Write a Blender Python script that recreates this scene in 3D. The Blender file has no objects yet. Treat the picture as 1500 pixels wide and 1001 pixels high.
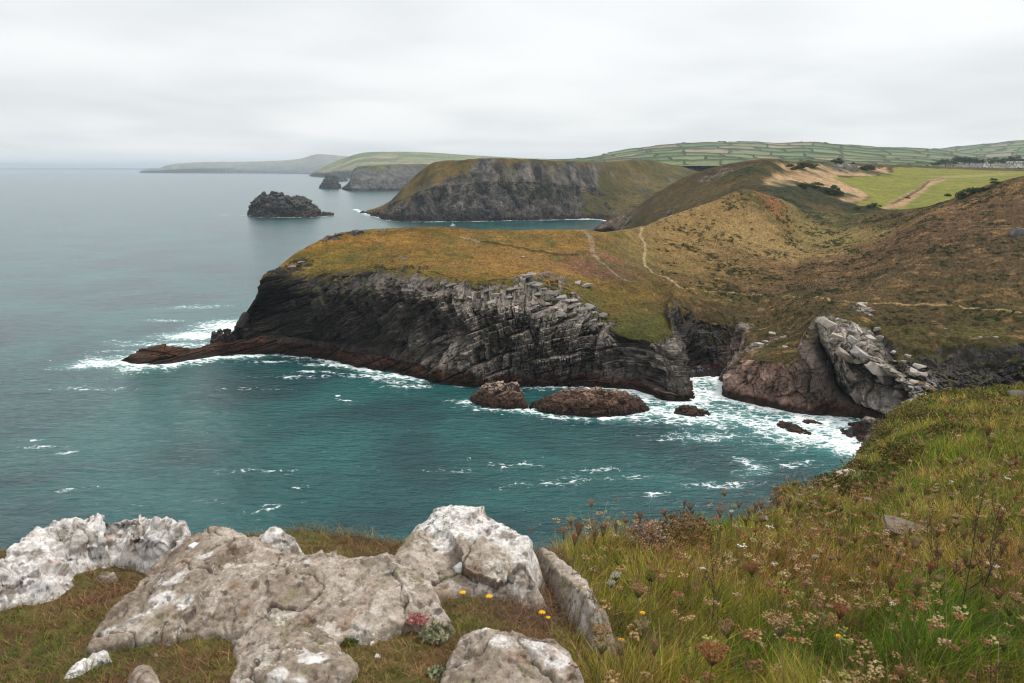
# knobs
QU, QV, QF, QS = 1.35, 1.0, 1.4, 1.0        # mesh density
EXPOSURE = 0.80
SKY_ZENITH = 0.55
HAZE = 5.0e-5
HAZE_COL = (0.72, 0.85, 0.95, 1.0)
DENOISE = True
SEA_SPEC = 0.62
WAVE1, WAVE2 = 1.35, 0.26
SEA_ROCKS = []
GRASS = 1.0
import bpy, math, random
import numpy as np
from mathutils import Vector

rng = np.random.default_rng(7)
random.seed(7)
for blk in (bpy.data.objects, bpy.data.meshes, bpy.data.materials):
    for it in list(blk):
        blk.remove(it)
SC = bpy.context.scene
COL = SC.collection
F = 28.0 / 36.0 * 1500.0          # focal length in photo pixels
PITCH = math.atan(253.5 / F)
SP, CP = math.sin(PITCH), math.cos(PITCH)
EYE = 70.0

# ------------------------------------------------------------------ geometry helpers
def ray(px, py):
    dx = (np.asarray(px, float) - 750.0) / F
    dy = (500.5 - np.asarray(py, float)) / F
    return dx, CP + SP * dy, -SP + CP * dy

def at_y(px, py, Y):
    x, y, z = ray(px, py)
    t = Y / y
    return np.array([x * t, Y, EYE + z * t])

def at_z(px, py, z0):
    x, y, z = ray(px, py)
    t = (z0 - EYE) / z
    return np.array([x * t, y * t, z0])

def proj(P):
    x, y, z = P[..., 0], P[..., 1], P[..., 2] - EYE
    d = np.maximum(y * CP - z * SP, 1e-3)
    u = y * SP + z * CP
    return 750.0 + F * x / d, 500.5 - F * u / d, d

_pr = np.random.default_rng(11)
PERM = _pr.permutation(256).astype(np.int32)
PERM = np.concatenate([PERM, PERM, PERM])
GR = _pr.normal(size=(256, 3)).astype(np.float32)
GR /= np.linalg.norm(GR, axis=1)[:, None]

def perlin(P, seed=0):
    P = np.asarray(P, np.float32)
    sh = P.shape[:-1]
    P = P.reshape(-1, 3) + np.float32(seed * 17.317)
    I = np.floor(P).astype(np.int32)
    f = P - I
    I &= 255
    u = f * f * f * (f * (f * 6 - 15) + 10)
    out = 0
    for a in (0, 1):
        A = PERM[I[:, 0] + a]
        wx = u[:, 0] if a else 1 - u[:, 0]
        for b in (0, 1):
            B = PERM[A + I[:, 1] + b]
            wy = wx * (u[:, 1] if b else 1 - u[:, 1])
            for c in (0, 1):
                g = GR[PERM[B + I[:, 2] + c]]
                d = g[:, 0] * (f[:, 0] - a) + g[:, 1] * (f[:, 1] - b) + g[:, 2] * (f[:, 2] - c)
                out = out + d * wy * (u[:, 2] if c else 1 - u[:, 2])
    return (out * 1.6).reshape(sh)

def fbm(P, scale, octv=4, seed=0, gain=0.5, aniso=(1, 1, 1)):
    Q = np.asarray(P, np.float32) * (np.array(aniso, np.float32) / np.float32(scale))
    a, tot, nrm = 1.0, 0, 0
    for k in range(octv):
        tot = tot + a * perlin(Q * (2.03 ** k), seed + k)
        nrm += a
        a *= gain
    return tot / nrm

def hsh(*ids):
    h = np.zeros(np.broadcast(*ids).shape, np.uint32)
    for k, i in enumerate(ids):
        h = (h ^ (np.asarray(i).astype(np.int64).astype(np.uint32) * np.uint32(0x9E3779B1 + 2 * k))) * np.uint32(0x85EBCA6B)
        h ^= h >> np.uint32(13)
    h *= np.uint32(0xC2B2AE35)
    h ^= h >> np.uint32(16)
    return (h & np.uint32(0xFFFFFF)).astype(np.float32) / np.float32(0xFFFFFF)

def sstep(a, b, x):
    t = np.clip((x - a) / (b - a), 0, 1)
    return t * t * (3 - 2 * t)

def mix(a, b, t):
    t = np.asarray(t)[..., None]
    return a * (1 - t) + np.asarray(b, np.float32) * t

def pchip(V, counts):
    """smooth, overshoot-free interpolation of V (n, ...) along axis 0; counts samples per interval"""
    V = np.asarray(V, float)
    D = np.diff(V, axis=0)
    T = np.zeros_like(V)
    a, b = D[:-1], D[1:]
    same = (a * b) > 0
    T[1:-1] = np.where(same, 2 * a * b / np.where(same, a + b, 1), 0)
    T[0], T[-1] = D[0], D[-1]
    out, par = [], []
    for i, c in enumerate(counts):
        last = i == len(counts) - 1
        t = np.linspace(0, 1, c + 1)[: c + 1 if last else c]
        tt = t.reshape((-1,) + (1,) * (V.ndim - 1))
        h00 = 2 * tt**3 - 3 * tt**2 + 1
        h10 = tt**3 - 2 * tt**2 + tt
        h01 = -2 * tt**3 + 3 * tt**2
        h11 = tt**3 - tt**2
        out.append(h00 * V[i] + h10 * T[i] + h01 * V[i + 1] + h11 * T[i + 1])
        par.append(i + t)
    return np.concatenate(out), np.concatenate(par)

def loft(ctrl, ucounts, vcounts):
    A, up = pchip(ctrl, ucounts)
    B, vp = pchip(np.swapaxes(A, 0, 1), vcounts)
    G = np.swapaxes(B, 0, 1)
    U, V = np.meshgrid(up, vp, indexing="ij")
    return G.astype(np.float32), U.astype(np.float32), V.astype(np.float32)

def normals(G):
    du = np.gradient(G, axis=0)
    dv = np.gradient(G, axis=1)
    n = np.cross(du, dv)
    n /= np.linalg.norm(n, axis=-1, keepdims=True) + 1e-9
    return n

def smooth_grid(A, k=2):
    for _ in range(k):
        B = np.pad(A, ((1, 1), (1, 1)) + ((0, 0),) * (A.ndim - 2), mode="edge")
        A = (B[:-2, 1:-1] + B[2:, 1:-1] + B[1:-1, :-2] + B[1:-1, 2:] + 2 * A) / 6
    return A

# ------------------------------------------------------------------ mesh / object helpers
def raw_mesh(name, verts, faces_flat, nper, mat=None, attrs=None, smooth=False):
    """verts (n,3), faces_flat flat index array, nper = loops per face (int or array)"""
    me = bpy.data.meshes.new(name)
    verts = np.ascontiguousarray(verts, np.float32)
    faces_flat = np.ascontiguousarray(faces_flat, np.int32).ravel()
    if np.isscalar(nper):
        nf = len(faces_flat) // nper
        tot = np.full(nf, nper, np.int32)
    else:
        tot = np.asarray(nper, np.int32)
        nf = len(tot)
    start = np.concatenate([[0], np.cumsum(tot)[:-1]]).astype(np.int32) if nf else np.zeros(0, np.int32)
    me.vertices.add(len(verts))
    me.vertices.foreach_set("co", verts.ravel())
    me.loops.add(len(faces_flat))
    me.loops.foreach_set("vertex_index", faces_flat)
    me.polygons.add(nf)
    me.polygons.foreach_set("loop_start", start)
    me.polygons.foreach_set("loop_total", tot)
    me.polygons.foreach_set("use_smooth", np.full(nf, bool(smooth)))
    me.update(calc_edges=True)
    for k, v in (attrs or {}).items():
        v = np.asarray(v, np.float32)
        if v.ndim == 2:
            at = me.attributes.new(k, "FLOAT_COLOR", "POINT")
            c = np.ones((len(verts), 4), np.float32)
            c[:, :3] = v[:, :3]
            at.data.foreach_set("color", c.ravel())
        else:
            at = me.attributes.new(k, "FLOAT", "POINT")
            at.data.foreach_set("value", v.ravel())
    if mat:
        me.materials.append(mat)
    return me

def grid_faces(nu, nv):
    i = np.arange(nu * nv).reshape(nu, nv)
    return np.stack([i[:-1, :-1], i[1:, :-1], i[1:, 1:], i[:-1, 1:]], -1).reshape(-1, 4)

def link(name, me, parent=None, **props):
    o = bpy.data.objects.new(name, me)
    COL.objects.link(o)
    if parent:
        o.parent = parent
    if "category" in props:
        props.setdefault("kind", "thing")
    for k, v in props.items():
        o[k] = v
    return o

def empty(name, loc=(0, 0, 0), rz=0.0, **props):
    o = bpy.data.objects.new(name, None)
    COL.objects.link(o)
    o.location = loc
    o.rotation_euler = (0, 0, rz)
    o.empty_display_size = 0.1
    props.setdefault("kind", "thing")
    for k, v in props.items():
        o[k] = v
    return o

def grid_obj(name, G, mat, col=None, attrs=None, smooth=False, parent=None, **props):
    nu, nv = G.shape[:2]
    at = dict((k, np.asarray(v).reshape(-1)) for k, v in (attrs or {}).items())
    if col is not None:
        at["Col"] = col.reshape(-1, 3)
    me = raw_mesh(name, G.reshape(-1, 3), grid_faces(nu, nv), 4, mat, at, smooth)
    return link(name, me, parent, **props)

# ------------------------------------------------------------------ materials
class NT:
    def __init__(s, name):
        s.m = bpy.data.materials.new(name)
        s.m.use_nodes = True
        s.t = s.m.node_tree
        s.b = s.t.nodes["Principled BSDF"]
    def n(s, typ, **kw):
        nd = s.t.nodes.new(typ)
        for k, v in kw.items():
            if k in nd.inputs.keys():
                s.put(nd.inputs[k], v)
            else:
                setattr(nd, k, v)
        return nd
    def put(s, sock, v):
        if isinstance(v, bpy.types.NodeSocket):
            s.t.links.new(v, sock)
        else:
            sock.default_value = v
    def obj(s):
        return s.n("ShaderNodeTexCoord").outputs["Object"]
    def noise(s, scale, detail=4, rough=0.55, vec=None, dist=0.0):
        nd = s.n("ShaderNodeTexNoise", Scale=scale, Detail=detail, Roughness=rough, Distortion=dist)
        s.put(nd.inputs["Vector"], vec if vec is not None else s.obj())
        return nd.outputs["Fac"]
    def mapped(s, scale, rot=(0, 0, 0), vec=None):
        nd = s.n("ShaderNodeMapping")
        nd.inputs["Scale"].default_value = scale
        nd.inputs["Rotation"].default_value = rot
        s.put(nd.inputs["Vector"], vec if vec is not None else s.obj())
        return nd.outputs["Vector"]
    def math(s, op, a, b=0.0, c=0.0, clamp=False):
        nd = s.n("ShaderNodeMath", operation=op, use_clamp=clamp)
        s.put(nd.inputs[0], a)
        s.put(nd.inputs[1], b)
        s.put(nd.inputs[2], c)
        return nd.outputs[0]
    def ramp(s, fac, a, b, va=0.0, vb=1.0):
        nd = s.n("ShaderNodeMapRange", interpolation_type="SMOOTHSTEP")
        s.put(nd.inputs["Value"], fac)
        s.put(nd.inputs["From Min"], a)
        s.put(nd.inputs["From Max"], b)
        s.put(nd.inputs["To Min"], va)
        s.put(nd.inputs["To Max"], vb)
        return nd.outputs["Result"]
    def mix(s, fac, a, b, mode="MIX"):
        nd = s.n("ShaderNodeMix", data_type="RGBA", blend_type=mode)
        s.put(nd.inputs[0], fac)
        s.put(nd.inputs[6], a if isinstance(a, bpy.types.NodeSocket) else tuple(a) + (1,) * (4 - len(a)))
        s.put(nd.inputs[7], b if isinstance(b, bpy.types.NodeSocket) else tuple(b) + (1,) * (4 - len(b)))
        return nd.outputs[2]
    def attr(s, name, out="Color"):
        return s.n("ShaderNodeAttribute", attribute_name=name).outputs[out]
    def scale_col(s, col, fac):
        nd = s.n("ShaderNodeVectorMath", operation="SCALE")
        s.put(nd.inputs[0], col)
        s.put(nd.inputs["Scale"], fac)
        return nd.outputs[0]
    def bump(s, h, strength=0.5, dist=0.1, normal=None):
        nd = s.n("ShaderNodeBump")
        nd.inputs["Strength"].default_value = strength
        nd.inputs["Distance"].default_value = dist
        s.put(nd.inputs["Height"], h)
        if normal is not None:
            s.put(nd.inputs["Normal"], normal)
        return nd.outputs["Normal"]
    def fin(s, color=None, rough=0.9, spec=0.2, normal=None):
        if color is not None:
            s.put(s.b.inputs["Base Color"], color if isinstance(color, bpy.types.NodeSocket) else tuple(color) + (1,))
        s.put(s.b.inputs["Roughness"], rough)
        s.b.inputs["Specular IOR Level"].default_value = spec
        if normal is not None:
            s.put(s.b.inputs["Normal"], normal)
        return s.m

def land_mat(name, fine, amp=0.5, bump_d=0.3, bump_s=0.6):
    k = NT(name)
    n1 = k.noise(fine, 5, 0.65)
    n2 = k.noise(fine * 0.23, 4, 0.6)
    f = k.math("MULTIPLY", k.ramp(n1, 0.25, 0.75, 1 - amp, 1 + amp), k.ramp(n2, 0.25, 0.75, 1 - amp * 0.5, 1 + amp * 0.5))
    return k.fin(k.scale_col(k.attr("Col"), f), 0.95, 0.1, k.bump(n1, bump_s, bump_d))

def plain_mat(name, col, rough=0.8, var=0.25, scale=8.0, spec=0.2):
    k = NT(name)
    n1 = k.noise(scale, 4, 0.6)
    return k.fin(k.scale_col(k.mix(0.0, col, col), k.ramp(n1, 0.25, 0.75, 1 - var, 1 + var)), rough, spec)

def col_mat(name, rough=0.85, var=0.15, scale=30.0, spec=0.15, trans=0.0):
    """material that takes the colour attribute of each leaf, blade or petal"""
    k = NT(name)
    n1 = k.noise(scale, 2, 0.6)
    m = k.fin(k.scale_col(k.attr("Col"), k.ramp(n1, 0.25, 0.75, 1 - var, 1 + var)), rough, spec)
    if trans:
        tr = k.n("ShaderNodeBsdfTranslucent")
        k.put(tr.inputs["Color"], k.attr("Col"))
        mx = k.n("ShaderNodeMixShader")
        mx.inputs[0].default_value = trans
        k.t.links.new(k.b.outputs[0], mx.inputs[1])
        k.t.links.new(tr.outputs[0], mx.inputs[2])
        k.t.links.new(mx.outputs[0], k.t.nodes["Material Output"].inputs["Surface"])
    return m
# ------------------------------------------------------------------ camera, light, sky, air
cam = bpy.data.cameras.new("camera")
cam.lens = 28.0
cam.sensor_width = 36.0
cam.clip_start = 0.05
cam.clip_end = 200000.0
cam.dof.use_dof = True
cam.dof.focus_distance = 40.0
cam.dof.aperture_fstop = 7.0
co = bpy.data.objects.new("camera", cam)
COL.objects.link(co)
co.location = (0, 0, EYE)
co.rotation_euler = (math.pi / 2 - PITCH, 0, 0)
SC.camera = co

SUN_EL, SUN_AZ = math.radians(56), math.radians(72)      # azimuth clockwise from +Y
sun = bpy.data.lights.new("sun", "SUN")
sun.energy = 1.5
sun.angle = math.radians(10)
sun.color = (1.0, 0.95, 0.88)
so = bpy.data.objects.new("sun", sun)
COL.objects.link(so)
sd = Vector((math.sin(SUN_AZ) * math.cos(SUN_EL), math.cos(SUN_AZ) * math.cos(SUN_EL), math.sin(SUN_EL)))
so.rotation_euler = sd.to_track_quat("Z", "Y").to_euler()
so.location = (0, 0, 400)

w = bpy.data.worlds.new("World")
SC.world = w
w.use_nodes = True
wt = w.node_tree
bg = wt.nodes["Background"]
def wn(typ, **kw):
    nd = wt.nodes.new(typ)
    for k, v in kw.items():
        if k in nd.inputs.keys():
            if isinstance(v, bpy.types.NodeSocket):
                wt.links.new(v, nd.inputs[k])
            else:
                nd.inputs[k].default_value = v
        else:
            setattr(nd, k, v)
    return nd
def wm(op, a, b=0.0, clamp=False):
    nd = wn("ShaderNodeMath", operation=op, use_clamp=clamp)
    for i, v in enumerate((a, b)):
        if isinstance(v, bpy.types.NodeSocket):
            wt.links.new(v, nd.inputs[i])
        else:
            nd.inputs[i].default_value = v
    return nd.outputs[0]
def wr(v, a, b, c, d):
    nd = wn("ShaderNodeMapRange", interpolation_type="SMOOTHSTEP")
    wt.links.new(v, nd.inputs["Value"])
    for k, x in zip(("From Min", "From Max", "To Min", "To Max"), (a, b, c, d)):
        nd.inputs[k].default_value = x
    return nd.outputs["Result"]
sky = wn("ShaderNodeTexSky", sky_type="NISHITA", sun_disc=False)
sky.sun_elevation = SUN_EL
sky.sun_rotation = SUN_AZ
gen = wn("ShaderNodeTexCoord").outputs["Generated"]
sep = wn("ShaderNodeSeparateXYZ", Vector=gen)
zz = wm("MAXIMUM", sep.outputs["Z"], 0.0)
den = wm("ADD", zz, 0.10)
cmb = wn("ShaderNodeCombineXYZ", X=wm("DIVIDE", sep.outputs["X"], den), Y=wm("DIVIDE", sep.outputs["Y"], den), Z=0.0)
nA = wn("ShaderNodeTexNoise", Vector=cmb.outputs[0], Scale=0.30, Detail=3.0, Roughness=0.45, Distortion=0.4).outputs["Fac"]
nB = wn("ShaderNodeTexNoise", Vector=cmb.outputs[0], Scale=0.85, Detail=3.0, Roughness=0.5, Distortion=0.3).outputs["Fac"]
cl = wm("ADD", wm("MULTIPLY", nA, 0.7), wm("MULTIPLY", nB, 0.3))
tone = wr(cl, 0.34, 0.60, 0.81, 1.04)
# thinner cloud, so brighter, towards the sun's side; denser out over the sea; overhead the brightest
sunw = wm("ADD", wm("MULTIPLY", sep.outputs["X"], 0.03), 1.0)
zen = wm("ADD", 1.0, wm("MULTIPLY", wr(zz, 0.18, 0.9, 0.0, 1.0), SKY_ZENITH))
lum = wm("MULTIPLY", wm("MULTIPLY", tone, sunw), wm("MULTIPLY", zen, 5.75))
cc = wn("ShaderNodeMix", data_type="RGBA", blend_type="MIX")
wt.links.new(wr(cl, 0.36, 0.62, 0.0, 1.0), cc.inputs[0])
cc.inputs[6].default_value = (0.965, 0.985, 1.0, 1)
cc.inputs[7].default_value = (1.0, 0.998, 0.99, 1)
vs = wn("ShaderNodeVectorMath", operation="SCALE")
wt.links.new(cc.outputs[2], vs.inputs[0])
wt.links.new(lum, vs.inputs["Scale"])
mx = wn("ShaderNodeMix", data_type="RGBA", blend_type="MIX")
mx.inputs[0].default_value = 0.93                        # cloud cover
wt.links.new(sky.outputs[0], mx.inputs[6])
wt.links.new(vs.outputs[0], mx.inputs[7])
wt.links.new(mx.outputs[2], bg.inputs["Color"])
bg.inputs["Strength"].default_value = 0.1

SC.view_settings.view_transform = "Standard"
SC.view_settings.look = "None"
SC.view_settings.exposure = EXPOSURE
SC.view_settings.gamma = 1.0
SC.render.engine = "CYCLES"
SC.cycles.use_denoising = DENOISE
SC.cycles.denoiser = 'OPENIMAGEDENOISE'
SC.cycles.denoising_prefilter = 'ACCURATE'
SC.cycles.max_bounces = 5
SC.cycles.diffuse_bounces = 2
SC.cycles.glossy_bounces = 2
SC.cycles.transmission_bounces = 2
SC.cycles.volume_bounces = 0
SC.cycles.sample_clamp_indirect = 3.0
SC.cycles.sample_clamp_direct = 4.0
SC.cycles.use_adaptive_sampling = True
SC.cycles.adaptive_threshold = 0.008
SC.cycles.pixel_filter_type = 'BLACKMAN_HARRIS'
SC.cycles.filter_width = 1.15

if HAZE > 0:
    hm = bpy.data.materials.new("haze_air")
    hm.use_nodes = True
    ht = hm.node_tree
    ht.nodes.remove(ht.nodes["Principled BSDF"])
    pv = ht.nodes.new("ShaderNodeVolumePrincipled")
    pv.inputs["Color"].default_value = HAZE_COL
    pv.inputs["Density"].default_value = HAZE
    pv.inputs["Anisotropy"].default_value = 0.0
    ht.links.new(pv.outputs[0], ht.nodes["Material Output"].inputs["Volume"])
    a, b, z0, z1 = 70000.0, 70000.0, -14.0, 330.0
    vv = [(-a, -3000, z0), (a, -3000, z0), (a, b, z0), (-a, b, z0), (-a, -3000, z1), (a, -3000, z1), (a, b, z1), (-a, b, z1)]
    ff = [(0, 3, 2, 1), (4, 5, 6, 7), (0, 1, 5, 4), (1, 2, 6, 5), (2, 3, 7, 6), (3, 0, 4, 7)]
    me = bpy.data.meshes.new("haze")
    me.from_pydata(vv, [], ff)
    me.materials.append(hm)
    link("haze", me, kind="stuff", label="pale sea haze softening the far coast")
# ------------------------------------------------------------------ land: headland and hillside (one continuous shore, two objects)
def col_points(spec):
    """spec: list of (px, py, v) ; v 'z..' height, '+..' metres behind the waterline, number = distance along Y"""
    yw, out = None, []
    for px, py, v in spec:
        if isinstance(v, str) and v[0] == "z":
            p = at_z(px, py, float(v[1:]))
        elif isinstance(v, str):
            p = at_y(px, py, yw + float(v))
        else:
            p = at_y(px, py, v)
        if yw is None:
            yw = p[1]
        out.append(p)
    return out

def fill_path(pts, n):
    """resample a polyline of points to n points"""
    pts = np.array(pts)
    s = np.linspace(0, len(pts) - 1, n)
    i = np.minimum(s.astype(int), len(pts) - 2)
    f = (s - i)[:, None]
    return list(pts[i] * (1 - f) + pts[i + 1] * f)

def column(water, cliff, top, back=(10, -22, 26, -52)):
    """water (px,py); cliff rows r2..r6; top rows r7..r12 (resampled to 6)"""
    P = col_points([(water[0], water[1], "z0")] + list(cliff) + list(top))
    nc = 1 + len(cliff)
    c, t = P[:nc], P[nc:]
    if len(t) != 6:
        t = fill_path([c[-1]] + t, 7)[1:]
    under = c[0] + np.array([0, -7, -9.0])
    e = t[-1]
    b1 = e + np.array([0, back[0], back[1]])
    b2 = e + np.array([0, back[2], back[3]])
    return [under] + c + t + [b1, b2]

def tail(wpx, wpy, rpx, rpy, rz, back_y=5):
    """low skerry cross-section: front waterline, crest, back waterline"""
    w0 = at_z(wpx, wpy, 0.0)
    r = at_z(rpx, rpy, rz)
    b = np.array([r[0], r[1] + back_y, -1.0])
    front = fill_path([w0, w0 * 0.6 + r * 0.4 + np.array([0, 0, rz * 0.2]), r], 7)
    return [w0 + np.array([0, -7, -9])] + front[:6] + fill_path([front[5] * 0.3 + r * 0.7, r], 6) + [b, b + np.array([0, 8, -8])]

H = []
t0 = np.array(tail(175, 531, 178, 526, 0.8))
H.append(list(t0 + np.array([-9, 0, -9.0])))
H.append(tail(178, 531, 183, 524, 1.2))
H.append(tail(205, 537, 212, 513, 3.4))
H.append(tail(240, 535, 245, 508, 4.4))
H.append(tail(285, 527, 287, 509, 3.2))
H.append(tail(318, 523, 318, 499, 4.5, 7))
H.append(tail(345, 521, 342, 484, 9.5, 9))
H.append(column((372, 520), [(372, 504, "+1"), (371, 494, "+6"), (368, 478, "+10"), (376, 452, "+14"), (380, 430, "+16")], [(382, 426, "+18"), (386, 417, "+24")], (9, -16, 16, -40)))
H.append(column((405, 519), [(405, 501, "+1"), (405, 491, "+6"), (400, 465, "+9"), (390, 438, "+10"), (380, 411, "+9")], [(384, 406, "+12"), (402, 398, "+24")], (9, -16, 18, -44)))
H.append(column((430, 521), [(430, 502, "+1"), (430, 494, "+6"), (425, 462, "+8"), (418, 435, "+9"), (412, 404, "+12")], [(416, 395, "+18"), (424, 378, "+34")], (9, -16, 18, -46)))
H.append(column((465, 525), [(466, 506, "+1"), (466, 498, "+6"), (460, 462, "+7"), (453, 431, "+11"), (448, 402, "+20")], [(450, 390, "+27"), (458, 358, "+46")], (9, -16, 18, -50)))
H.append(column((505, 534), [(507, 515, "+1"), (508, 504, "+6"), (503, 466, "+8"), (498, 432, "+13"), (492, 402, "+25")], [(494, 388, "+34"), (500, 341, 352)], (10, -16, 20, -52)))
H.append(column((555, 547), [(557, 527, "+1"), (558, 515, "+6"), (555, 475, "+11"), (550, 433, "+17"), (560, 399, "+32")], [(562, 384, "+44"), (570, 335, 362)]))
H.append(column((620, 556), [(620, 536, "+1"), (620, 523, "+5"), (618, 482, "+13"), (615, 442, "+15"), (628, 408, "+31")], [(630, 390, "+45"), (640, 332, 365)]))
H.append(column((690, 565), [(690, 546, "+1"), (690, 530, "+4"), (690, 492, "+9"), (685, 456, "+14"), (690, 425, "+29")], [(695, 402, "+38"), (710, 336, 365)]))
H.append(column((770, 567), [(770, 549, "+1"), (770, 533, "+3"), (768, 502, "+6"), (765, 463, "+11"), (765, 420, "+27")], [(770, 398, "+46"), (785, 336, 362)]))
H.append(column((850, 567), [(850, 549, "+1"), (850, 536, "+3"), (850, 506, "+5"), (855, 480, "+10"), (860, 455, "+20")], [(855, 425, "+37"), (853, 336, 358)]))
H.append(column((920, 572), [(920, 557, "+1"), (918, 541, "+3"), (915, 515, "+5"), (905, 498, "+8"), (895, 487, "+12")], [(890, 450, "+33"), (880, 340, 352)]))
H.append(column((985, 588), [(982, 573, "+1"), (980, 556, "+3"), (975, 530, "+6"), (972, 511, "+8"), (970, 499, "+11")], [(952, 462, "+35"), (935, 420, "+62"), (918, 378, "+100"), (910, 337, 374)]))
H.append(column((1014, 585), [(1010, 574, "+2"), (1005, 560, "+5"), (998, 535, "+8"), (991, 513, "+11"), (986, 498, "+15")], [(978, 455, "+42"), (966, 425, "+66"), (958, 400, 325), (950, 375, 350), (947, 352, 374), (945, 330, 398)]))
NH = len(H) - 1                                  # the seam between the two objects
H.append(column((1003, 553), [(1000, 546, "+1"), (997, 528, "+2"), (992, 503, "+3"), (984, 475, "+6"), (979, 448, "+10")], [(988, 427, "+32"), (990, 408, "+55"), (990, 388, 345), (988, 362, 375), (986, 338, 405), (985, 315, 432)]))
H.append(column((1036, 552), [(1036, 545, "+3"), (1036, 527, "+9"), (1033, 500, "+13"), (1030, 470, "+17"), (1018, 447, "+24")], [(1028, 426, "+44"), (1030, 408, "+70"), (1030, 385, 352), (1032, 354, 390), (1036, 325, 425), (1040, 297, 456)]))
H.append(column((1068, 558), [(1070, 548, "+3"), (1074, 532, "+9"), (1078, 512, "+14"), (1078, 488, "+18"), (1072, 458, "+29")], [(1074, 436, "+47"), (1075, 418, "+68"), (1080, 386, 365), (1085, 350, 405), (1088, 312, 445), (1090, 278, 480)]))
H.append(column((1059, 580), [(1061, 566, "+1"), (1070, 551, "+2"), (1086, 526, "+5"), (1102, 512, "+9"), (1108, 505, "+13")], [(1114, 478, "+32"), (1118, 440, "+62"), (1128, 390, 372), (1133, 355, 415), (1138, 320, 460), (1140, 291, 500)], (20, -12, 60, -30)))
H.append(column((1125, 597), [(1126, 582, "+1"), (1128, 568, "+2"), (1132, 532, "+5"), (1138, 516, "+9"), (1140, 508, "+14")], [(1148, 478, "+34"), (1158, 437, "+63"), (1165, 395, 375), (1172, 362, 430), (1180, 335, 500), (1188, 308, 580)], (20, -12, 60, -30)))
H.append(column((1185, 610), [(1185, 594, "+1"), (1183, 580, "+2"), (1176, 545, "+6"), (1168, 522, "+10"), (1166, 511, "+16")], [(1176, 475, "+36"), (1190, 440, "+57"), (1195, 402, 342), (1205, 370, 420), (1220, 340, 510), (1240, 312, 575)], (20, -12, 60, -30)))
H.append(column((1226, 617), [(1224, 600, "+1"), (1220, 580, "+3"), (1211, 540, "+7"), (1200, 500, "+11"), (1194, 470, "+15")], [(1210, 455, "+32"), (1226, 438, "+53"), (1235, 405, 330), (1250, 370, 400), (1280, 335, 470), (1300, 312, 522)], (20, -12, 60, -30)))
H.append(column((1262, 632), [(1264, 612, "+2"), (1268, 590, "+7"), (1266, 562, "+10"), (1256, 518, "+17"), (1246, 472, "+30")], [(1250, 456, "+41"), (1255, 441, "+56"), (1270, 405, 315), (1290, 365, 380), (1325, 330, 440), (1345, 306, 496)], (20, -12, 60, -30)))
H.append(column((1300, 668), [(1305, 640, "+3"), (1312, 605, "+8"), (1318, 572, "+15"), (1308, 540, "+24"), (1300, 503, "+39")], [(1300, 470, "+56"), (1310, 443, "+71"), (1320, 400, 300), (1335, 355, 355), (1360, 315, 410), (1376, 299, 470)], (20, -12, 60, -30)))
H.append(column((1380, 700), [(1385, 670, "+4"), (1390, 640, "+10"), (1395, 600, "+18"), (1398, 560, "+29"), (1400, 512, "+46")], [(1400, 480, "+62"), (1400, 448, "+80"), (1400, 400, 290), (1405, 350, 340), (1415, 310, 395), (1420, 282, 450)], (20, -12, 60, -30)))
H.append(column((1480, 720), [(1485, 690, "+4"), (1490, 660, "+10"), (1495, 600, "+22"), (1500, 550, "+36"), (1505, 500, "+54")], [(1505, 478, "+64"), (1500, 457, "+76"), (1500, 400, 280), (1500, 350, 325), (1500, 300, 375), (1500, 258, 425)], (20, -12, 60, -30)))
H.append(column((1600, 740), [(1605, 700, "+4"), (1610, 660, "+12"), (1615, 600, "+25"), (1620, 550, "+38"), (1625, 500, "+54")], [(1625, 480, "+62"), (1620, 460, "+70"), (1620, 400, 270), (1620, 345, 312), (1620, 290, 360), (1620, 240, 410)], (20, -12, 60, -30)))
H.append(column((1780, 760), [(1785, 700, "+5"), (1790, 660, "+14"), (1795, 600, "+28"), (1800, 550, "+38"), (1800, 500, "+52")], [(1800, 480, "+58"), (1800, 460, "+64"), (1800, 400, 255), (1800, 340, 300), (1800, 280, 345), (1800, 225, 395)], (20, -12, 60, -30)))
H = np.array(H)
SHORE = [H[:, 1, :2].copy()]                      # waterline points, reused for the foam
SHORE.append(H[1:8, 13, :2].copy())

pxs = proj(H[:, 6])[0]
uc = [max(8, int(round(np.max(np.abs(np.diff(proj(H[i:i + 2, 1:13])[0], axis=0))) * QU))) for i in range(len(H) - 1)]
vc = [6, 34, 22, 50, 56, 56, 34, 30, 30, 30, 30, 30, 10, 6]
vc = [max(4, int(v * QV)) for v in vc]
G, U, V = loft(H, uc, vc)
# smooth the lofted creases a little, then rough it up as rock and turf
HS = [(4.4, 24.0, 3.8), (1.5, 9.0, 1.7), (0.55, 3.5, 0.6)]

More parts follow.
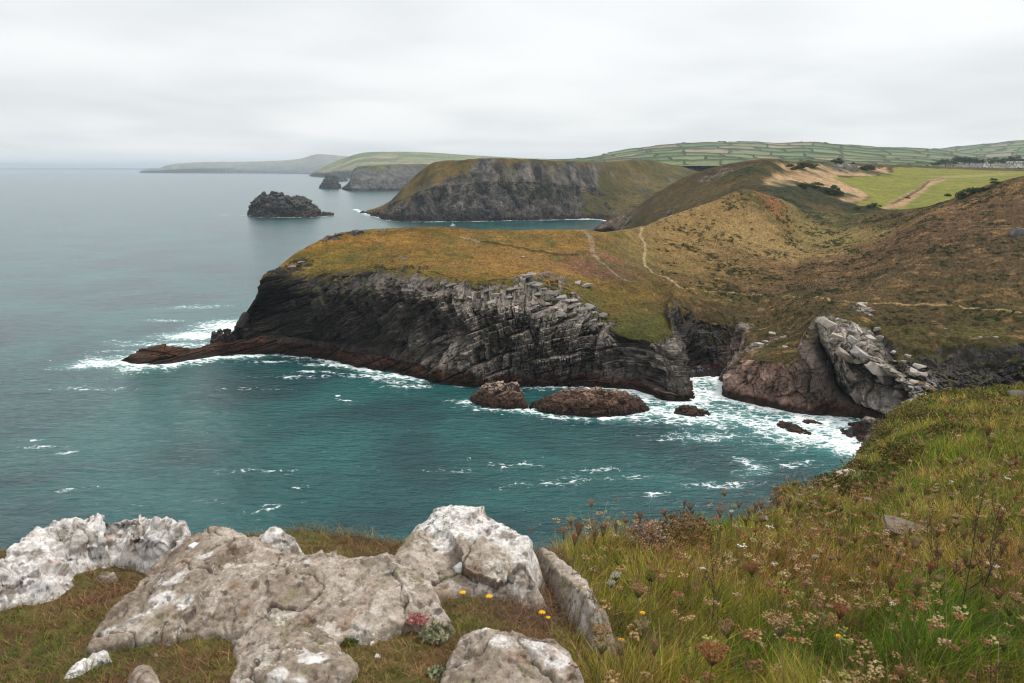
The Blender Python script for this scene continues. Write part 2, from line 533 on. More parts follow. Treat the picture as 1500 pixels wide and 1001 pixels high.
def strata(P, n, layers, seed, warp=0.8):
    """bedded rock: blocks of uneven beds stand forward or back by turns"""
    n = n / np.linalg.norm(n, axis=-1, keepdims=True)
    t = np.cross(n, np.array([0, 0, 1.0]))
    t = t / (np.linalg.norm(t, axis=-1, keepdims=True) + 1e-6)
    b = np.cross(n, t)
    W = P + warp * np.stack([fbm(P, 9, 3, seed + 1), fbm(P, 9, 3, seed + 2), fbm(P, 7, 3, seed + 3)], -1)
    s, a, c = (W * n).sum(-1), (W * t).sum(-1), (W * b).sum(-1)
    th0 = layers[0][0]
    z_ = 0 * s
    s = s + .42 * th0 * perlin(np.stack([s / (2.2 * th0), z_ + seed, z_], -1)) + .06 * th0 * perlin(np.stack([s / (.6 * th0), z_ + seed, a / (9 * th0)], -1))
    disp = 0
    tint = 0
    for k, (th, ln, amp) in enumerate(layers):
        si = s / th
        sid = np.floor(si)
        fr = si - sid
        bid = np.floor(a / (ln * (0.5 + 1.2 * hsh(sid, z_ + 5 + k))) + hsh(sid, z_ + 9) * 31)
        cid = np.floor(c / ln + hsh(sid, z_ + 21) * 17)
        v = hsh(sid, bid, cid, z_ + seed + k)
        g_ = (hsh(sid, bid, z_ + 3 + k) > .55)
        disp = disp + amp * (v - 0.5) + amp * 0.3 * (fr - 0.5) - amp * 0.7 * g_ * sstep(0.2, 0.0, fr)
        tint = tint + (v - 0.5) * (1.0, 0.8, 0.6)[k]
    return disp, tint

def vor3(P, size, seed, flat=1.0):
    """broken rock: each jittered cell is a block with its own level and tilt; returns level, joint distance, cell hash"""
    Q = P / size * np.array([1, 1, 1 / flat], np.float32)
    I = np.floor(Q)
    d1 = np.full(Q.shape[:-1], 9.0, np.float32)
    d2, out, hh = d1.copy(), 0 * d1, 0 * d1
    for a in (-1, 0, 1):
        for b in (-1, 0, 1):
            for c in (-1, 0, 1):
                J = I + np.array([a, b, c], np.float32)
                h = [hsh(J[..., 0], J[..., 1], J[..., 2], J[..., 0] * 0 + seed + q_) for q_ in range(6)]
                dx, dy, dz = (Q[..., q_] - J[..., q_] - .1 - .8 * h[q_] for q_ in range(3))
                d = np.sqrt(dx * dx + dy * dy + dz * dz)
                v = (h[3] - .5) + 1.1 * ((h[4] - .5) * (dx + dy) + (h[5] - .5) * dz)
                m = d < d1
                d2 = np.where(m, d1, np.minimum(d2, d))
                out, hh, d1 = np.where(m, v, out), np.where(m, h[3], hh), np.where(m, d, d1)
    return out, (d2 - d1) * size, hh

N0 = normals(smooth_grid(G, 3))
N0 *= np.sign((N0 * (np.array([0, 0, EYE]) - G)).sum(-1).mean() + 1e-9)
cpx, cpy, cd = proj(G)
nz = N0[..., 2]
nA_ = fbm(G, 14, 4, 3)
nB_ = fbm(G, 3.2, 3, 5)
nC_ = fbm(G, 45, 4, 8)

def world_of(px, py):
    """the point of the shore that the photograph shows at a pixel"""
    m = (np.abs(cpx - px) < 4) & (np.abs(cpy - py) < 3.0) & (nz > -0.2)
    if not m.any():
        k = np.argmin((cpx - px) ** 2 + (cpy - py) ** 2)
        return G.reshape(-1, 3)[k]
    q = G[m]
    return q[np.argmin(q[:, 1])]

def blob(px, py, r, sharp=0.5, noise=0.6, stretch=(1, 1)):
    c = world_of(px, py)
    d = np.hypot((G[..., 0] - c[0]) / stretch[0], (G[..., 1] - c[1]) / stretch[1]) / r
    d = np.hypot(d, (G[..., 2] - c[2]) / r)
    d = d + noise * (0.6 * nA_ + 0.5 * nB_)
    return sstep(1 + sharp * 0.5, 1 - sharp * 0.5, d)

def line_dist(pix):
    w_ = np.array([world_of(*p) for p in pix])
    return seg_dist(G, w_)

def seg_dist(P, w_):
    best = np.full(P.shape[:-1], 1e9, np.float32)
    for a, b in zip(w_[:-1], w_[1:]):
        ab = b - a
        t = np.clip(((P - a) * ab).sum(-1) / (ab @ ab + 1e-9), 0, 1)
        best = np.minimum(best, np.linalg.norm(P - a - t[..., None] * ab, axis=-1))
    return best

# where rock shows: below the turf edge (row 6), and outcrops above it
Ucol = U
bs_ = np.interp(U, [0, 7, 11, 14, 16, 19, 20], [0.40, 0.46, 0.40, 0.26, 0.08, -0.12, 0.0])
lay = fbm(np.stack([G[..., 0] * .05, G[..., 1] * .07, (G[..., 2] - bs_ * G[..., 0]) * .8], -1), 1.0, 3, 33)
edge = V + 0.8 * nA_ + 0.5 * nB_ + 1.1 * lay - 6.0
rock = sstep(0.25, -0.2, edge)
is_head = U < NH
outc = np.zeros_like(rock)
for (x, y, r, s) in [(700, 425, 11, .8), (745, 428, 9, .8), (790, 425, 12, .75), (835, 440, 11, .8), (865, 455, 9, .8), (815, 410, 8, .7), (770, 408, 8, .65), (655, 415, 9, .6),
                     (880, 470, 7, .8), (480, 345, 5, 1), (525, 339, 4, .9), (440, 385, 7, .8), (415, 395, 6, .9), (470, 372, 4, .6), (585, 375, 8, .55), (545, 392, 9, .6), (600, 392, 8, .55)]:
    outc = np.maximum(outc, s * blob(x, y, r, 0.9, 0.5))
sp = fbm(G, 2.2, 3, 31, aniso=(0.55, 1, 1))
rock = np.maximum(rock, sstep(0.42, 0.62, outc * (0.72 + 0.9 * sp)) * (V > 5.5))
# the mossy gully and the grassy lower slopes of the cove keep turf between their ribs
moss = sstep(0.0, 0.25, nz - 0.45 + 0.5 * nB_) * (U > NH + 1.5) * (V > 4.0)
rock = rock * (1 - 0.85 * moss)
cov = np.zeros_like(rock)
for (x, y, r, s) in [(1225, 470, 8, 1), (1250, 490, 9, .95), (1235, 520, 8, 1), (1270, 500, 8, .8), (1265, 540, 10, 1), (1250, 575, 9, 1), (1290, 560, 10, .9), (1315, 545, 9, .75), (1345, 550, 9, .7), (1330, 575, 10, .8),
                     (1300, 522, 8, .55), (1213, 545, 9, 1), (1262, 450, 5, .75), (1130, 495, 5, .7), (1075, 495, 8, .95), (1060, 490, 6, .9), (1095, 508, 6, .8), (1400, 545, 14, .9), (1450, 535, 16, .9), (1490, 530, 14, .8), (1420, 520, 8, .6), (1490, 345, 4, .8)]:
    cov = np.maximum(cov, s * blob(x, y, r, 0.8, 0.5))
rock = np.maximum(rock, sstep(0.40, 0.62, cov * (0.8 + 0.8 * sp)) * (U > NH))
rock[V < 3.2] = 1.0
rock = np.maximum(rock, sstep(8.6, 7.6, U + .4 * nB_ + .25 * np.maximum(V - 9, 0) * 0))
rock = np.clip(rock, 0, 1)

# bedding: rises to the right at the seaward end, lies flatter inland, stands steep in the cove
tilt = np.interp(U, [0, 7, 11, 14, 16, 19, 20, 23, 26, 27, 29, 34], [0.22, 0.24, 0.20, 0.10, -0.04, -0.16, 0.5, 0.25, 0.4, -1.1, -0.9, -0.4])
bed = np.stack([-tilt, np.interp(U, [10, 14, 18], [.02, -.08, -.15]), np.ones_like(tilt)], -1)
disp, tint = strata(G, bed, HS, 40)
big = fbm(G, 11, 4, 60) * 3.2 + fbm(G, 30, 3, 64) * 3.0
roughk = np.interp(U, [0, 6, 9, 13, 16, 20, 22, 23, 26, 27, 29, 34], [0.95, 0.9, 0.95, 1.1, 1.05, 0.95, 0.8, 0.6, 0.6, 1.0, 0.8, 0.8])
wband = sstep(4.6, 3.4, G[..., 2] + 0.7 * nB_)
rk_amp = rock * roughk * np.clip((G[..., 2] + 3) / 6, 0.3, 1) * (1 - 0.3 * wband)
Nh = N0 * np.stack([1 + 0 * V, 1 + 0 * V, np.interp(V, [5.4, 6.4], [.12, 1.0])], -1)
Nh /= np.linalg.norm(Nh, axis=-1, keepdims=True) + 1e-6
back = (V > 12.2)
taper = np.where(back, 0.3, 1.0)
topk = sstep(6.1, 4.7, V)
cov_ = sstep(20.6, 21.6, U)
sel = (U > 19.5) & (V < 9.5)
vb = np.zeros(U.shape, np.float32)
vh = vb.copy()
vj = vb + 9
sl_ = np.interp(U[sel], [20, 23, 26, 27, 29, 31], [.2, .15, .3, .75, .7, .3])
xr = G[sel][..., 0] * np.cos(sl_) + G[sel][..., 2] * np.sin(sl_)
zr = -G[sel][..., 0] * np.sin(sl_) + G[sel][..., 2] * np.cos(sl_)
vP = np.stack([xr * 1.15, G[sel][..., 1] * .7, zr * .48], -1) + 1.2 * np.stack([fbm(G[sel], 4, 3, 171), fbm(G[sel], 4, 3, 172), fbm(G[sel], 4, 3, 173)], -1)
q1, j1_, h1_ = vor3(vP, 5.2, 181, 1.5)
q2, j2_, h2_ = vor3(vP, 1.9, 182, 1.3)
q3, j3_, h3_ = vor3(vP, .8, 183, 1.1)
vb[sel] = 3.0 * q1 + 1.25 * q2 + .45 * q3 - .9 * sstep(.45, .05, j1_) - .35 * sstep(.22, .03, j2_)
vh[sel] = .55 * h1_ + .45 * h2_
vj[sel] = np.minimum(j1_, j2_ * 1.6)
disp = disp * (1 - .72 * cov_) + vb * cov_ * 1.1
tint = tint * (1 - .6 * cov_) + 1.1 * (vh - .5) * cov_
gul_ = (.5 - np.abs(fbm(G, 17, 3, 66, aniso=(1, 1, .28)))) ** 2
D = (disp * (.28 + .75 * topk) - 1.2 * (gul_ - .12) * topk * sstep(20, 16, U) + big * (.1 + .45 * topk)) * rk_amp * taper
# dark recess under the headland's brow, and vertical clefts
def cleft(px, py, r, depth, st=(1, 1)):
    return -depth * blob(px, py, r, 1.2, 0.5, st)
D = D + cleft(585, 485, 15, 5.5) + cleft(650, 478, 11, 5.0) + cleft(545, 480, 12, 2.5) + cleft(735, 497, 8, 3.5) + cleft(915, 520, 7, 3.0) + cleft(965, 520, 7, 4.0) + cleft(1218, 560, 8, 3.0) + cleft(1275, 590, 10, 6.0) + cleft(1250, 605, 9, 4) + cleft(1420, 550, 16, 5)
D = D + 2.2 * blob(715, 470, 9, 1.0) + 2.0 * blob(770, 470, 10, 1.0) + 2.0 * blob(670, 540, 12, 1.0) + 1.8 * blob(660, 440, 8, 1.0)
turf = (1 - rock)
# ribs of the cove: standing slabs with dark clefts between
RIBS = [([(1200, 466), (1216, 490), (1232, 525), (1248, 575), (1258, 605)], 3.4, 1.7), ([(1246, 478), (1258, 500), (1272, 530), (1296, 556)], 4.2, 1.2), ([(1222, 468), (1236, 490), (1246, 515)], 2.0, 1.5)]
CLEFTS = [([(1186, 468), (1190, 500), (1208, 545), (1226, 580), (1244, 612)], 3.0, 3.6), ([(1240, 512), (1256, 545), (1272, 575), (1284, 605)], 2.6, 4.0), ([(1283, 478), (1296, 500), (1306, 520)], 1.6, 1.6)]
ribm, clm = np.zeros_like(rock), np.zeros_like(rock)
for pix, wd, am in RIBS:
    f_ = sstep(1.0, .4, line_dist(pix) / wd + .35 * nB_)
    ribm = np.maximum(ribm, f_)
    D = D + am * f_
for pix, wd, am in CLEFTS:
    f_ = sstep(1.1, .2, line_dist(pix) / wd + .3 * nB_)
    clm = np.maximum(clm, f_)
    D = D - am * f_
rock = np.maximum(rock, np.maximum(ribm * .97 * sstep(-.5, -.2, sp), clm))
turf = 1 - rock
GP = G + Nh * D[..., None].astype(np.float32)
hum = fbm(G, 5.0, 4, 70) * (0.5 + .6 * sstep(NH - 1, NH + 1, U)) + fbm(G, 1.3, 3, 74) * 0.35 + fbm(G, 22, 3, 77) * 1.5 * (V > 7.5)
lump = 0
GP[..., 2] += (turf * hum * np.where(V > 11.6, 0.5, 1.0)).astype(np.float32)
# little slabs standing out of the turf
GP[..., 2] += (rock * sstep(5.6, 6.4, V) * sstep(12.2, 11.6, V) * is_head * np.clip(.35 + disp * .3, 0, .9) * .9).astype(np.float32)

# ---- colours of turf and rock; some shade put into cliffs and clefts
A = lambda *c: np.array(c, np.float32)
def ramp3(t, cols, stops):
    out = np.zeros(t.shape + (3,), np.float32)
    for k in range(3):
        out[..., k] = np.interp(t, stops, [c[k] for c in cols])
    return out

g1 = 0.5 + 0.9 * (0.55 * nA_ + 0.35 * nB_ + 0.5 * nC_)
grass_head = ramp3(g1, [A(.060, .045, .010), A(.135, .078, .018), A(.205, .118, .030), A(.25, .15, .045)], [0.15, 0.38, 0.62, 0.9])
grass_hill = ramp3(g1 + 0.15 * fbm(G, 7, 4, 91), [A(.022, .020, .007), A(.048, .037, .013), A(.09, .063, .026), A(.16, .105, .046)], [0.15, 0.42, 0.66, 0.95])
hb = sstep(NH - 1.2, NH + 1.2, U + 0.5 * nA_)
grass = grass_head * (1 - hb[..., None]) + grass_hill * hb[..., None]
fine = fbm(G, 0.9, 3, 95)
def paint(c, px, py, r, col, k=1.0, st=(1, 1), sharp=0.9, noise=0.8):
    return mix(c, A(*col), k * blob(px, py, r, sharp, noise, st))
PAINTS = [  # px, py, radius m, colour, strength, stretch
    (560, 395, 18, (.075, .07, .018), .6, (1.4, 1)), (470, 378, 14, (.12, .10, .022), .6, (1, 1)), (650, 408, 14, (.085, .075, .02), .55, (1.5, 1)),
    (810, 425, 18, (.085, .065, .018), .7, (1.4, 1)), (930, 470, 20, (.088, .075, .02), .75, (1, 1.2)), (900, 440, 22, (.10, .08, .024), .6, (1, 1.2)), (960, 485, 12, (.07, .068, .016), .7, (1, 1)),
    (872, 388, 13, (.14, .062, .07), .6, (1.3, .8)), (888, 372, 11, (.14, .064, .075), .55, (1, 1)), (940, 385, 9, (.12, .06, .055), .5, (1, 1)), (905, 395, 10, (.11, .065, .045), .5, (1, 1)), (800, 375, 16, (.15, .085, .045), .4, (1.6, 1)),
    (760, 352, 22, (.21, .135, .045), .5, (2, 1)), (680, 390, 22, (.21, .125, .04), .5, (1.6, 1)),
    (1040, 360, 45, (.17, .125, .055), .55, (1, 1.6)), (1000, 385, 28, (.15, .12, .045), .55, (1, 1)), (1080, 330, 26, (.08, .075, .026), .55, (1, 1)), (1130, 305, 26, (.06, .06, .022), .5, (1, 1)),
    (1060, 400, 24, (.09, .085, .025), .5, (1.3, .8)), (1150, 308, 16, (.17, .075, .038), .85, (.7, 1.2)), (1165, 322, 12, (.17, .07, .035), .85, (.7, 1.2)), (1125, 330, 14, (.15, .10, .05), .5, (1, 1)),
    (1185, 330, 22, (.05, .058, .02), .7, (1, 1)), (1215, 315, 30, (.05, .055, .02), .75, (1, 1)), (1210, 345, 26, (.12, .11, .045), .55, (1, 2)), (1150, 362, 26, (.15, .125, .055), .7, (1, 1.4)),
    (1180, 385, 26, (.13, .095, .045), .4, (1.4, 1)), (1260, 375, 40, (.085, .05, .028), .6, (1.8, 1)), (1330, 345, 40, (.075, .045, .027), .55, (1.8, 1)), (1300, 395, 26, (.15, .10, .06), .5, (2, .6)), (1240, 420, 26, (.11, .085, .04), .5, (1.6, .7)),
    (1370, 365, 14, (.04, .06, .016), .8, (2, .8)), (1400, 340, 18, (.045, .05, .02), .5, (1.6, 1)), (1450, 380, 34, (.055, .045, .022), .6, (1.5, 1)), (1460, 310, 26, (.10, .07, .038), .6, (1.5, .8)), (1400, 300, 20, (.14, .09, .048), .6, (1.6, .6)),
    (1430, 430, 30, (.05, .045, .02), .55, (1.6, .7)), (1350, 425, 24, (.07, .05, .026), .5, (1.5, .7)), (1100, 440, 12, (.09, .085, .022), .6, (1.4, .8)), (1150, 450, 12, (.11, .095, .03), .7, (1.2, .8)),
    (1060, 455, 10, (.045, .048, .012), .7, (1.2, 1)), (1100, 470, 13, (.042, .045, .012), .75, (1.3, 1)), (1150, 485, 13, (.042, .046, .012), .8, (1.2, 1)), (1010, 440, 10, (.12, .085, .035), .6, (.8, 1)), (1050, 430, 8, (.05, .055, .014), .6, (1, 1)),
    (1330, 480, 26, (.05, .05, .014), .75, (1.6, 1)), (1400, 490, 30, (.05, .052, .014), .8, (1.6, 1)), (1470, 470, 22, (.07, .068, .02), .7, (1.6, .8)), (1440, 465, 12, (.075, .073, .022), .6, (1.6, .8)), (1330, 460, 14, (.055, .04, .024), .6, (1.5, .8)),
    (1290, 490, 10, (.055, .055, .014), .7, (1, 1)),
    (1045, 345, 40, (.22, .16, .078), .36, (1, 1.6)), (1010, 375, 26, (.19, .14, .065), .34, (1, 1.2)), (1075, 315, 26, (.19, .135, .065), .4, (1, 1)), (1160, 372, 26, (.20, .16, .075), .5, (1.3, .8)), (1120, 395, 24, (.17, .13, .055), .4, (1.5, .7)), (1200, 345, 30, (.17, .145, .06), .45, (.8, 1.6)), (1250, 400, 26, (.17, .115, .06), .4, (2, .5)),
    (1045, 470, 11, (.032, .032, .010), .6, (1.3, .8)), (1095, 485, 12, (.030, .032, .009), .6, (1.3, .8)), (1155, 492, 12, (.030, .032, .009), .6, (1.3, .8)), (1070, 448, 9, (.028, .024, .010), .6, (2, .5)), (1170, 462, 9, (.03, .027, .010), .6, (1.6, .6)),
    (1360, 385, 70, (.050, .034, .018), .5, (1.3, 1)), (1450, 420, 60, (.040, .034, .016), .5, (1.3, .8)), (1290, 425, 34, (.06, .045, .02), .5, (1.5, .7)), (1480, 350, 40, (.055, .038, .02), .5, (1, 1)), (1420, 320, 30, (.06, .04, .022), .45, (1.3, .8)), (1240, 385, 30, (.075, .046, .024), .45, (1.4, .8)), (1420, 510, 10, (.04, .036, .014), .7, (2, .7)),
    (1010, 530, 8, (.05, .06, .012), .6, (1, 1)), (1020, 510, 8, (.06, .07, .014), .7, (1, 1)),
]
for (x, y, r, c, k, st) in PAINTS:
    grass = paint(grass, x, y, r * (1.0 if x < 960 else 1.12), c, k if x < 960 else min(.95, k * 1.4), st)
# dark gorse and bracken speckle over the hillside
spk = fbm(G, 3.0, 4, 101)
wave = fbm(G, 16, 3, 104)
scrub = hb * sstep(0.16, 0.36, spk + 0.7 * wave)
grass = mix(grass, A(.024, .028, .009), 0.7 * scrub)
grass = mix(grass, A(.20, .13, .07), hb * 0.55 * sstep(0.12, 0.4, fbm(G, 4.0, 4, 107, aniso=(.6, 1, 1)) - 0.3 * wave))
grass = mix(grass, A(.075, .075, .020), (1 - hb) * 0.7 * sstep(0.0, 0.35, fbm(G, 11, 5, 111)))
grass = mix(grass, A(.05, .055, .015), (1 - hb) * 0.6 * sstep(.6, -.2, edge - 1.2 - nA_))
grass *= (1 + (0.5 + .3 * hb) * fine)[..., None]

# footpaths and field walls
PATHS = [([(944, 331), (941, 342), (948, 352), (950, 362), (946, 375), (949, 387), (960, 396), (975, 405), (990, 413), (998, 417)], 1.0, (.30, .245, .165)),
         ([(998, 417), (1022, 420), (1050, 424), (1080, 427), (1110, 429), (1150, 431), (1195, 433), (1215, 437), (1240, 441), (1290, 441), (1340, 443), (1400, 448), (1450, 454), (1500, 457)], 0.55, (.30, .25, .15)),
         ([(676, 343), (690, 348), (700, 352), (730, 355)], 1.1, (.24, .20, .16)),
         ([(850, 335), (858, 342), (864, 352), (870, 366), (880, 378)], 1.5, (.22, .185, .155)), ([(880, 378), (895, 390), (905, 400), (918, 412)], 0.8, (.20, .17, .14)),
         ([(1128, 373), (1150, 366), (1180, 361)], .8, (.09, .085, .08)), ([(1152, 300), (1163, 312), (1175, 322)], .7, (.2, .18, .13))]
for pix, wd, c in PATHS:
    d = line_dist(pix)
    grass = mix(grass, A(*c), sstep(wd * .95, wd * 0.35, d + 0.5 * wd * nB_) * (0.95 - 0.75 * sstep(-.05, .3, fbm(G, 2.6, 3, 97)) * (1 if wd < .9 or wd > 1.05 else .3)))
wall = line_dist([(705, 353), (740, 358), (775, 364), (815, 370), (850, 372)])
grass = mix(grass, A(.045, .035, .02), 0.85 * sstep(1.0, 0.45, wall))
GP[..., 2] += (0.6 * sstep(0.9, 0.4, wall)).astype(np.float32)

# rock colours along the shore
ramp_u = np.interp(U, [0, 6, 9, 11, 13, 14, 16, 19, 20, 22, 23, 26, 27, 29, 34], [.022, .022, .020, .020, .026, .046, .056, .038, .022, .03, .10, .048, .045, .04, .022])  # dark slate at the seaward end, its shading put into the colour too
greyn = np.clip(ramp_u * (1 + 0.5 * nA_), .008, .3)
# the beds above the recess are pale, weathered and lichened
pale = np.zeros_like(rock)
for (x, y, r, s, st) in [(640, 445, 14, .9, (1.5, 1)), (700, 455, 14, 1, (1.5, 1)), (770, 450, 16, 1, (1.5, 1)), (830, 450, 15, 1, (1.3, 1)), (790, 420, 14, 1, (1.4, 1)), (865, 462, 11, 1, (1, 1)), (670, 520, 12, .9, (1.5, 1)), (700, 535, 11, .8, (1.5, 1)), (760, 485, 9, .9, (1, 1)), (800, 475, 9, .9, (1, 1)),
                         (860, 500, 7, .4, (1, 1)), (960, 540, 9, .5, (1, 1)), (950, 505, 9, .6, (1.5, 1)), (480, 345, 8, .6, (1, 1)), (590, 415, 12, .45, (1.4, 1)), (600, 435, 12, .7, (1.4, 1))]:
    pale = np.maximum(pale, s * blob(x, y, r, 1.1, 0.7, st))
greyn = greyn * (1 - pale) + pale * (0.074 + 0.045 * nB_)
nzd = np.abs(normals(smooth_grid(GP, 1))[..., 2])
ledge_pale = sstep(0.30, 0.70, nzd + 0.25 * sp) * sstep(6, 10, G[..., 2]) * np.where(is_head, sstep(7, 13, U), 1.0)  # upward-facing rock well above the water is paler
greyn = greyn * (1 + .8 * ledge_pale)
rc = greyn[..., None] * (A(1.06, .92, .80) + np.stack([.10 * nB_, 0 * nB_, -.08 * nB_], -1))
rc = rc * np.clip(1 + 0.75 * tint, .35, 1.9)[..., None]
rc = mix(rc, A(.21, .115, .065), 0.55 * sstep(0.18, 0.5, fbm(G, 5, 4, 131) - 0.25) * (pale + 0.2))
pink = sstep(22.6, 23.1, U + .25 * nB_) * sstep(26.1, 25.6, U + .2 * nA_)
rc_p = ramp3(0.5 + 0.9 * fbm(G, 6, 5, 141, aniso=(1, 1, .6)), [A(.055, .042, .037), A(.16, .10, .075), A(.255, .165, .125), A(.30, .225, .185)], [0.15, 0.4, 0.62, 0.95])
rc = rc * (1 - pink[..., None]) + (rc_p * np.clip(1 + 0.4 * tint, .5, 1.5)[..., None]) * pink[..., None]
slab = np.zeros_like(rock)
for (x, y, r, s) in [(1222, 478, 9, 1), (1232, 505, 9, 1), (1245, 540, 8, .9), (1258, 495, 7, 1), (1275, 495, 6, 1), (1262, 525, 7, 1), (1290, 545, 9, 1), (1305, 560, 9, .9), (1265, 448, 5, 1), (1330, 580, 9, .8), (1345, 552, 8, .8), (1322, 545, 7, .8), (1255, 575, 6, .6), (1130, 497, 4, .8), (1165, 507, 4, .7), (1115, 508, 5, .8), (1340, 500, 3, .5), (1490, 345, 3, .3)]:
    slab = np.maximum(slab, s * blob(x, y, r, 0.9, 0.6))
rc = mix(rc, ramp3(0.5 + .8 * nB_, [A(.17, .145, .125), A(.30, .275, .245), A(.42, .39, .35)], [0.1, .5, .9]), 0.62 * slab * sstep(-.25, .2, nB_ + .6 * tint))
gul = blob(1078, 497, 7, .9, .6)
rc = mix(rc, ramp3(0.5 + fbm(G, 2.5, 4, 151), [A(.07, .05, .045), A(.24, .17, .14), A(.36, .29, .25)], [0.15, .5, .9]), .9 * gul)
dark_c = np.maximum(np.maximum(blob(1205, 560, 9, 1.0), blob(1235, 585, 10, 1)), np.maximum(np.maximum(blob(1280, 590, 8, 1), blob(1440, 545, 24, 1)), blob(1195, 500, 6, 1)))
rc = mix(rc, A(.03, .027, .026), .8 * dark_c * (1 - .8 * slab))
ribc = ramp3(0.5 + .8 * nB_ + .4 * tint, [A(.16, .13, .105), A(.32, .28, .235), A(.46, .42, .37)], [0.1, .5, .9])
rc = rc * (1 - .9 * ribm[..., None]) + ribc * (.9 * ribm)[..., None]
rc = mix(rc, A(.022, .02, .02), .85 * clm * (1 - ribm))  # shade of the clefts put into the rock colour
rc = mix(rc, A(.035, .03, .026), .4 * cov_ * sstep(.3, .05, vj))
# weed and wet bands of the tide
zt = G[..., 2] + 0.9 * nB_ + 0.5 * nA_
weed = A(.058, .026, .015) * (1 + 0.7 * fbm(G, 1.5, 3, 161))[..., None]
lim = np.interp(U, [0, 6, 9, 15, 18, 23, 26, 30], [6.5, 5.5, 4.6, 3.6, 2.9, 2.6, 2.9, 2.7]) + 1.5 * fbm(G, 9, 4, 163) + .8 * np.clip(disp * .4, -1.5, 1.5)
wk = sstep(.5, -.5, zt - lim) * (.35 + .65 * sstep(-.25, .2, fbm(G, 3.5, 4, 167)))
rc = rc * (1 - wk[..., None]) + weed * wk[..., None]
rc = mix(rc, A(.018, .013, .010), .85 * sstep(2.4, 1.4, zt + 0.6 * fbm(G, 3, 3, 165)))
rc = mix(rc, A(.05, .06, .016), .5 * sstep(.1, .4, fbm(G, 4, 3, 171)) * sstep(.25, .5, nz) * (G[..., 2] > 7))
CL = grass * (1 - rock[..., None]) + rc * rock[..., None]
CL = np.where(rock[..., None] < .5, CL * mix(np.broadcast_to(A(.88, .84, .72), CL.shape), A(1.05, .93, .72), hb), CL)
grass_sat = CL.mean(-1, keepdims=True)
CL = np.clip(grass_sat + (CL - grass_sat) * (1 + .0 * (1 - rock[..., None])), .004, .6)

M_LAND = land_mat("turf_and_slate", 0.9, 0.42, 0.35, 0.5)
iu = int(sum(uc[:NH]))
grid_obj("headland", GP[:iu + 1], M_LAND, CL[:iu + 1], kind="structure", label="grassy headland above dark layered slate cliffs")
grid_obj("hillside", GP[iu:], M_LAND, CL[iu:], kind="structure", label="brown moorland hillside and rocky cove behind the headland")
LAND = GP
LANDV, LANDU, SCRUB, LROCK, LCOL = V, U, scrub, rock, CL
# ------------------------------------------------------------------ upper fields and the spur behind the valley
def K(px, py, v):
    return at_z(px, py, float(v[1:])) if isinstance(v, str) else at_y(px, py, v)

def sheet(cols, nrow):
    return np.array([fill_path([K(*p) for p in c], nrow) for c in cols])

S = [
    [(852, 343, "z-6"), (856, 342, "z-5"), (860, 341, "z-4"), (864, 340, "z-3"), (868, 339, "z-2"), (872, 334, 925), (876, 336, "z-4")],
    [(868, 343, "z-6"), (868, 341, "z-2"), (872, 338, 880), (876, 334, 882), (880, 330, 885), (884, 327, 890), (886, 329, 925)],
    [(905, 346, "z-4"), (905, 340, 840), (908, 330, 850), (911, 323, 858), (914, 318, 866), (917, 314, 875), (920, 317, 915)],
    [(950, 345, 700), (950, 336, 740), (950, 322, 770), (950, 310, 800), (950, 300, 830), (950, 291, 860), (950, 296, 910)],
    [(1000, 335, 600), (1000, 318, 680), (1000, 300, 730), (1000, 285, 770), (1000, 272, 805), (1000, 261, 835), (1000, 267, 890)],
    [(1030, 325, 580), (1030, 305, 660), (1030, 288, 710), (1030, 274, 750), (1030, 261, 785), (1030, 250, 820), (1030, 257, 880)],
    [(1062, 315, 550), (1062, 296, 640), (1062, 278, 690), (1062, 262, 730), (1062, 250, 770), (1062, 241, 805), (1062, 248, 870)],
    [(1100, 310, 530), (1100, 290, 610), (1100, 272, 660), (1100, 257, 705), (1100, 245, 745), (1100, 235, 785), (1100, 243, 850)],
    [(1125, 315, 530), (1125, 295, 600), (1125, 276, 650), (1125, 260, 700), (1125, 245, 740), (1122, 233, 785), (1122, 240, 870)],
    [(1160, 330, 520), (1158, 308, 590), (1156, 285, 650), (1156, 268, 710), (1157, 250, 780), (1160, 237, 870), (1160, 246, 980)],
    [(1205, 335, 530), (1203, 315, 600), (1200, 292, 665), (1200, 272, 740), (1200, 254, 830), (1200, 237, 960), (1200, 246, 1080)],
    [(1250, 330, 560), (1250, 312, 630), (1250, 294, 690), (1250, 276, 770), (1250, 257, 880), (1250, 239, 1050), (1250, 246, 1200)],
    [(1310, 325, 560), (1310, 310, 640), (1310, 294, 710), (1310, 277, 790), (1310, 259, 920), (1310, 241.5, 1150), (1310, 248, 1300)],
    [(1390, 320, 580), (1390, 302, 660), (1390, 286, 740), (1390, 271, 830), (1390, 257, 970), (1390, 244.5, 1220), (1390, 248, 1400)],
    [(1450, 315, 600), (1450, 298, 680), (1450, 282, 760), (1450, 268, 850), (1450, 256, 990), (1450, 246.5, 1250), (1450, 249, 1450)],
    [(1510, 310, 600), (1510, 292, 690), (1510, 277, 770), (1510, 265, 860), (1510, 255, 1000), (1510, 247.5, 1260), (1510, 249, 1480)],
    [(1650, 300, 600), (1650, 285, 690), (1650, 271, 770), (1650, 260, 860), (1650, 252, 1000), (1650, 247, 1260), (1650, 249, 1500)],
    [(1900, 300, 600), (1900, 285, 690), (1900, 271, 770), (1900, 260, 860), (1900, 252, 1000), (1900, 247, 1260), (1900, 249, 1500)],
]
S = sheet(S, 7)
S = np.concatenate([S, S[:, -1:] + np.array([0, 60, -70.0])], 1)
G, U, V = loft(S, [int(max(14, q)) for q in np.array([10, 30, 45, 55, 35, 35, 40, 30, 40, 48, 50, 60, 75, 60, 55, 60, 40]) * QF], [int(40 * QF)] * 5 + [int(14 * QF), 6])
N0 = normals(G)
N0 *= np.sign(N0[..., 2].mean())
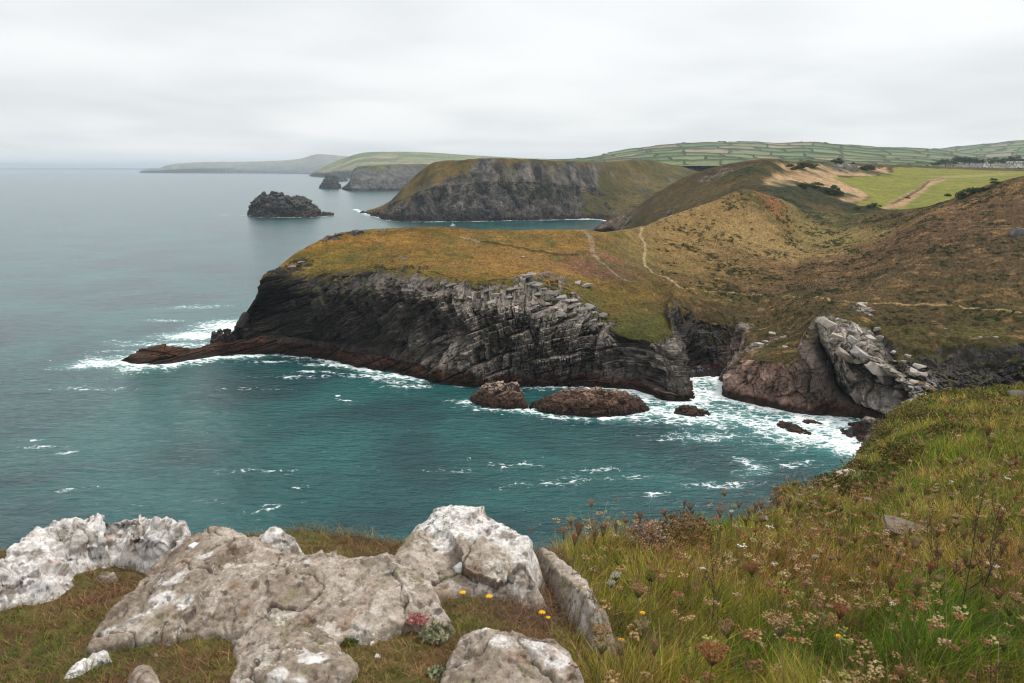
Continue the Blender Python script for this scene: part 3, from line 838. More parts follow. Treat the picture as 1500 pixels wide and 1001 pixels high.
nz = N0[..., 2]
cpx, cpy, cd = proj(G)
nA_ = fbm(G, 40, 4, 203)
nB_ = fbm(G, 11, 4, 205)
nC_ = fbm(G, 120, 3, 208)
def bl(px, py, r, st=(1, 1), sharp=.8, noise=.7):
    return blob(px, py, r, sharp, noise, st)
g1 = .5 + .7 * (.6 * nA_ + .6 * nB_)
moor = ramp3(g1, [A(.030, .030, .012), A(.055, .050, .02), A(.085, .068, .03), A(.13, .095, .05)], [.15, .42, .66, .95])
tan = ramp3(g1, [A(.19, .12, .06), A(.27, .178, .092), A(.34, .235, .13)], [.2, .5, .9])
green = ramp3(g1, [A(.105, .115, .018), A(.14, .14, .022), A(.175, .16, .032)], [.2, .5, .9])
c = moor
def pix_poly(poly, soft=2.5):
    """smooth inside-mask of a ground outline given as picture points, laid on this sheet"""
    w_ = np.array([world_of(*p) for p in poly])
    x, y = G[..., 0], G[..., 1]
    ins = np.zeros(x.shape, bool)
    for (x1, y1, _), (x2, y2, _) in zip(w_, np.roll(w_, -1, 0)):
        ins ^= ((y1 > y) != (y2 > y)) & (x < (x2 - x1) * (y - y1) / (y2 - y1 + 1e-9) + x1)
    d = np.minimum(seg_dist(G, w_), 1e6)
    d2 = seg_dist(G, np.array([w_[-1], w_[0]]))
    d = np.minimum(d, d2)
    return sstep(-soft, soft, np.where(ins, d, -d) + soft * 1.2 * nB_)
spurg = bl(1000, 300, 60, (1.2, 1)) * .5
c = mix(c, A(.075, .065, .03), spurg)
c = mix(c, A(.10, .082, .035), .5 * bl(1060, 262, 40, (1, 1)))
c = mix(c, A(.035, .04, .015), .6 * bl(1110, 270, 35, (1, 1)))
tanm = pix_poly([(1122, 262), (1135, 252), (1165, 250), (1150, 244), (1140, 237), (1180, 237), (1225, 238), (1300, 242), (1308, 251), (1285, 256), (1232, 254), (1225, 258), (1250, 268), (1272, 279), (1277, 287), (1262, 293), (1235, 296), (1240, 285), (1210, 274), (1172, 270), (1130, 276)], 4)
c = c * (1 - tanm[..., None]) + tan * tanm[..., None]
grm = pix_poly([(1224, 257), (1290, 256), (1311, 250), (1312, 242), (1350, 243), (1420, 245.5), (1520, 248), (1700, 247.5), (1900, 247.5), (1900, 290), (1510, 285), (1400, 296), (1330, 303), (1300, 304), (1290, 302), (1245, 296), (1272, 291), (1278, 284), (1265, 276)], 2.5)
c = c * (1 - grm[..., None]) + green * grm[..., None]
strip = pix_poly([(1296, 303), (1310, 292), (1325, 284), (1345, 272), (1362, 260), (1390, 256), (1382, 262), (1365, 268), (1345, 283), (1322, 300)], 2.5)
c = c * (1 - strip[..., None]) + tan * strip[..., None]
pale = pix_poly([(1350, 256), (1400, 254), (1450, 252), (1500, 250), (1500, 251), (1450, 255), (1400, 258)], 5)
c = mix(c, A(.23, .19, .07), .7 * pale)
d = line_dist([(1308, 296), (1325, 285), (1345, 273), (1362, 262), (1385, 258)])
c = mix(c, A(.075, .045, .025), .8 * sstep(2.6, 1.0, d + 1.2 * nB_))
dv = line_dist([(1250, 311), (1275, 306), (1290, 303), (1330, 302)])
bush = np.zeros_like(nz)
for (x, y, r, st) in [(1165, 243, 16, (1.8, .6)), (1140, 243, 12, (1, .8)), (1192, 243, 12, (2, .6)), (1255, 247, 30, (1.3, .9)), (1272, 250, 26, (1.4, .7)), (1215, 240, 20, (2, .7)), (1190, 273, 18, (1.3, .8)), (1215, 279, 20, (1.3, .8)), (1235, 283, 16, (1, .7)), (1180, 282, 22, (1.2, 1)), (1205, 290, 20, (1.4, 1)), (1150, 280, 18, (1, 1)),
                      (1165, 297, 18, (1, 1)), (1230, 297, 14, (1.6, .7)), (1280, 304, 10, (1, 1)), (1255, 307, 12, (1, 1)), (1090, 250, 22, (1, 1))]:
    bush = np.maximum(bush, bl(x, y, r, st))
c = mix(c, A(.028, .040, .014), .92 * bush)
c = mix(c, A(.15, .10, .06), .8 * bl(1130, 300, 16))
rk = np.zeros_like(nz)
for (x, y, r) in [(1240, 245, 12), (1235, 248, 8), (1045, 253, 14), (1060, 250, 10), (1032, 257, 10), (975, 309, 10), (880, 333, 40), (900, 331, 26)]:
    rk = np.maximum(rk, bl(x, y, r, (1, 1), .7, .9))
sea_e = sstep(9, 4, G[..., 2] + 5 * nB_)
rk = np.maximum(rk, sea_e)
rockc = ramp3(.5 + .8 * nB_, [A(.04, .038, .036), A(.12, .11, .10), A(.24, .22, .2)], [.2, .55, .95]) * (1 - .75 * sea_e)[..., None]
c = c * (1 - rk[..., None]) + rockc * rk[..., None]
c = mix(c, c * A(.80, .66, .50), 1 - np.maximum(grm, tanm))
c *= (1 + .5 * fbm(G, 4.5, 3, 221) * (1 - .6 * grm))[..., None]
G2 = G.copy()
smooth_ = np.maximum(grm, tanm * .8)
G2[..., 2] += ((1 - smooth_) * (1.2 * nB_ + .9 * fbm(G, 5, 3, 225)) * np.where(V > 4.7, .35, 1) + 3.0 * bush * (0.6 + .7 * nB_) * np.where(V > 4.6, .55, 1)).astype(np.float32)
G2 += N0 * (rk * 4.0 * fbm(G, 9, 4, 231, aniso=(1, 1, .5)))[..., None]
G2[..., 2] -= 1.0 * sstep(3, 1, d)
grid_obj("upper_fields", G2, land_mat("fields_and_gorse", .35, .35, .8, .4), np.clip(c, .01, .6), kind="structure", label="green field and tan stubble above the valley")
UPPER = G2

# ------------------------------------------------------------------ far sea cliffs
def cliff_land(name, cols, nrow, ucounts, vcounts, size, colour, label, mat, seed, amp=1.0, shore_row=1):
    S = sheet(cols, nrow)
    S = np.concatenate([S[:, :1] + np.array([0, -size * .2, -14.0]), S, S[:, -1:] + np.array([0, size * 1.2, -size * .7])], 1)
    G, U, V = loft(S, ucounts, [4] + vcounts + [6])
    N0 = normals(smooth_grid(G, 2))
    N0 *= np.sign(-(N0[..., 1]).mean())
    col, rock, G = colour(G, U, V, N0, seed, size)
    rough = (fbm(G, size * .30, 5, seed + 3, .55, (1, 1, .45)) * 1.1 + fbm(G, size * .08, 4, seed + 9, .6, (1, 1, .6)) * .55) * size * .19 * amp
    ridge = np.where(V > V.max() - 2.3, .25, 1.0)
    G = G + N0 * (rough * (.25 + .75 * rock) * ridge)[..., None].astype(np.float32)
    G[..., 2] += (fbm(G, size * .5, 4, seed + 15) * size * .022).astype(np.float32)
    SHORE.append(S[:, 1, :2].copy())
    return grid_obj(name, G, mat, np.clip(col, .008, .6), kind="structure", label=label), G

def willa_colour(G, U, V, N, seed, size):
    a, b = fbm(G, 45, 5, seed), fbm(G, 12, 4, seed + 1, .6, (1, 1, .4))
    e = fbm(G, 26, 4, seed + 5, .55, (1, 1, .3))
    px, py, _ = proj(G)
    topg = sstep(4.45, 4.8, V + .35 * a + .25 * b)
    # west nose and the eastern combe are turf down to the beach
    lw = 312 - (px - 560) * .53
    west = sstep(-7, 7, lw - py + 22 * a + 14 * b) * sstep(715, 690, px) * sstep(1.6, 2.4, V + .6 * b)
    east = sstep(-10, 10, px - 882 + (py - 238) * .5 + 26 * a + 14 * b) * sstep(1.2, 2.0, V + .8 * b)
    g = np.clip(np.maximum(np.maximum(topg, west), east), 0, 1)
    g *= 1 - .75 * sstep(.18, .4, fbm(G, 30, 4, seed + 7)) * (1 - west)
    rock = 1 - g
    rc = ramp3(.5 + .8 * b + .35 * e, [A(.022, .021, .021), A(.065, .06, .055), A(.125, .11, .095), A(.21, .18, .155)], [.15, .42, .66, .95])
    low = sstep(2.6, 1.6, V + .9 * a) * sstep(760, 690, px)
    rc = mix(rc, A(.035, .037, .04), .8 * low)
    rust = sstep(700, 800, px) * sstep(850, 800, px)
    rc = mix(rc, A(.26, .215, .18), .55 * rust * sstep(-.05, .3, e))
    scree = sstep(745, 790, px + 30 * b) * sstep(880, 850, px) * sstep(1.9, 1.2, V + .4 * b)
    rc = mix(rc, A(.26, .245, .22), .7 * scree)
    rc = mix(rc, A(.055, .06, .025), .4 * sstep(.05, .35, a))
    tide = sstep(7, 3, G[..., 2] + 4 * b)
    rc = mix(rc, A(.035, .022, .018), .9 * tide)
    gc = ramp3(.5 + .8 * a + .3 * b, [A(.04, .045, .015), A(.075, .075, .024), A(.12, .105, .04), A(.17, .13, .06)], [.15, .42, .66, .95])
    gc = mix(gc, A(.16, .125, .06), .45 * sstep(660, 610, px) * sstep(300, 312, py + 20 * b)) * A(.85, .78, .72)
    gc = mix(gc, A(.055, .06, .02), .5 * east) * A(1.0, .85, .75)
    dk = east * sstep(.0, .3, fbm(G, 25, 4, seed + 12)) * sstep(3.4, 2.2, V)
    gc = mix(gc, A(.03, .03, .028), .8 * dk)
    return gc * g[..., None] + rc * rock[..., None], rock, G

W = [
    [(520, 313, "z-8"), (524, 312, "z-8"), (528, 311, "z-7"), (530, 310, "z-6"), (532, 309, "z-6")],
    [(536, 313.5, "z0"), (538, 312, 1295), (541, 310, 1300), (544, 308, 1306), (547, 306, 1315)],
    [(553, 318, "z0"), (555, 314, 1215), (559, 308, 1225), (564, 302, 1240), (570, 296, 1260)],
    [(576, 323.5, "z0"), (578, 317, 1110), (582, 304, 1130), (588, 288, 1160), (596, 270, 1200)],
    [(605, 325, "z0"), (607, 317, 1090), (610, 298, 1110), (614, 275, 1140), (618, 249, 1190)],
    [(635, 325, "z0"), (636, 315, 1090), (638, 293, 1105), (640, 265, 1130), (642, 236.5, 1180)],
    [(672, 324.5, "z0"), (672, 314, 1095), (674, 290, 1108), (676, 262, 1130), (678, 234.5, 1165)],
    [(715, 324, "z0"), (715, 313, 1100), (716, 286, 1115), (717, 258, 1130), (718, 232.5, 1150)],
    [(760, 323, "z0"), (760, 313, 1112), (761, 288, 1132), (762, 258, 1145), (763, 233, 1165)],
    [(800, 322.5, "z0"), (802, 312, 1125), (804, 290, 1150), (806, 262, 1170), (808, 235.5, 1195)],
    [(835, 321.5, "z0"), (838, 312, 1142), (841, 290, 1170), (844, 264, 1200), (848, 237, 1240)],
    [(862, 321, "z0"), (868, 313, 1150), (874, 296, 1190), (880, 270, 1250), (888, 237, 1340)],
    [(885, 322, "z0"), (898, 314, 1160), (912, 298, 1220), (926, 270, 1320), (940, 234.5, 1430)],
    [(895, 326, "z0"), (930, 312, 1150), (950, 296, 1230), (968, 270, 1350), (985, 241, 1500)],
    [(905, 332, "z0"), (950, 318, 1080), (985, 300, 1180), (1010, 275, 1350), (1030, 247, 1560)],
    [(920, 340, "z0"), (990, 325, 1000), (1040, 310, 1100), (1070, 285, 1300), (1090, 250, 1600)],
]
M_CLIFF = land_mat("far_cliff_rock", .12, .4, 3.0, .5)
q = lambda L: [max(8, int(v * QF)) for v in L]
cliff_land("sea_cliff", W, 5, q([12, 26, 32, 36, 40, 46, 52, 54, 48, 44, 34, 34, 36, 36, 30]), q([24, 50, 50, 50]), 60, willa_colour, "tall grey cliff with grassy top beyond the bay", M_CLIFF, 301)

def plain_colour(rockc, grassc, edge):
    def f(G, U, V, N, seed, size):
        a, b = fbm(G, size * .7, 5, seed), fbm(G, size * .2, 4, seed + 1, .6, (1, 1, .5))
        g = sstep(edge - .3, edge + .3, V + .7 * a + .3 * b)
        rc = ramp3(.5 + .8 * b + .3 * a, [A(*rockc) * .45, A(*rockc), A(*rockc) * 1.7], [.15, .5, .95])
        gc = ramp3(.5 + .8 * a + .3 * b, [A(*grassc) * .6, A(*grassc), A(*grassc) * 1.5], [.15, .5, .95])
        rc = mix(rc, A(.03, .024, .02), .9 * sstep(.12, .05, G[..., 2] / size + .05 * b))
        return gc * g[..., None] + rc * (1 - g)[..., None], 1 - g, G
    return f

W2 = [
    [(497, 279.5, "z-6"), (498, 279, "z-5"), (499, 278, "z-5"), (500, 277, "z-5")],
    [(509, 279, "z0"), (510, 274, 2640), (511, 269, 2650), (513, 264, 2670)],
    [(515, 280, "z0"), (515, 270, 2600), (517, 258, 2630), (519, 248, 2690)],
    [(530, 280, "z0"), (530, 270, 2600), (530, 257, 2640), (531, 243.5, 2700)],
    [(560, 280, "z0"), (560, 270, 2600), (560, 258, 2650), (560, 242, 2720)],
    [(600, 279, "z0"), (600, 268, 2680), (600, 255, 2720), (600, 240.5, 2800)],
    [(650, 277, "z0"), (650, 268, 2860), (650, 255, 2900), (650, 240.5, 3000)],
    [(720, 275, "z0"), (720, 268, 3060), (720, 255, 3100), (720, 241, 3200)],
]
cliff_land("sea_cliff", W2, 4, q([8, 16, 24, 40, 50, 40, 20]), q([20, 24, 24]), 80, plain_colour((.085, .082, .075), (.085, .085, .04), 3.5), "dark flat topped headland in the middle distance", land_mat("mid_cliff_rock", .05, .35, 6, .5), 331, .5)

W3 = [
    [(452, 259, "z-5"), (453, 258, "z-5"), (454, 258, "z-5"), (455, 257, "z-5")],
    [(457, 258.5, "z0"), (459, 254, 7100), (462, 251, 7200), (466, 249, 7400)],
    [(475, 259.5, "z0"), (476, 254, 6600), (480, 247, 6900), (484, 240, 7300)],
    [(500, 260.5, "z0"), (500, 252, 6200), (503, 243, 6600), (506, 231, 7300)],
    [(540, 262, "z0"), (540, 252, 5600), (541, 240, 6200), (542, 223, 7300)],
    [(600, 262, "z0"), (600, 252, 5600), (600, 240, 6200), (600, 222.5, 7500)],
    [(680, 262, "z0"), (680, 254, 5600), (680, 243, 6200), (680, 227, 7500)],
    [(760, 262, "z0"), (760, 255, 5600), (760, 245, 6200), (760, 231.5, 7500)],
    [(840, 262, "z0"), (840, 256, 5600), (840, 247, 6200), (840, 234.5, 7500)],
    [(930, 262, "z0"), (930, 256, 5600), (930, 248, 6200), (930, 240, 7500)],
]
def field_colour(rockc):
    def f(G, U, V, N, seed, size):
        b = fbm(G, size * .4, 4, seed)
        cx, cy = G[..., 0] * .9 + 120 * b, G[..., 1] * .55 + 60 * b
        ix, iy = np.floor(cx / 210), np.floor(cy / 130)
        h = hsh(ix, iy)
        pal = np.array([(.14, .16, .05), (.17, .18, .06), (.11, .14, .045), (.22, .19, .09), (.09, .12, .04), (.19, .17, .08)], np.float32)
        gc = pal[np.minimum((h * 6).astype(int), 5)]
        fx, fy = cx / 210 - ix, cy / 130 - iy
        hedge = np.maximum(sstep(.05, .02, np.minimum(fx, 1 - fx)), sstep(.09, .04, np.minimum(fy, 1 - fy)))
        gc = mix(gc, A(.03, .045, .018), .85 * hedge)
        g = sstep(2.05, 2.35, V + .6 * b)
        rc = ramp3(.5 + .8 * b, [A(*rockc) * .6, A(*rockc), A(*rockc) * 1.5], [.15, .5, .95])
        return gc * g[..., None] + rc * (1 - g)[..., None], (1 - g) * .8, G
    return f
M_FAR = land_mat("distant_land", .01, .2, 10, .3)
cliff_land("distant_cape", W3, 4, q([8, 16, 24, 36, 50, 50, 40, 40, 20]), q([16, 20, 30]), 110, field_colour((.09, .085, .07)), "hazy blue cape with pale fields above it", M_FAR, 351, .7)
W4 = [
    [(203, 253.4, "z-3"), (204, 253.2, "z-3"), (205, 253, "z-3")],
    [(207, 253.3, "z0"), (210, 251, 12800), (214, 248, 13000)],
    [(222, 253.4, "z0"), (224, 250, 12700), (227, 246, 13000)],
    [(232, 253.5, "z0"), (232, 250, 12700), (233, 246.5, 13000)],
    [(246, 253.5, "z0"), (246, 249, 12700), (246, 242, 13000)],
    [(270, 253.6, "z0"), (270, 248, 12600), (270, 239, 13100)],
    [(310, 253.8, "z0"), (310, 247, 12500), (310, 237.5, 13200)],
    [(360, 254, "z0"), (360, 247, 12300), (360, 237, 13200)],
    [(410, 254.4, "z0"), (410, 246, 11800), (410, 235.5, 13000)],
    [(440, 254.8, "z0"), (440, 245, 11400), (440, 232.5, 13000)],
    [(465, 255, "z0"), (465, 244, 11200), (466, 226, 13000)],
    [(490, 255, "z0"), (490, 245, 11200), (490, 227.5, 13000)],
    [(530, 255, "z0"), (530, 246, 11200), (530, 231, 13000)],
    [(600, 255, "z0"), (600, 247, 11200), (600, 234, 13000)],
]
cliff_land("distant_coast", W4, 3, q([6, 10, 8, 10, 16, 26, 30, 30, 24, 20, 20, 20, 20]), q([20, 26]), 130, plain_colour((.12, .125, .12), (.17, .175, .12), 2.3), "faint blue coast reaching out to a low point", M_FAR, 371, .6)
W5 = [[(x, 249.4, "z0"), (x, 246.5, 35000), (x, y + 2.5, 36000)] for x, y in [(-300, 238), (-150, 237), (0, 236.5), (60, 237.5), (110, 239), (150, 240.5), (180, 242), (205, 245), (240, 247)]]
cliff_land("distant_shore", W5, 3, q([10] * 8), q([8, 8]), 150, plain_colour((.25, .26, .26), (.28, .29, .26), 1.5), "barely visible land on the sea horizon", M_FAR, 391, .3)

# ------------------------------------------------------------------ inland hills with hedged fields
def field_hill(name, cols, uc, vc, seed, label, cell, pal, slant=.35):
    S = sheet(cols, 5)
    S = np.concatenate([S, S[:, -1:] + np.array([0, 500, -120.0])], 1)
    G, U, V = loft(S, q(uc), q(vc) + [6])
    b = fbm(G, 420, 4, seed)
    cu = U * .95 + V * slant + .5 * b
    cv = V * cell + .8 * b + .22 * U * (1 if seed % 2 else -1)
    iv = np.floor(cv)
    iu = np.floor(cu * (0.8 + .5 * hsh(iv, iv * 0 + seed)) + 5 * hsh(iv, iv * 0 + 3))
    fu = cu * (0.8 + .5 * hsh(iv, iv * 0 + seed)) + 5 * hsh(iv, iv * 0 + 3) - iu
    fv = cv - iv
    h = hsh(iu, iv, iv * 0 + seed)
    pal = np.array(pal, np.float32)
    c = pal[np.minimum((h * len(pal)).astype(int), len(pal) - 1)]
    c = c * (1 + .35 * fbm(G, 60, 4, seed + 4))[..., None]
    e1, e2 = np.minimum(fv, 1 - fv), np.minimum(fu, 1 - fu)
    n_ = .5 + .8 * fbm(G, 45, 3, seed + 8)
    hed = np.maximum(sstep(.10, .04, e1 * (.85 + .3 * n_)), sstep(.026, .012, e2 * (.85 + .3 * n_)))
    c = mix(c, A(.022, .035, .014), .92 * hed)
    G = G.copy()
    G[..., 2] += (5.0 * hed + 6 * fbm(G, 200, 3, seed + 6)).astype(np.float32)
    return grid_obj(name, G, M_FAR2, np.clip(c, .01, .6), kind="structure", label=label), G
M_FAR2 = land_mat("hedged_fields", .03, .2, 3, .3)
PALF = [(.115, .145, .065), (.135, .16, .075), (.10, .135, .06), (.145, .17, .08), (.175, .165, .095), (.12, .15, .065), (.20, .175, .11), (.09, .12, .055)]
topA = [(780, 236), (840, 234), (870, 229.5), (910, 222), (960, 214.5), (1000, 210.5), (1050, 208.5), (1100, 210), (1140, 212), (1180, 209.5), (1220, 212.5), (1280, 217.5), (1330, 219), (1370, 222), (1410, 228), (1460, 236)]
colsA = [[(x, 252, 1700), (x, 252 * .62 + y * .38, 2100), (x, 252 * .38 + y * .62, 2600), (x, 252 * .15 + y * .85, 3100), (x, y, 3600)] for x, y in topA]
field_hill("field_hill", colsA, [34] * 15, [26, 26, 26, 26], 411, "broad green hill divided into hedged fields", 1.9, PALF)
topB = [(1300, 224), (1350, 221), (1380, 217.5), (1420, 213.5), (1460, 210), (1500, 206.5), (1560, 203), (1650, 200), (1850, 205)]
colsB = [[(x, 252, 2600), (x, 252 * .62 + y * .38, 3200), (x, 252 * .38 + y * .62, 3800), (x, 252 * .15 + y * .85, 4400), (x, y, 5000)] for x, y in topB]
field_hill("field_hill", colsB, [30, 30, 36, 36, 36, 40, 20, 20], [24, 24, 24, 24], 432, "higher blue green hill behind the village", 2.0, PALF)
# the land the village stands on, and the low ground behind the far cliff
plat = [[(x, y0, d0), (x, y1, d1)] for x, y0, d0, y1, d1 in [(930, 243, 1500, 241, 2600), (1040, 243, 1500, 240, 2600), (1150, 245, 1400, 240.5, 2600), (1300, 246, 1300, 242, 2600), (1400, 247, 1300, 243, 2600), (1500, 248, 1300, 243, 2600), (1700, 248, 1300, 243, 2600)]]
S = sheet(plat, 4)
G, U, V = loft(S, q([24] * 6), q([16, 16, 16]))
b = fbm(G, 90, 4, 451)
c = ramp3(.5 + .8 * b, [A(.05, .06, .02), A(.12, .13, .05), A(.20, .17, .08)], [.2, .5, .9])
G[..., 2] += (2 * b).astype(np.float32)
grid_obj("village_ground", G, M_FAR2, c, kind="structure", label="rough pasture around the village")
# ------------------------------------------------------------------ the ground underfoot: cliff-top platform and the slope to the right
from mathutils.bvhtree import BVHTree
EDGE = [(-2600, 900, 3.2), (-1200, 860, 3.4), (-420, 830, 3.5), (-150, 830, 3.5), (0, 806, 3.55), (150, 792, 3.6), (300, 790, 3.62), (450, 784, 3.7), (600, 792, 3.62), (700, 800, 3.6), (780, 812, 3.62), (830, 812, 4.0), (870, 805, 4.4),
        (920, 797, 4.8), (975, 793, 5.1), (1040, 780, 5.6), (1100, 765, 6.3), (1150, 752, 7.1), (1185, 738, 8.1), (1212, 719, 10.3), (1240, 700, 13.2), (1266, 678, 17.5), (1285, 655, 21.5), (1297, 636, 24), (1312, 610, 28), (1340, 592, 30.5),
        (1400, 581, 32.5), (1500, 572, 33.5), (1650, 560, 35), (1900, 556, 36), (2700, 540, 38), (4300, 520, 42)]
NK = 9
N = []
for px, py, Ye in EDGE:
    e = at_y(px, py, Ye)
    y0 = 1.35
    x0 = (px - 750) / F * y0
    g0 = np.array([x0, y0, 68.45])
    far = [g0 + np.array([x0 * 1.6, -4.5, 0.35]), g0 + np.array([x0 * .4, -1.0, 0.06])]
    ks = np.linspace(0, 1, NK + 1) ** (1.0 if Ye < 9 else 1.9)
    row = []
    for k in ks:
        Y = y0 + (Ye - y0) * k
        z = 68.45 + (e[2] - 68.45) * (Y - y0) / (Ye - y0)
        dy_f = z - EYE
        # x follows the picture column
        p = at_y(px, py, Ye)
        row.append(np.array([p[0] * (Y * CP - dy_f * SP) / (Ye * CP - (e[2] - EYE) * SP), Y, z]))
    s = max(1.0, Ye / 8)
    row += [e + np.array([-.10 * s, .30 * s, -.42 * s]), e + np.array([-.3 * s, .9 * s, -2.4 * s]), e + np.array([-1.2 * s, 3.2 * s, -13.0 - s]), e + np.array([-3 * s, 9 * s, -e[2] * .62]), e + np.array([-5 * s, 16 * s, -e[2] - 6])]
    N.append(far + row)
N = np.array(N)
SHORE.append(N[:, -1, :2].copy())
uc = [int(min(110, max(10, q_))) for q_ in np.diff([e[0] for e in EDGE]) * .42]
uc[0] = uc[1] = 60
G, U, V = loft(N, uc, [10, 8] + [18] * 5 + [26] * 4 + [10, 10, 14, 12, 10])
dist_c = np.sqrt(G[..., 0] ** 2 + G[..., 1] ** 2)
onr = sstep(10.5, 13, U)                                   # 0 on the rocky platform, 1 on the grassy slope
cliffv = sstep(11.2, 12.2, V)
G0 = G.copy()
G[..., 2] += (fbm(G, .5, 4, 601) * .05 * (1 + onr) + onr * sstep(5, 12, dist_c) * (fbm(G, 2.6, 4, 603) * .42 + .18 * np.abs(fbm(G, 1.1, 3, 606)))).astype(np.float32)
# the dark hollow on the near right of the slope
G += normals(G) * (cliffv * fbm(G, 3, 4, 609) * 1.2)[..., None]
a, b = fbm(G, .55, 4, 611), fbm(G, .16, 4, 613)
soil = ramp3(.5 + .8 * a + .3 * b, [A(.045, .030, .016), A(.085, .052, .026), A(.075, .07, .02), A(.12, .09, .04)], [.15, .42, .66, .95])
slope = ramp3(.5 + .7 * fbm(G, 2.2, 4, 615) + .3 * b, [A(.020, .022, .007), A(.036, .036, .010), A(.055, .046, .015), A(.07, .05, .022)], [.15, .42, .66, .95])
c = soil * (1 - onr[..., None]) + slope * onr[..., None]
c = mix(c, A(.10, .095, .085), cliffv * .9)
grid_obj("clifftop", G, land_mat("soil_and_turf", 14, .4, .02, .6), np.clip(c, .008, .5), kind="structure", label="grassy cliff top under the camera sloping away to the right")
NF = grid_faces(*G.shape[:2])
NEAR_BVH = BVHTree.FromPolygons([tuple(v) for v in G.reshape(-1, 3).tolist()], NF.tolist())
NEARG, NEARV, NEARU = G, V, U

def ground(x, y):
    h = NEAR_BVH.ray_cast(Vector((x, y, 90)), Vector((0, 0, -1)))
    return h[0].z if h[0] else 68.3

def hit(px, py):
    r = ray(px, py)
    h = NEAR_BVH.ray_cast(Vector((0, 0, EYE)), Vector(r).normalized())
    return h[0]

# ------------------------------------------------------------------ rock outcrops at the camera's feet
def plane_pt(px, py, h=0.0):
    x, y, z = ray(px, py)
    Y = (h - 1.38) / (z / y + .1)
    return np.array([x / y * Y, Y, EYE + z / y * Y])

ROCK_POLYS = []
k = NT("lichen_rock")
ob = k.obj()
n1, n2 = k.noise(55, 6, .7, ob), k.noise(240, 3, .6, ob)
spk_ = k.ramp(k.noise(130, 4, .7, ob), .63, .72)
cc_ = k.scale_col(k.attr("Col"), k.math("MULTIPLY", k.ramp(n1, .25, .75, .70, 1.28), k.ramp(n2, .3, .7, .86, 1.12)))
lich_ = k.math("MULTIPLY", k.ramp(k.noise(11, 11, .74, ob, .4), .555, .572), k.ramp(k.noise(2.6, 4, .6, ob), .42, .56))
cc_ = k.mix(k.math("MULTIPLY", lich_, .85), cc_, k.mix(k.ramp(k.noise(60, 3, .6, ob), .4, .6), (.60, .56, .51), (.44, .41, .35)))
lich2_ = k.math("MULTIPLY", k.ramp(k.noise(24, 10, .72, ob, .3), .60, .612), k.ramp(k.noise(3.4, 3, .6, ob), .5, .6))
cc_ = k.mix(k.math("MULTIPLY", lich2_, .6), cc_, (.27, .25, .12))
dark_ = k.ramp(k.noise(34, 11, .76, ob, .5), .615, .635)
cc_ = k.mix(k.math("MULTIPLY", dark_, .8), cc_, (.06, .048, .04))
cc_ = k.mix(k.math("MULTIPLY", spk_, .55), cc_, (.06, .05, .042))
M_ROCK = k.fin(cc_, .92, .15, k.bump(n2, .5, .004, k.bump(n1, .8, .014)))

def inside_poly(x, y, poly):
    ins = np.zeros(np.shape(x), bool)
    for (x1, y1), (x2, y2) in zip(poly, np.roll(poly, -1, 0)):
        ins ^= ((y1 > y) != (y2 > y)) & (x < (x2 - x1) * (y - y1) / (y2 - y1 + 1e-12) + x1)
    return ins

def edge_dist(x, y, poly):
    best = np.full(np.shape(x), 1e9)
    for (x1, y1), (x2, y2) in zip(poly, np.roll(poly, -1, 0)):
        dx, dy = x2 - x1, y2 - y1
        t = np.clip(((x - x1) * dx + (y - y1) * dy) / (dx * dx + dy * dy + 1e-12), 0, 1)
        best = np.minimum(best, np.hypot(x - x1 - t * dx, y - y1 - t * dy))
    return best

def facets(x, y, size, seed, tilt, off):
    """broken planes: each jittered cell has its own tilt and level; also the distance to the joint between cells"""
    gx, gy = x / size, y / size
    ix, iy = np.floor(gx), np.floor(gy)
    d1 = np.full(x.shape, 9.0)
    d2 = d1.copy()
    out = np.zeros(x.shape)
    for a in (-1, 0, 1):
        for b in (-1, 0, 1):
            jx, jy = ix + a, iy + b
            z0 = jx * 0 + seed
            cx, cy = jx + .1 + .8 * hsh(jx, jy, z0), jy + .1 + .8 * hsh(jx, jy, z0 + 1)
            d = np.hypot(gx - cx, gy - cy)
            v = ((hsh(jx, jy, z0 + 2) - .5) * (gx - cx) + (hsh(jx, jy, z0 + 3) - .5) * (gy - cy)) * size * 2 * tilt + (hsh(jx, jy, z0 + 4) - .5) * off
            m = d < d1
            d2 = np.where(m, d1, np.minimum(d2, d))
            out = np.where(m, v, out)
            d1 = np.where(m, d, d1)
    return out, (d2 - d1) * size

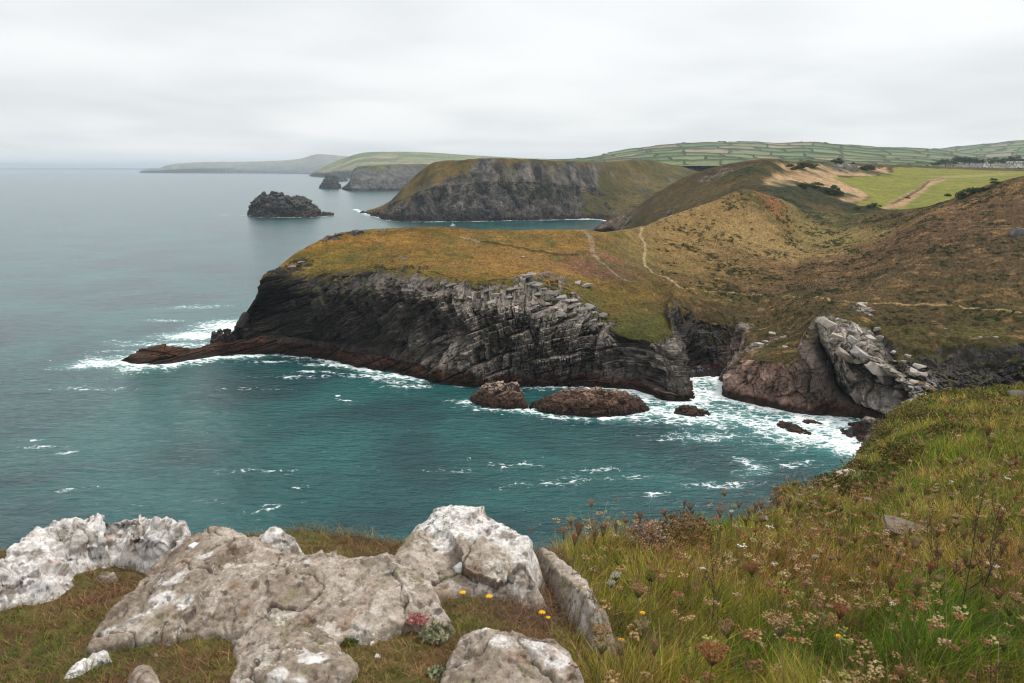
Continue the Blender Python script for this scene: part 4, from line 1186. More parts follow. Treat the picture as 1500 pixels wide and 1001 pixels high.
ROCK_BVH = []
def outcrop(name, label, cat, poly, inner, style, seed, res=.004, round_w=.10, amp=1.0, bulge=None, **props):
    """poly: (px, py, h) rim points as seen, h their height above the turf; inner: more such points on top"""
    poly = [(x, y, hh * .60) for x, y, hh in poly]
    def lean(x, y):
        yf, yb = max(q_[1] for q_ in poly), min(q_[1] for q_ in poly)
        Yf, Yb = plane_pt(x, yf, 0)[1], plane_pt(x, yb, max(q_[2] for q_ in poly) * .95)[1]
        t = np.clip((yf - y) / (yf - yb), 0, 1)
        rz = ray(x, y)
        return 1.38 + (rz[2] / rz[1] + .1) * (Yf + (Yb - Yf) * t ** 1.1) + bulge * math.sin(math.pi * t)
    inner = [(x, y, hh * .64 if bulge is None else lean(x, y)) for x, y, hh in inner]
    W_ = np.array([plane_pt(*p) for p in poly])
    P2 = W_[:, :2]
    ROCK_POLYS.append(P2)
    C = np.array([list(plane_pt(*p)[:2]) + [p[2]] for p in list(poly) + list(inner)])
    lo, hi = P2.min(0) - .09, P2.max(0) + .09
    nx, ny = int((hi[0] - lo[0]) / res), int((hi[1] - lo[1]) / res)
    X_, Y_ = np.meshgrid(np.linspace(lo[0], hi[0], nx), np.linspace(lo[1], hi[1], ny), indexing="ij")
    base = np.stack([X_, Y_, 0 * X_], -1)
    wob = np.stack([fbm(base, .22, 4, seed), fbm(base, .22, 4, seed + 1)], -1) * .035 * min(1, amp) ** 2 + np.stack([fbm(base, .06, 3, seed + 2), fbm(base, .06, 3, seed + 3)], -1) * .012
    xs, ys = X_ + wob[..., 0], Y_ + wob[..., 1]
    ins = inside_poly(xs, ys, P2)
    d = edge_dist(xs, ys, P2)
    d = np.where(ins, d, -d)
    nC = len(C)
    def tps(r2):
        return .5 * r2 * np.log(r2 + 1e-9)
    M_ = np.zeros((nC + 3, nC + 3))
    M_[:nC, :nC] = tps(((C[:, None, :2] - C[None, :, :2]) ** 2).sum(-1)) + np.eye(nC) * 2e-4
    M_[:nC, nC] = M_[nC, :nC] = 1
    M_[:nC, nC + 1:] = C[:, :2]
    M_[nC + 1:, :nC] = C[:, :2].T
    sol = np.linalg.solve(M_, np.concatenate([C[:, 2], np.zeros(3)]))
    Hm = sol[nC] + sol[nC + 1] * xs + sol[nC + 2] * ys
    for i_ in range(nC):
        Hm = Hm + sol[i_] * tps((xs - C[i_, 0]) ** 2 + (ys - C[i_, 1]) ** 2)
    Hm = np.clip(Hm, -.03, C[:, 2].max() * 1.1)
    e = np.sqrt(np.clip(1 - (1 - np.clip(d / round_w, 0, 1)) ** 2, 0, 1))
    gz = 68.605 - .1 * Y_
    h = (Hm + .04) * (.80 + .20 * e) - .04
    h = np.where(d > 0, h, (Hm + .04) * .80 - .04 + d * 2.4 - 14 * d * d)
    P = np.stack([X_, Y_, gz + h], -1)
    # bedding-like ribs running up to the right, joints and pits
    t_ = (X_ * math.cos(.62) - Y_ * math.sin(.62))
    s_ = (X_ * math.sin(.62) + Y_ * math.cos(.62))
    Q = np.stack([t_, s_ * .35, P[..., 2]], -1)
    big = fbm(P, .34, 4, seed + 5) * .05
    rib = fbm(Q, .10, 5, seed + 7, .6) * .030
    rid = (.5 - np.abs(fbm(Q, .17, 4, seed + 9))) ** 3 * .10
    pit = -.035 * sstep(.30, .5, fbm(P, .10, 3, seed + 11)) - .012 * sstep(.25, .45, fbm(P, .03, 3, seed + 13))
    fine = fbm(P, .028, 4, seed + 15, .6) * .008
    cr = np.abs(fbm(P + .05 * fbm(P, .1, 2, seed + 16)[..., None], .42, 2, seed + 17))
    crack = -.030 * sstep(.030, .0, cr)
    n3 = fbm(P, .055, 4, seed + 21)
    wx, wy = t_ + .05 * fbm(P, .12, 3, seed + 22), s_ * .75 + .05 * fbm(P, .12, 3, seed + 23)
    f1, j1 = facets(wx, wy, .30, seed, .17, .022)
    f2, j2 = facets(wx * .6, wy * 1.5, .085, seed + 9, .16, .006)
    f3, j3 = facets(wx, wy, .026, seed + 17, .26, .0018)
    fac = f1 + f2 + f3
    jm = sstep(.010, .001, j1) * (hsh(np.floor(wx / .3), np.floor(wy / .3), wx * 0 + seed) > .55)
    if style == "white":
        q1 = np.stack([X_, Y_, P[..., 2]], -1) / .062
        jit = q1 + .55 * np.stack([fbm(q1, 1.3, 3, seed + 31), fbm(q1, 1.3, 3, seed + 32), 0 * X_], -1)
        cell = np.floor(jit)
        ch_ = hsh(cell[..., 0], cell[..., 1], cell[..., 2] * 0 + seed)
        knob = (ch_ - .5) * .022 + np.abs(fbm(P, .09, 4, seed + 33)) * .055
        disp = (big * .9 + knob * .7 + fac * 1.6 + fine * 1.3 + crack * .6) * amp
    else:
        disp = (big * .7 + rib * .45 - rid * .25 + pit * .6 + fine + crack * .6 + fac - .022 * jm) * amp
    disp = disp * np.clip(d / .02 + .6, .25, 1)
    P = P + normals(P) * np.sign(normals(P)[..., 2].mean()) * disp[..., None]
    nzr = np.abs(normals(P)[..., 2])
    a = fbm(P, .30, 4, seed + 41)
    b = fbm(Q, .09, 5, seed + 43, .6)
    e_ = fbm(P, .045, 4, seed + 45)
    grey = ramp3(.5 + .45 * a + .65 * b + .25 * e_, [A(.15, .115, .082), A(.25, .202, .158), A(.345, .288, .235), A(.45, .39, .33)], [.12, .38, .6, .92])
    lic = sstep(.16, .30, fbm(P, .15, 6, seed + 47, .72) + .12 * a)
    grey = mix(grey, A(.50, .445, .39), .7 * lic * (1 - .5 * sstep(.0, .3, e_)))
    grey = mix(grey, A(.20, .185, .10), .55 * sstep(.18, .35, fbm(P, .10, 4, seed + 49)) * (1 - lic))
    grey = mix(grey, A(.24, .14, .075), .5 * sstep(.30, .42, fbm(P, .12, 4, seed + 51)))
    grey = mix(grey, A(.055, .047, .042), .8 * sstep(.30, .44, fbm(P, .05, 4, seed + 53) + .10 * b))
    grey = mix(grey, A(.07, .055, .045), .7 * np.maximum(sstep(.022, .006, cr), .8 * jm))
    white = ramp3(.5 + .55 * n3 + .4 * e_, [A(.20, .165, .14), A(.50, .46, .43), A(.66, .63, .60), A(.72, .70, .68)], [.06, .3, .5, .9])
    vein = np.abs(fbm(P, .06, 3, seed + 61))
    white = mix(white, A(.09, .075, .065), .8 * sstep(.045, .01, vein) * sstep(-.1, .2, a + .2))
    white = mix(white, A(.16, .135, .10), .75 * sstep(.16, .32, fbm(P, .09, 4, seed + 63)))
    white = mix(white, A(.05, .045, .042), .75 * sstep(.27, .4, fbm(P, .035, 4, seed + 65)))
    white = mix(white, A(.42, .21, .12), .35 * sstep(.34, .45, fbm(P, .08, 3, seed + 67)))
    if style == "white":
        wm_ = sstep(-.48, -.30, fbm(P, .22, 4, seed + 71))
    elif style == "capped":
        # quartz crust on the crown and down the right-hand end
        wm_ = 0
        for (x, y, r, hh) in [(660, 765, .12, .3), (700, 770, .12, .3), (735, 780, .10, .27), (755, 800, .09, .2), (630, 770, .07, .25), (650, 795, .05, .22), (765, 825, .05, .12), (625, 750, .06, .3), (765, 775, .07, .24), (680, 745, .08, .33)]:
            p = plane_pt(x, y, hh * .45)
            wm_ = np.maximum(wm_, sstep(1.25, 1.0, np.hypot(P[..., 0] - p[0], P[..., 1] - p[1]) / r + .55 * fbm(P, .07, 4, seed + 73)))
    else:
        wm_ = np.zeros_like(a)
        for (x, y, r) in props.pop("veins", []):
            p = plane_pt(x, y, .07)
            wm_ = np.maximum(wm_, .95 * sstep(1.1, .8, np.hypot(P[..., 0] - p[0], P[..., 1] - p[1]) / r + .6 * fbm(P, .06, 4, seed + 75)))
    props.pop("veins", None)
    c = grey * (1 - np.asarray(wm_)[..., None]) + white * np.asarray(wm_)[..., None]
    Ps = P[::3, ::3]
    ROCK_BVH.append(BVHTree.FromPolygons([tuple(v) for v in Ps.reshape(-1, 3).tolist()], grid_faces(*Ps.shape[:2]).tolist()))
    o = grid_obj(name, P, M_ROCK, np.clip(c, .02, .78), None, True, label=label, category=cat, **props)
    return o

outcrop("rock_outcrop", "large flat grey slab of rock with pale lichen in the middle foreground", "rock",
        [(235, 812, .10), (262, 788, .16), (300, 776, .20), (345, 772, .22), (385, 775, .20), (402, 792, .14), (420, 808, .12), (448, 803, .14), (472, 793, .16), (492, 797, .17), (515, 812, .15), (545, 810, .16), (572, 808, .17), (590, 822, .16), (618, 835, .15), (632, 848, .13), (638, 868, .12), (655, 880, .10), (668, 897, .07), (658, 908, .04), (640, 914, .03), (618, 906, .03),
         (598, 897, .03), (575, 910, .02), (535, 918, .02), (500, 916, .02), (490, 926, .02), (500, 942, .02), (522, 966, .01), (512, 982, .01), (530, 1005, .0), (500, 1040, .0), (320, 1040, .0), (335, 990, .0), (342, 960, .0), (338, 935, .0), (325, 918, .0), (280, 922, .0), (240, 928, .0), (190, 936, .0), (128, 940, .0), (148, 908, .02), (180, 868, .04), (212, 832, .06)],
        [(320, 800, .21), (400, 835, .18), (480, 830, .17), (550, 840, .16), (600, 870, .10), (450, 880, .12), (350, 870, .14), (260, 870, .10), (300, 840, .16), (420, 940, .07), (540, 880, .10), (480, 960, .04), (220, 900, .05), (570, 830, .17)],
        "grey", 701, veins=[(255, 850, .05), (235, 868, .05), (205, 885, .04), (300, 830, .03), (230, 845, .03), (270, 880, .03), (255, 803, .05), (300, 785, .04), (165, 895, .04), (520, 905, .04), (500, 910, .03), (455, 950, .05), (430, 985, .05), (405, 970, .04)])
outcrop("rock_outcrop", "tall rounded boulder capped with white quartz at the cliff edge", "rock",
        [(572, 812, .16), (580, 795, .20), (592, 775, .25), (608, 748, .31), (635, 731, .35), (660, 725, .37), (690, 728, .37), (720, 738, .35), (750, 757, .31), (776, 771, .27), (779, 783, .25), (772, 800, .21), (780, 822, .14), (788, 840, .07), (765, 848, .05), (745, 855, .02), (715, 856, .02), (690, 852, .03), (660, 855, .03), (640, 856, .04), (620, 842, .09), (595, 832, .12)],
        [(640, 770, .31), (680, 760, .34), (720, 775, .31), (660, 800, .26), (700, 810, .22), (740, 800, .25), (640, 820, .20), (680, 835, .12), (740, 830, .13), (610, 800, .24), (765, 815, .17)],
        "capped", 731, round_w=.12, bulge=.035)
outcrop("rock_outcrop", "rugged white quartz rock at the left edge of the cliff", "rock",
        [(-90, 850, .12), (-40, 822, .20), (0, 803, .24), (40, 777, .29), (62, 761, .32), (92, 753, .33), (130, 751, .33), (168, 746, .33), (205, 737, .34), (232, 741, .33), (258, 744, .32), (262, 756, .28), (270, 768, .24), (266, 778, .20), (245, 792, .15), (228, 803, .11), (205, 806, .09), (180, 798, .10), (150, 798, .10), (128, 804, .09), (108, 816, .07), (98, 830, .05), (104, 846, .02), (85, 862, .01), (40, 870, .0), (-20, 880, .0), (-90, 890, .0)],
        [(60, 800, .24), (120, 775, .26), (180, 768, .26), (230, 762, .27), (20, 830, .16), (60, 840, .10), (220, 785, .17), (150, 780, .2), (-20, 850, .1)],
        "white", 761, round_w=.09, bulge=.03)
outcrop("rock_outcrop", "narrow pale rock rib between brown heather and the grass slope", "rock",
        [(792, 800, -.07), (808, 806, -.06), (830, 820, -.05), (848, 836, -.05), (862, 856, -.05), (876, 874, -.06), (886, 890, -.08), (874, 892, -.09), (856, 876, -.10), (838, 856, -.09), (816, 838, -.09), (799, 818, -.09)],
        [(836, 838, -.055), (856, 860, -.055), (870, 880, -.07)], "grey", 781, round_w=.03, amp=.4, veins=[(845, 845, .05), (860, 868, .06), (830, 828, .04), (875, 880, .03)])
outcrop("rock_outcrop", "low grey slab of rock at the bottom edge of the photo", "rock",
        [(655, 968, .02), (660, 942, .07), (672, 918, .12), (692, 906, .14), (740, 907, .15), (782, 912, .15), (818, 925, .13), (836, 945, .09), (847, 966, .04), (852, 988, .01), (850, 1030, .0), (660, 1030, .0), (650, 985, .0)],
        [(720, 930, .14), (780, 940, .12), (740, 965, .09), (700, 960, .09), (800, 970, .06), (750, 1000, .04)], "grey", 791, round_w=.09, veins=[(735, 940, .04), (790, 938, .05), (815, 950, .05), (705, 915, .03)])
outcrop("boulder", "small rounded brown stone in the turf at the bottom left", "stone",
        [(188, 1010, .0), (192, 985, .05), (200, 971, .08), (214, 967, .09), (226, 976, .08), (233, 995, .03), (236, 1012, .0), (210, 1020, .0)], [(212, 985, .08)], "grey", 801, .003, .04, .4)
outcrop("boulder", "thin white quartz sliver in the turf at the bottom left corner", "stone",
        [(72, 1008, .0), (90, 980, .02), (112, 958, .04), (132, 944, .05), (150, 943, .05), (154, 953, .03), (128, 966, .01), (108, 988, .0), (86, 1008, .0)], [(120, 962, .04)], "white", 811, .003, .03, .4)
outcrop("boulder", "flat grey stone half sunk in turf beside the white quartz rock", "stone",
        [(140, 838, .01), (152, 831, .03), (166, 831, .03), (168, 836, .02), (152, 842, .0)], [], "grey", 816, .003, .02, .25)
outcrop("rock_outcrop", "small knob of white rock between the grey slab and dry grass tuft", "rock",
        [(378, 790, .12), (383, 777, .17), (400, 771, .19), (425, 773, .18), (432, 782, .14), (415, 795, .09), (395, 800, .08)], [(405, 782, .15)], "white", 821, .003, .04, .6)

def hit_any(px, py):
    r = Vector(ray(px, py)).normalized()
    best = hit(px, py)
    for b_ in ROCK_BVH:
        h = b_.ray_cast(Vector((0, 0, EYE)), r)
        if h[0] and (best is None or (h[0] - co.location).length < (best - co.location).length):
            best = h[0]
    return best
# ------------------------------------------------------------------ sea stacks and rocks in the water
k = NT("sea_rock")
n1 = k.noise(.9, 6, .68)
M_SROCK = k.fin(k.scale_col(k.attr("Col"), k.ramp(n1, .25, .75, .6, 1.4)), .8, .25, k.bump(n1, .6, .25))
k = NT("stack_rock")
n1 = k.noise(.16, 6, .68)
M_STACK = k.fin(k.scale_col(k.attr("Col"), k.ramp(n1, .25, .75, .62, 1.38)), .9, .15, k.bump(n1, .6, 1.5))

def stack(name, label, cat, prof, depth, seed, rough, mat, base, top, weed_h, yref=None, tilt=.3, nu=None, **props):
    """prof: (px, waterline py, crest py) left to right, depth in metres"""
    cols = []
    for i, (px, wy, cy) in enumerate(prof):
        w0 = at_z(px, wy, 0.0)
        Yw = w0[1] if yref is None else yref
        if yref is not None:
            w0 = np.array([(px - 750) / F * Yw * 1.0 / (CP - 0 * SP), Yw, 0.0])
            w0 = at_y(px, wy, Yw)
            w0[2] = 0
        end = (i == 0 or i == len(prof) - 1)
        dep = depth * (0.25 if end else 1.0)
        cr = at_y(px, cy, Yw + dep * .5)
        if cr[2] < .2:
            cr[2] = .2
        a = w0 * .55 + cr * .45 + np.array([0, -dep * .12, 0])
        b = w0 * .16 + cr * .84 + np.array([0, -dep * .07, 0])
        bk = np.array([cr[0], Yw + dep, 0.0])
        c1 = cr * .8 + bk * .2 + np.array([0, dep * .08, 0])
        c2 = cr * .4 + bk * .6 + np.array([0, dep * .10, 0])
        if i == 0 or i == len(prof) - 1:
            s = np.array([(-1 if i == 0 else 1) * depth * .05, 0, 0])
            cols.append([p + s * (1) + np.array([0, 0, -6]) for p in (w0, w0, a, b, cr, c1, c2, bk, bk)]) if i == 0 else None
        cols.append([w0 + np.array([0, -dep * .15, -6]), w0, a, b, cr, c1, c2, bk, bk + np.array([0, dep * .1, -6])])
        if i == len(prof) - 1:
            cols.append([p + s + np.array([0, 0, -6]) for p in (w0, w0, a, b, cr, c1, c2, bk, bk)])
    S = np.array(cols)
    pxw = np.abs(np.diff(np.array([proj(c_[1])[0] for c_ in S])))
    G, U, V = loft(S, [int(max(5, q_ * (nu or 1.6))) for q_ in pxw], [4, 26, 22, 14, 10, 8, 8, 3])
    N0 = normals(smooth_grid(G, 2))
    N0 *= np.sign(-(N0[..., 1]).mean() + 1e-6)
    bedn = np.stack([0 * U - tilt, 0 * U - .2, 0 * U + 1], -1)
    dsp, tint = strata(G, bedn, [(rough * 1.1, rough * 6, rough * .5), (rough * .45, rough * 2.6, rough * .28), (rough * .2, rough * 1.2, rough * .14)], seed, rough * .5)
    G = G + N0 * (dsp + fbm(G, rough * 3.5, 4, seed + 5) * rough * .7 + vor3(G, rough * 3.2, seed + 61, 1.2)[0] * rough * 1.5 + vor3(G, rough * 1.2, seed + 62, 1.0)[0] * rough * .55 + fbm(G, rough * .8, 3, seed + 8) * rough * .35)[..., None].astype(np.float32)
    nz = np.abs(normals(smooth_grid(G, 1))[..., 2])
    a, b = fbm(G, rough * 3, 4, seed + 11), fbm(G, rough, 4, seed + 13)
    c = ramp3(.5 + .6 * b + .4 * a, [A(*base) * .32, A(*base) * .75, A(*base) * 1.35], [.15, .5, .95]) * np.clip(1 + .6 * tint, .4, 1.7)[..., None]
    c = mix(c, A(*top), sstep(.35, .75, nz + .35 * a) * sstep(weed_h * 1.2, weed_h * 2.2, G[..., 2] + b * rough))
    c = mix(c, A(.06, .031, .019), .9 * sstep(weed_h * 1.15, weed_h * .8, G[..., 2] + .4 * rough * b))
    c = mix(c, A(.018, .013, .011), .8 * sstep(weed_h * .5, weed_h * .3, G[..., 2] + .3 * rough * b))
    SHORE.append(S[:, 1, :2].copy())
    return grid_obj(name, G, mat, np.clip(c, .01, .5), None, False, label=label, category=cat, **props)

stack("sea_stack", "long dark rocky islet in the open sea left of the tall grey cliff", "sea stack",
      [(364, 315.5, 315), (370, 316, 312), (371, 317, 297), (378, 318, 290), (388, 318.5, 286), (396, 318.5, 283.5), (412, 318.5, 284), (421, 318.5, 287), (429, 318.5, 290), (434, 318.5, 287.5), (444, 318.5, 289), (452, 318.5, 296), (461, 318, 306), (466, 317.5, 312), (476, 316.5, 314.5), (484, 316, 315.6)],
      75, 821, 5.0, M_STACK, (.042, .041, .04), (.08, .075, .06), 4.0, None, .35, 2.2)
stack("sea_stack", "small cone shaped rock stack beside the flat topped headland", "sea stack",
      [(470, 276, 275), (473, 276.3, 270), (476, 276.5, 263.5), (480, 276.7, 259), (485, 276.8, 257.3), (489, 276.7, 259.5), (493, 276.5, 265), (495.5, 276.2, 271), (497, 276, 275)], 70, 831, 7.0, M_STACK, (.075, .072, .066), (.075, .08, .045), 5.0, None, .4, 4)
stack("sea_stack", "faint farther stack peeping out behind the cone shaped one", "sea stack",
      [(489, 265.6, 264.5), (492, 265.8, 257.5), (496, 265.9, 256), (501, 265.9, 259.5), (505, 265.8, 262.5), (508, 265.6, 264.8)], 90, 836, 9.0, M_STACK, (.075, .073, .07), (.08, .085, .05), 6.0, None, .3, 4)
stack("sea_rock", "brown weed covered rock with a pale top in the bay", "rock",
      [(689, 590, 589), (696, 593, 580), (706, 596, 569), (716, 598, 562), (728, 599, 559.5), (742, 600, 560), (754, 600, 563), (760, 600, 569), (767, 600, 580), (772, 599, 594)], 9, 841, .75, M_SROCK, (.15, .092, .062), (.27, .21, .165), 3.0, None, .5, 2.0)
stack("sea_rock", "long low brown rock below the headland cliff with foam at its right end", "rock",
      [(776, 603, 601), (783, 604, 594), (796, 606, 584), (812, 608, 576), (836, 610, 570.5), (862, 612, 569), (885, 612, 571), (905, 610, 575), (925, 607, 580), (938, 604, 587), (948, 601, 599)], 11, 846, .75, M_SROCK, (.14, .082, .055), (.26, .17, .12), 3.4, None, .15, 2.0)
stack("sea_rock", "small jagged dark rock ringed by foam in the gully mouth", "rock",
      [(989, 606, 605.5), (998, 608, 599), (1008, 609.5, 597), (1018, 610, 594), (1026, 611, 600), (1033, 611, 602), (1041, 609, 608)], 6, 851, .7, M_SROCK, (.05, .035, .028), (.09, .06, .045), 2.0, None, .5, 2.2)
stack("sea_rock", "flat wave washed rock just off the pink cliff", "rock",
      [(1140, 625, 624), (1150, 630, 619.5), (1160, 634, 621), (1172, 637, 628), (1186, 638, 637)], 7, 856, .5, M_SROCK, (.05, .042, .038), (.13, .12, .11), 1.0, None, .2, 2.2)
stack("sea_rock", "low black rock awash near the pink cliff", "rock",
      [(1176, 619, 618.5), (1185, 622, 617), (1195, 623, 618), (1204, 623, 622)], 4, 858, .4, M_SROCK, (.04, .035, .032), (.06, .05, .045), .8, None, .2, 2.2)
stack("sea_rock", "rounded dark rock in the foam at the cove's inner corner", "rock",
      [(1233, 635, 634), (1238, 640, 630), (1246, 642, 628), (1253, 641, 631), (1257, 637, 636)], 5, 861, .5, M_SROCK, (.038, .036, .036), (.06, .055, .052), .8, None, .3, 2.5)
stack("sea_rock", "small black rock in white foam below the grass slope", "rock",
      [(1255, 646, 645.5), (1260, 650, 644.5), (1267, 652, 646), (1273, 651, 650.5)], 4, 863, .4, M_SROCK, (.03, .029, .029), (.05, .046, .044), .7, None, .3, 2.5)
stack("sea_rock", "tiny black rock nearest the grass slope in the cove", "rock",
      [(1265, 656, 655.5), (1270, 659, 654), (1277, 660, 656), (1281, 659, 658.5)], 3, 864, .35, M_SROCK, (.03, .029, .029), (.05, .046, .044), .7, None, .3, 2.5)
stack("sea_rock", "big brown and white speckled rock at the cove shore under the slope", "rock",
      [(1256, 640, 638), (1262, 646, 622), (1275, 655, 616), (1290, 663, 615), (1305, 668, 617), (1330, 672, 625)], 14, 866, 1.0, M_SROCK, (.075, .058, .048), (.23, .19, .16), 2.2, None, -.3, 2.2)
for (px, wy, cy, r, lab) in [(1012, 553, 541, 8, "grey boulder at the left of the gully beach"), (1024, 551, 538, 9, "rounded grey boulder in the middle of the gully beach"), (1038, 549, 540, 7, "smaller grey boulder on the gully beach"), (1000, 548, 535, 7, "boulder wedged against the headland in the gully"), (1070, 560, 537, 14, "smooth dark slanting rock at the right of the gully")]:
    stack("sea_rock", lab, "rock", [(px - r, wy - .5, wy - 1.5), (px - r * .6, wy, cy + 3), (px, wy + .6, cy), (px + r * .6, wy, cy + 2.5), (px + r, wy - .5, wy - 1.5)], 5, int(870 + px), .5, M_SROCK, (.075, .075, .078), (.14, .14, .14), .8, None, .3, 2.2)
for (px, wy, cy, r, lab) in [(317, 500, 485, 9, "jagged dark pinnacle on the low spur left of the headland"), (330, 498, 484, 7, "second jagged pinnacle on the low spur, closer to the cliff")]:
    stack("sea_rock", lab, "rock", [(px - r, wy + 3, wy + 2), (px - r * .5, wy + 4, cy + 7), (px, wy + 4, cy + 2), (px + r * .6, wy + 4, cy), (px + r, wy + 3, wy + 2)], 6, int(880 + px), .8, M_SROCK, (.04, .034, .03), (.07, .06, .05), .5, 309.0, .8, 2.2)
# ------------------------------------------------------------------ sea
rows = np.concatenate([[-40.0, 20.0, 45.0], 1.0 / np.linspace(1 / 60.0, 1 / 900.0, int(640 * QS)), 1.0 / np.linspace(1 / 905.0, 1 / 60000.0, int(110 * QS))])
ang = np.tan(np.radians(np.concatenate([np.linspace(-62, -36, 30)[:-1], np.linspace(-36, 36, int(1150 * QS)), np.linspace(36, 62, 30)[1:]])))
Yg, Ag = np.meshgrid(rows, ang, indexing="ij")
X = Ag * np.maximum(Yg, 45.0)
G = np.stack([X, Yg, np.zeros_like(X)], -1).astype(np.float32)
near = (Yg < 1600)
fade = sstep(1500, 150, Yg)
hgt = (.22 * fbm(G, 9, 3, 501, aniso=(.55, 1, 1)) + .15 * fbm(G, 3.4, 2, 504, aniso=(.6, 1, 1)) + .16 * fbm(G, 26, 2, 507)) * fade
# distance to the shore
pts = []
for L in SHORE:
    for a, b in zip(L[:-1], L[1:]):
        n = int(np.clip(np.linalg.norm(b - a) / 3.0, 1, 60))
        pts.append(a + (b - a) * np.linspace(0, 1, n, endpoint=False)[:, None])
for (bx, by, br) in SEA_ROCKS:
    th = np.linspace(0, 2 * np.pi, 14)
    pts.append(np.stack([bx + br * np.cos(th), by + br * .5 * np.sin(th)], -1))
pts = np.concatenate(pts).astype(np.float32)
dist = np.full(X.shape, 1e4, np.float32)
from mathutils import kdtree
kd = kdtree.KDTree(len(pts))
for i, p in enumerate(pts):
    kd.insert((p[0], p[1], 0), i)
kd.balance()
# coarse distance lookup on a world lattice, then bilinear
gx, gy = np.arange(-420, 420.1, 3.0), np.arange(120, 1500.1, 3.0)
LD = np.array([[kd.find((x, y, 0))[2] for y in gy] for x in gx], np.float32)
fx = np.clip((X + 420) / 3.0, 0, len(gx) - 1.001)
fy = np.clip((Yg - 120) / 3.0, 0, len(gy) - 1.001)
i, j = fx.astype(int), fy.astype(int)
u, v = fx - i, fy - j
LDv = LD[i, j] * (1 - u) * (1 - v) + LD[i + 1, j] * u * (1 - v) + LD[i, j + 1] * (1 - u) * v + LD[i + 1, j + 1] * u * v
inside = (np.abs(X) < 419) & (Yg > 121) & (Yg < 1499)
dist = np.where(inside, LDv, 1e4)
n1 = fbm(G, 10, 4, 511)
n2 = fbm(G, 3.5, 4, 514)
wv = np.interp(proj(G)[0], [0, 330, 420, 520, 600, 700, 880, 960, 1020, 1280], [9, 8, 3.2, 4.2, 3.8, 2.6, 3.4, 8, 11, 10])
wv = np.where(Yg > 420, 7.0, wv)
foam = .98 * np.exp(-np.maximum(dist - .4, 0) / (wv * (0.9 + .8 * n1)).clip(.6))
def sea_blob(px, py, rx, ry, k, rot=0.0):
    c = at_z(px, py, 0.0)
    dx, dy = X - c[0], Yg - c[1]
    ca, sa = math.cos(rot), math.sin(rot)
    a, b = (dx * ca + dy * sa) / rx, (-dx * sa + dy * ca) / ry
    return k * np.exp(-(a * a + b * b))
FO = [(330, 478, 14, 16, .85, 0), (290, 492, 16, 10, .85, 0), (250, 505, 24, 5, .62, 0), (150, 535, 14, 5, .75, .2), (210, 515, 16, 4, .55, 0), (290, 450, 16, 6, .48, .2), (250, 470, 14, 4, .45, 0), (200, 500, 16, 3, .42, 0), (130, 570, 14, 2.5, .42, 0),
      (1010, 600, 15, 10, .70, 0), (970, 598, 10, 5, .72, 0), (1060, 610, 15, 9, .72, -.3), (1120, 620, 14, 8, .70, -.4), (1180, 640, 12, 7, .72, -.4), (1230, 650, 8, 9, .85, 0), (1030, 575, 6, 10, .72, 0), (1255, 655, 5, 6, .95, 0), (1250, 640, 6, 6, .9, 0), (950, 585, 5, 4, .7, 0),
      (1040, 640, 14, 5, .50, 0), (1110, 690, 7, 3, .52, .5), (1100, 680, 3, 6, .48, .4), (1170, 680, 9, 2.5, .5, .2), (1050, 710, 9, 2.5, .46, 0), (920, 700, 8, 2.5, .44, 0), (820, 705, 12, 3, .44, .2), (960, 725, 4, 1.5, .56, 0), (880, 690, 10, 2, .42, 0), (700, 690, 9, 2, .40, 0), (760, 680, 10, 2.5, .4, 0),
      (500, 586, 4, .9, .62, -.3), (494, 580, .9, 2, .7, 0), (520, 592, 2.4, .5, .62, 0), (55, 655, 5, 1.4, .52, 0), (100, 663, 4, 1.2, .52, .3), (15, 642, 5, 1.4, .5, 0), (50, 645, 3, 1, .5, .2), (390, 745, 5, 2.2, .46, .7), (430, 715, 4, 1.6, .46, .3), (130, 715, 6, 1.2, .42, .3), (340, 690, 7, 1.6, .42, .2), (400, 690, 6, 1.6, .42, 0),
      (440, 552, 10, 2.5, .55, .1), (480, 535, 14, 3, .62, -.1), (400, 530, 14, 2, .55, 0), (360, 570, 12, 2, .44, 0), (540, 552, 12, 3, .6, -.3), (600, 566, 9, 3, .6, 0), (455, 545, 8, 2.0, .6, 0), (580, 560, 6, 2, .6, 0), (620, 560, 6, 2, .6, 0), (720, 600, 8, 2, .55, 0), (690, 590, 4, 1.6, .7, 0),
      (380, 313, 22, 40, .4, 0), (470, 316, 18, 30, .5, 0), (845, 321, 50, 20, .85, 0), (640, 322, 40, 12, .7, 0), (560, 316, 30, 20, .6, 0), (330, 315, 20, 24, .36, 0), (800, 322, 30, 10, .6, 0)]
for f_ in FO:
    foam = np.maximum(foam, sea_blob(f_[0], f_[1], f_[2] * 1.15, f_[3] * 1.15, f_[4] * 1.08, f_[5]))
foam = np.clip(foam, 0, 1.3)
# paler, milkier water where foam has been beaten in
milk = np.clip(.85 * np.exp(-dist / (wv * 1.3)), 0, 1)
for f_ in FO[:22]:
    a_ = list(f_)
    a_[2] *= 1.5
    a_[3] *= 1.5
    milk = np.maximum(milk, sea_blob(*a_) * .95)
hgt = hgt + .35 * sstep(.35, .9, foam) * (n2 + .3) * near
G[..., 2] = hgt

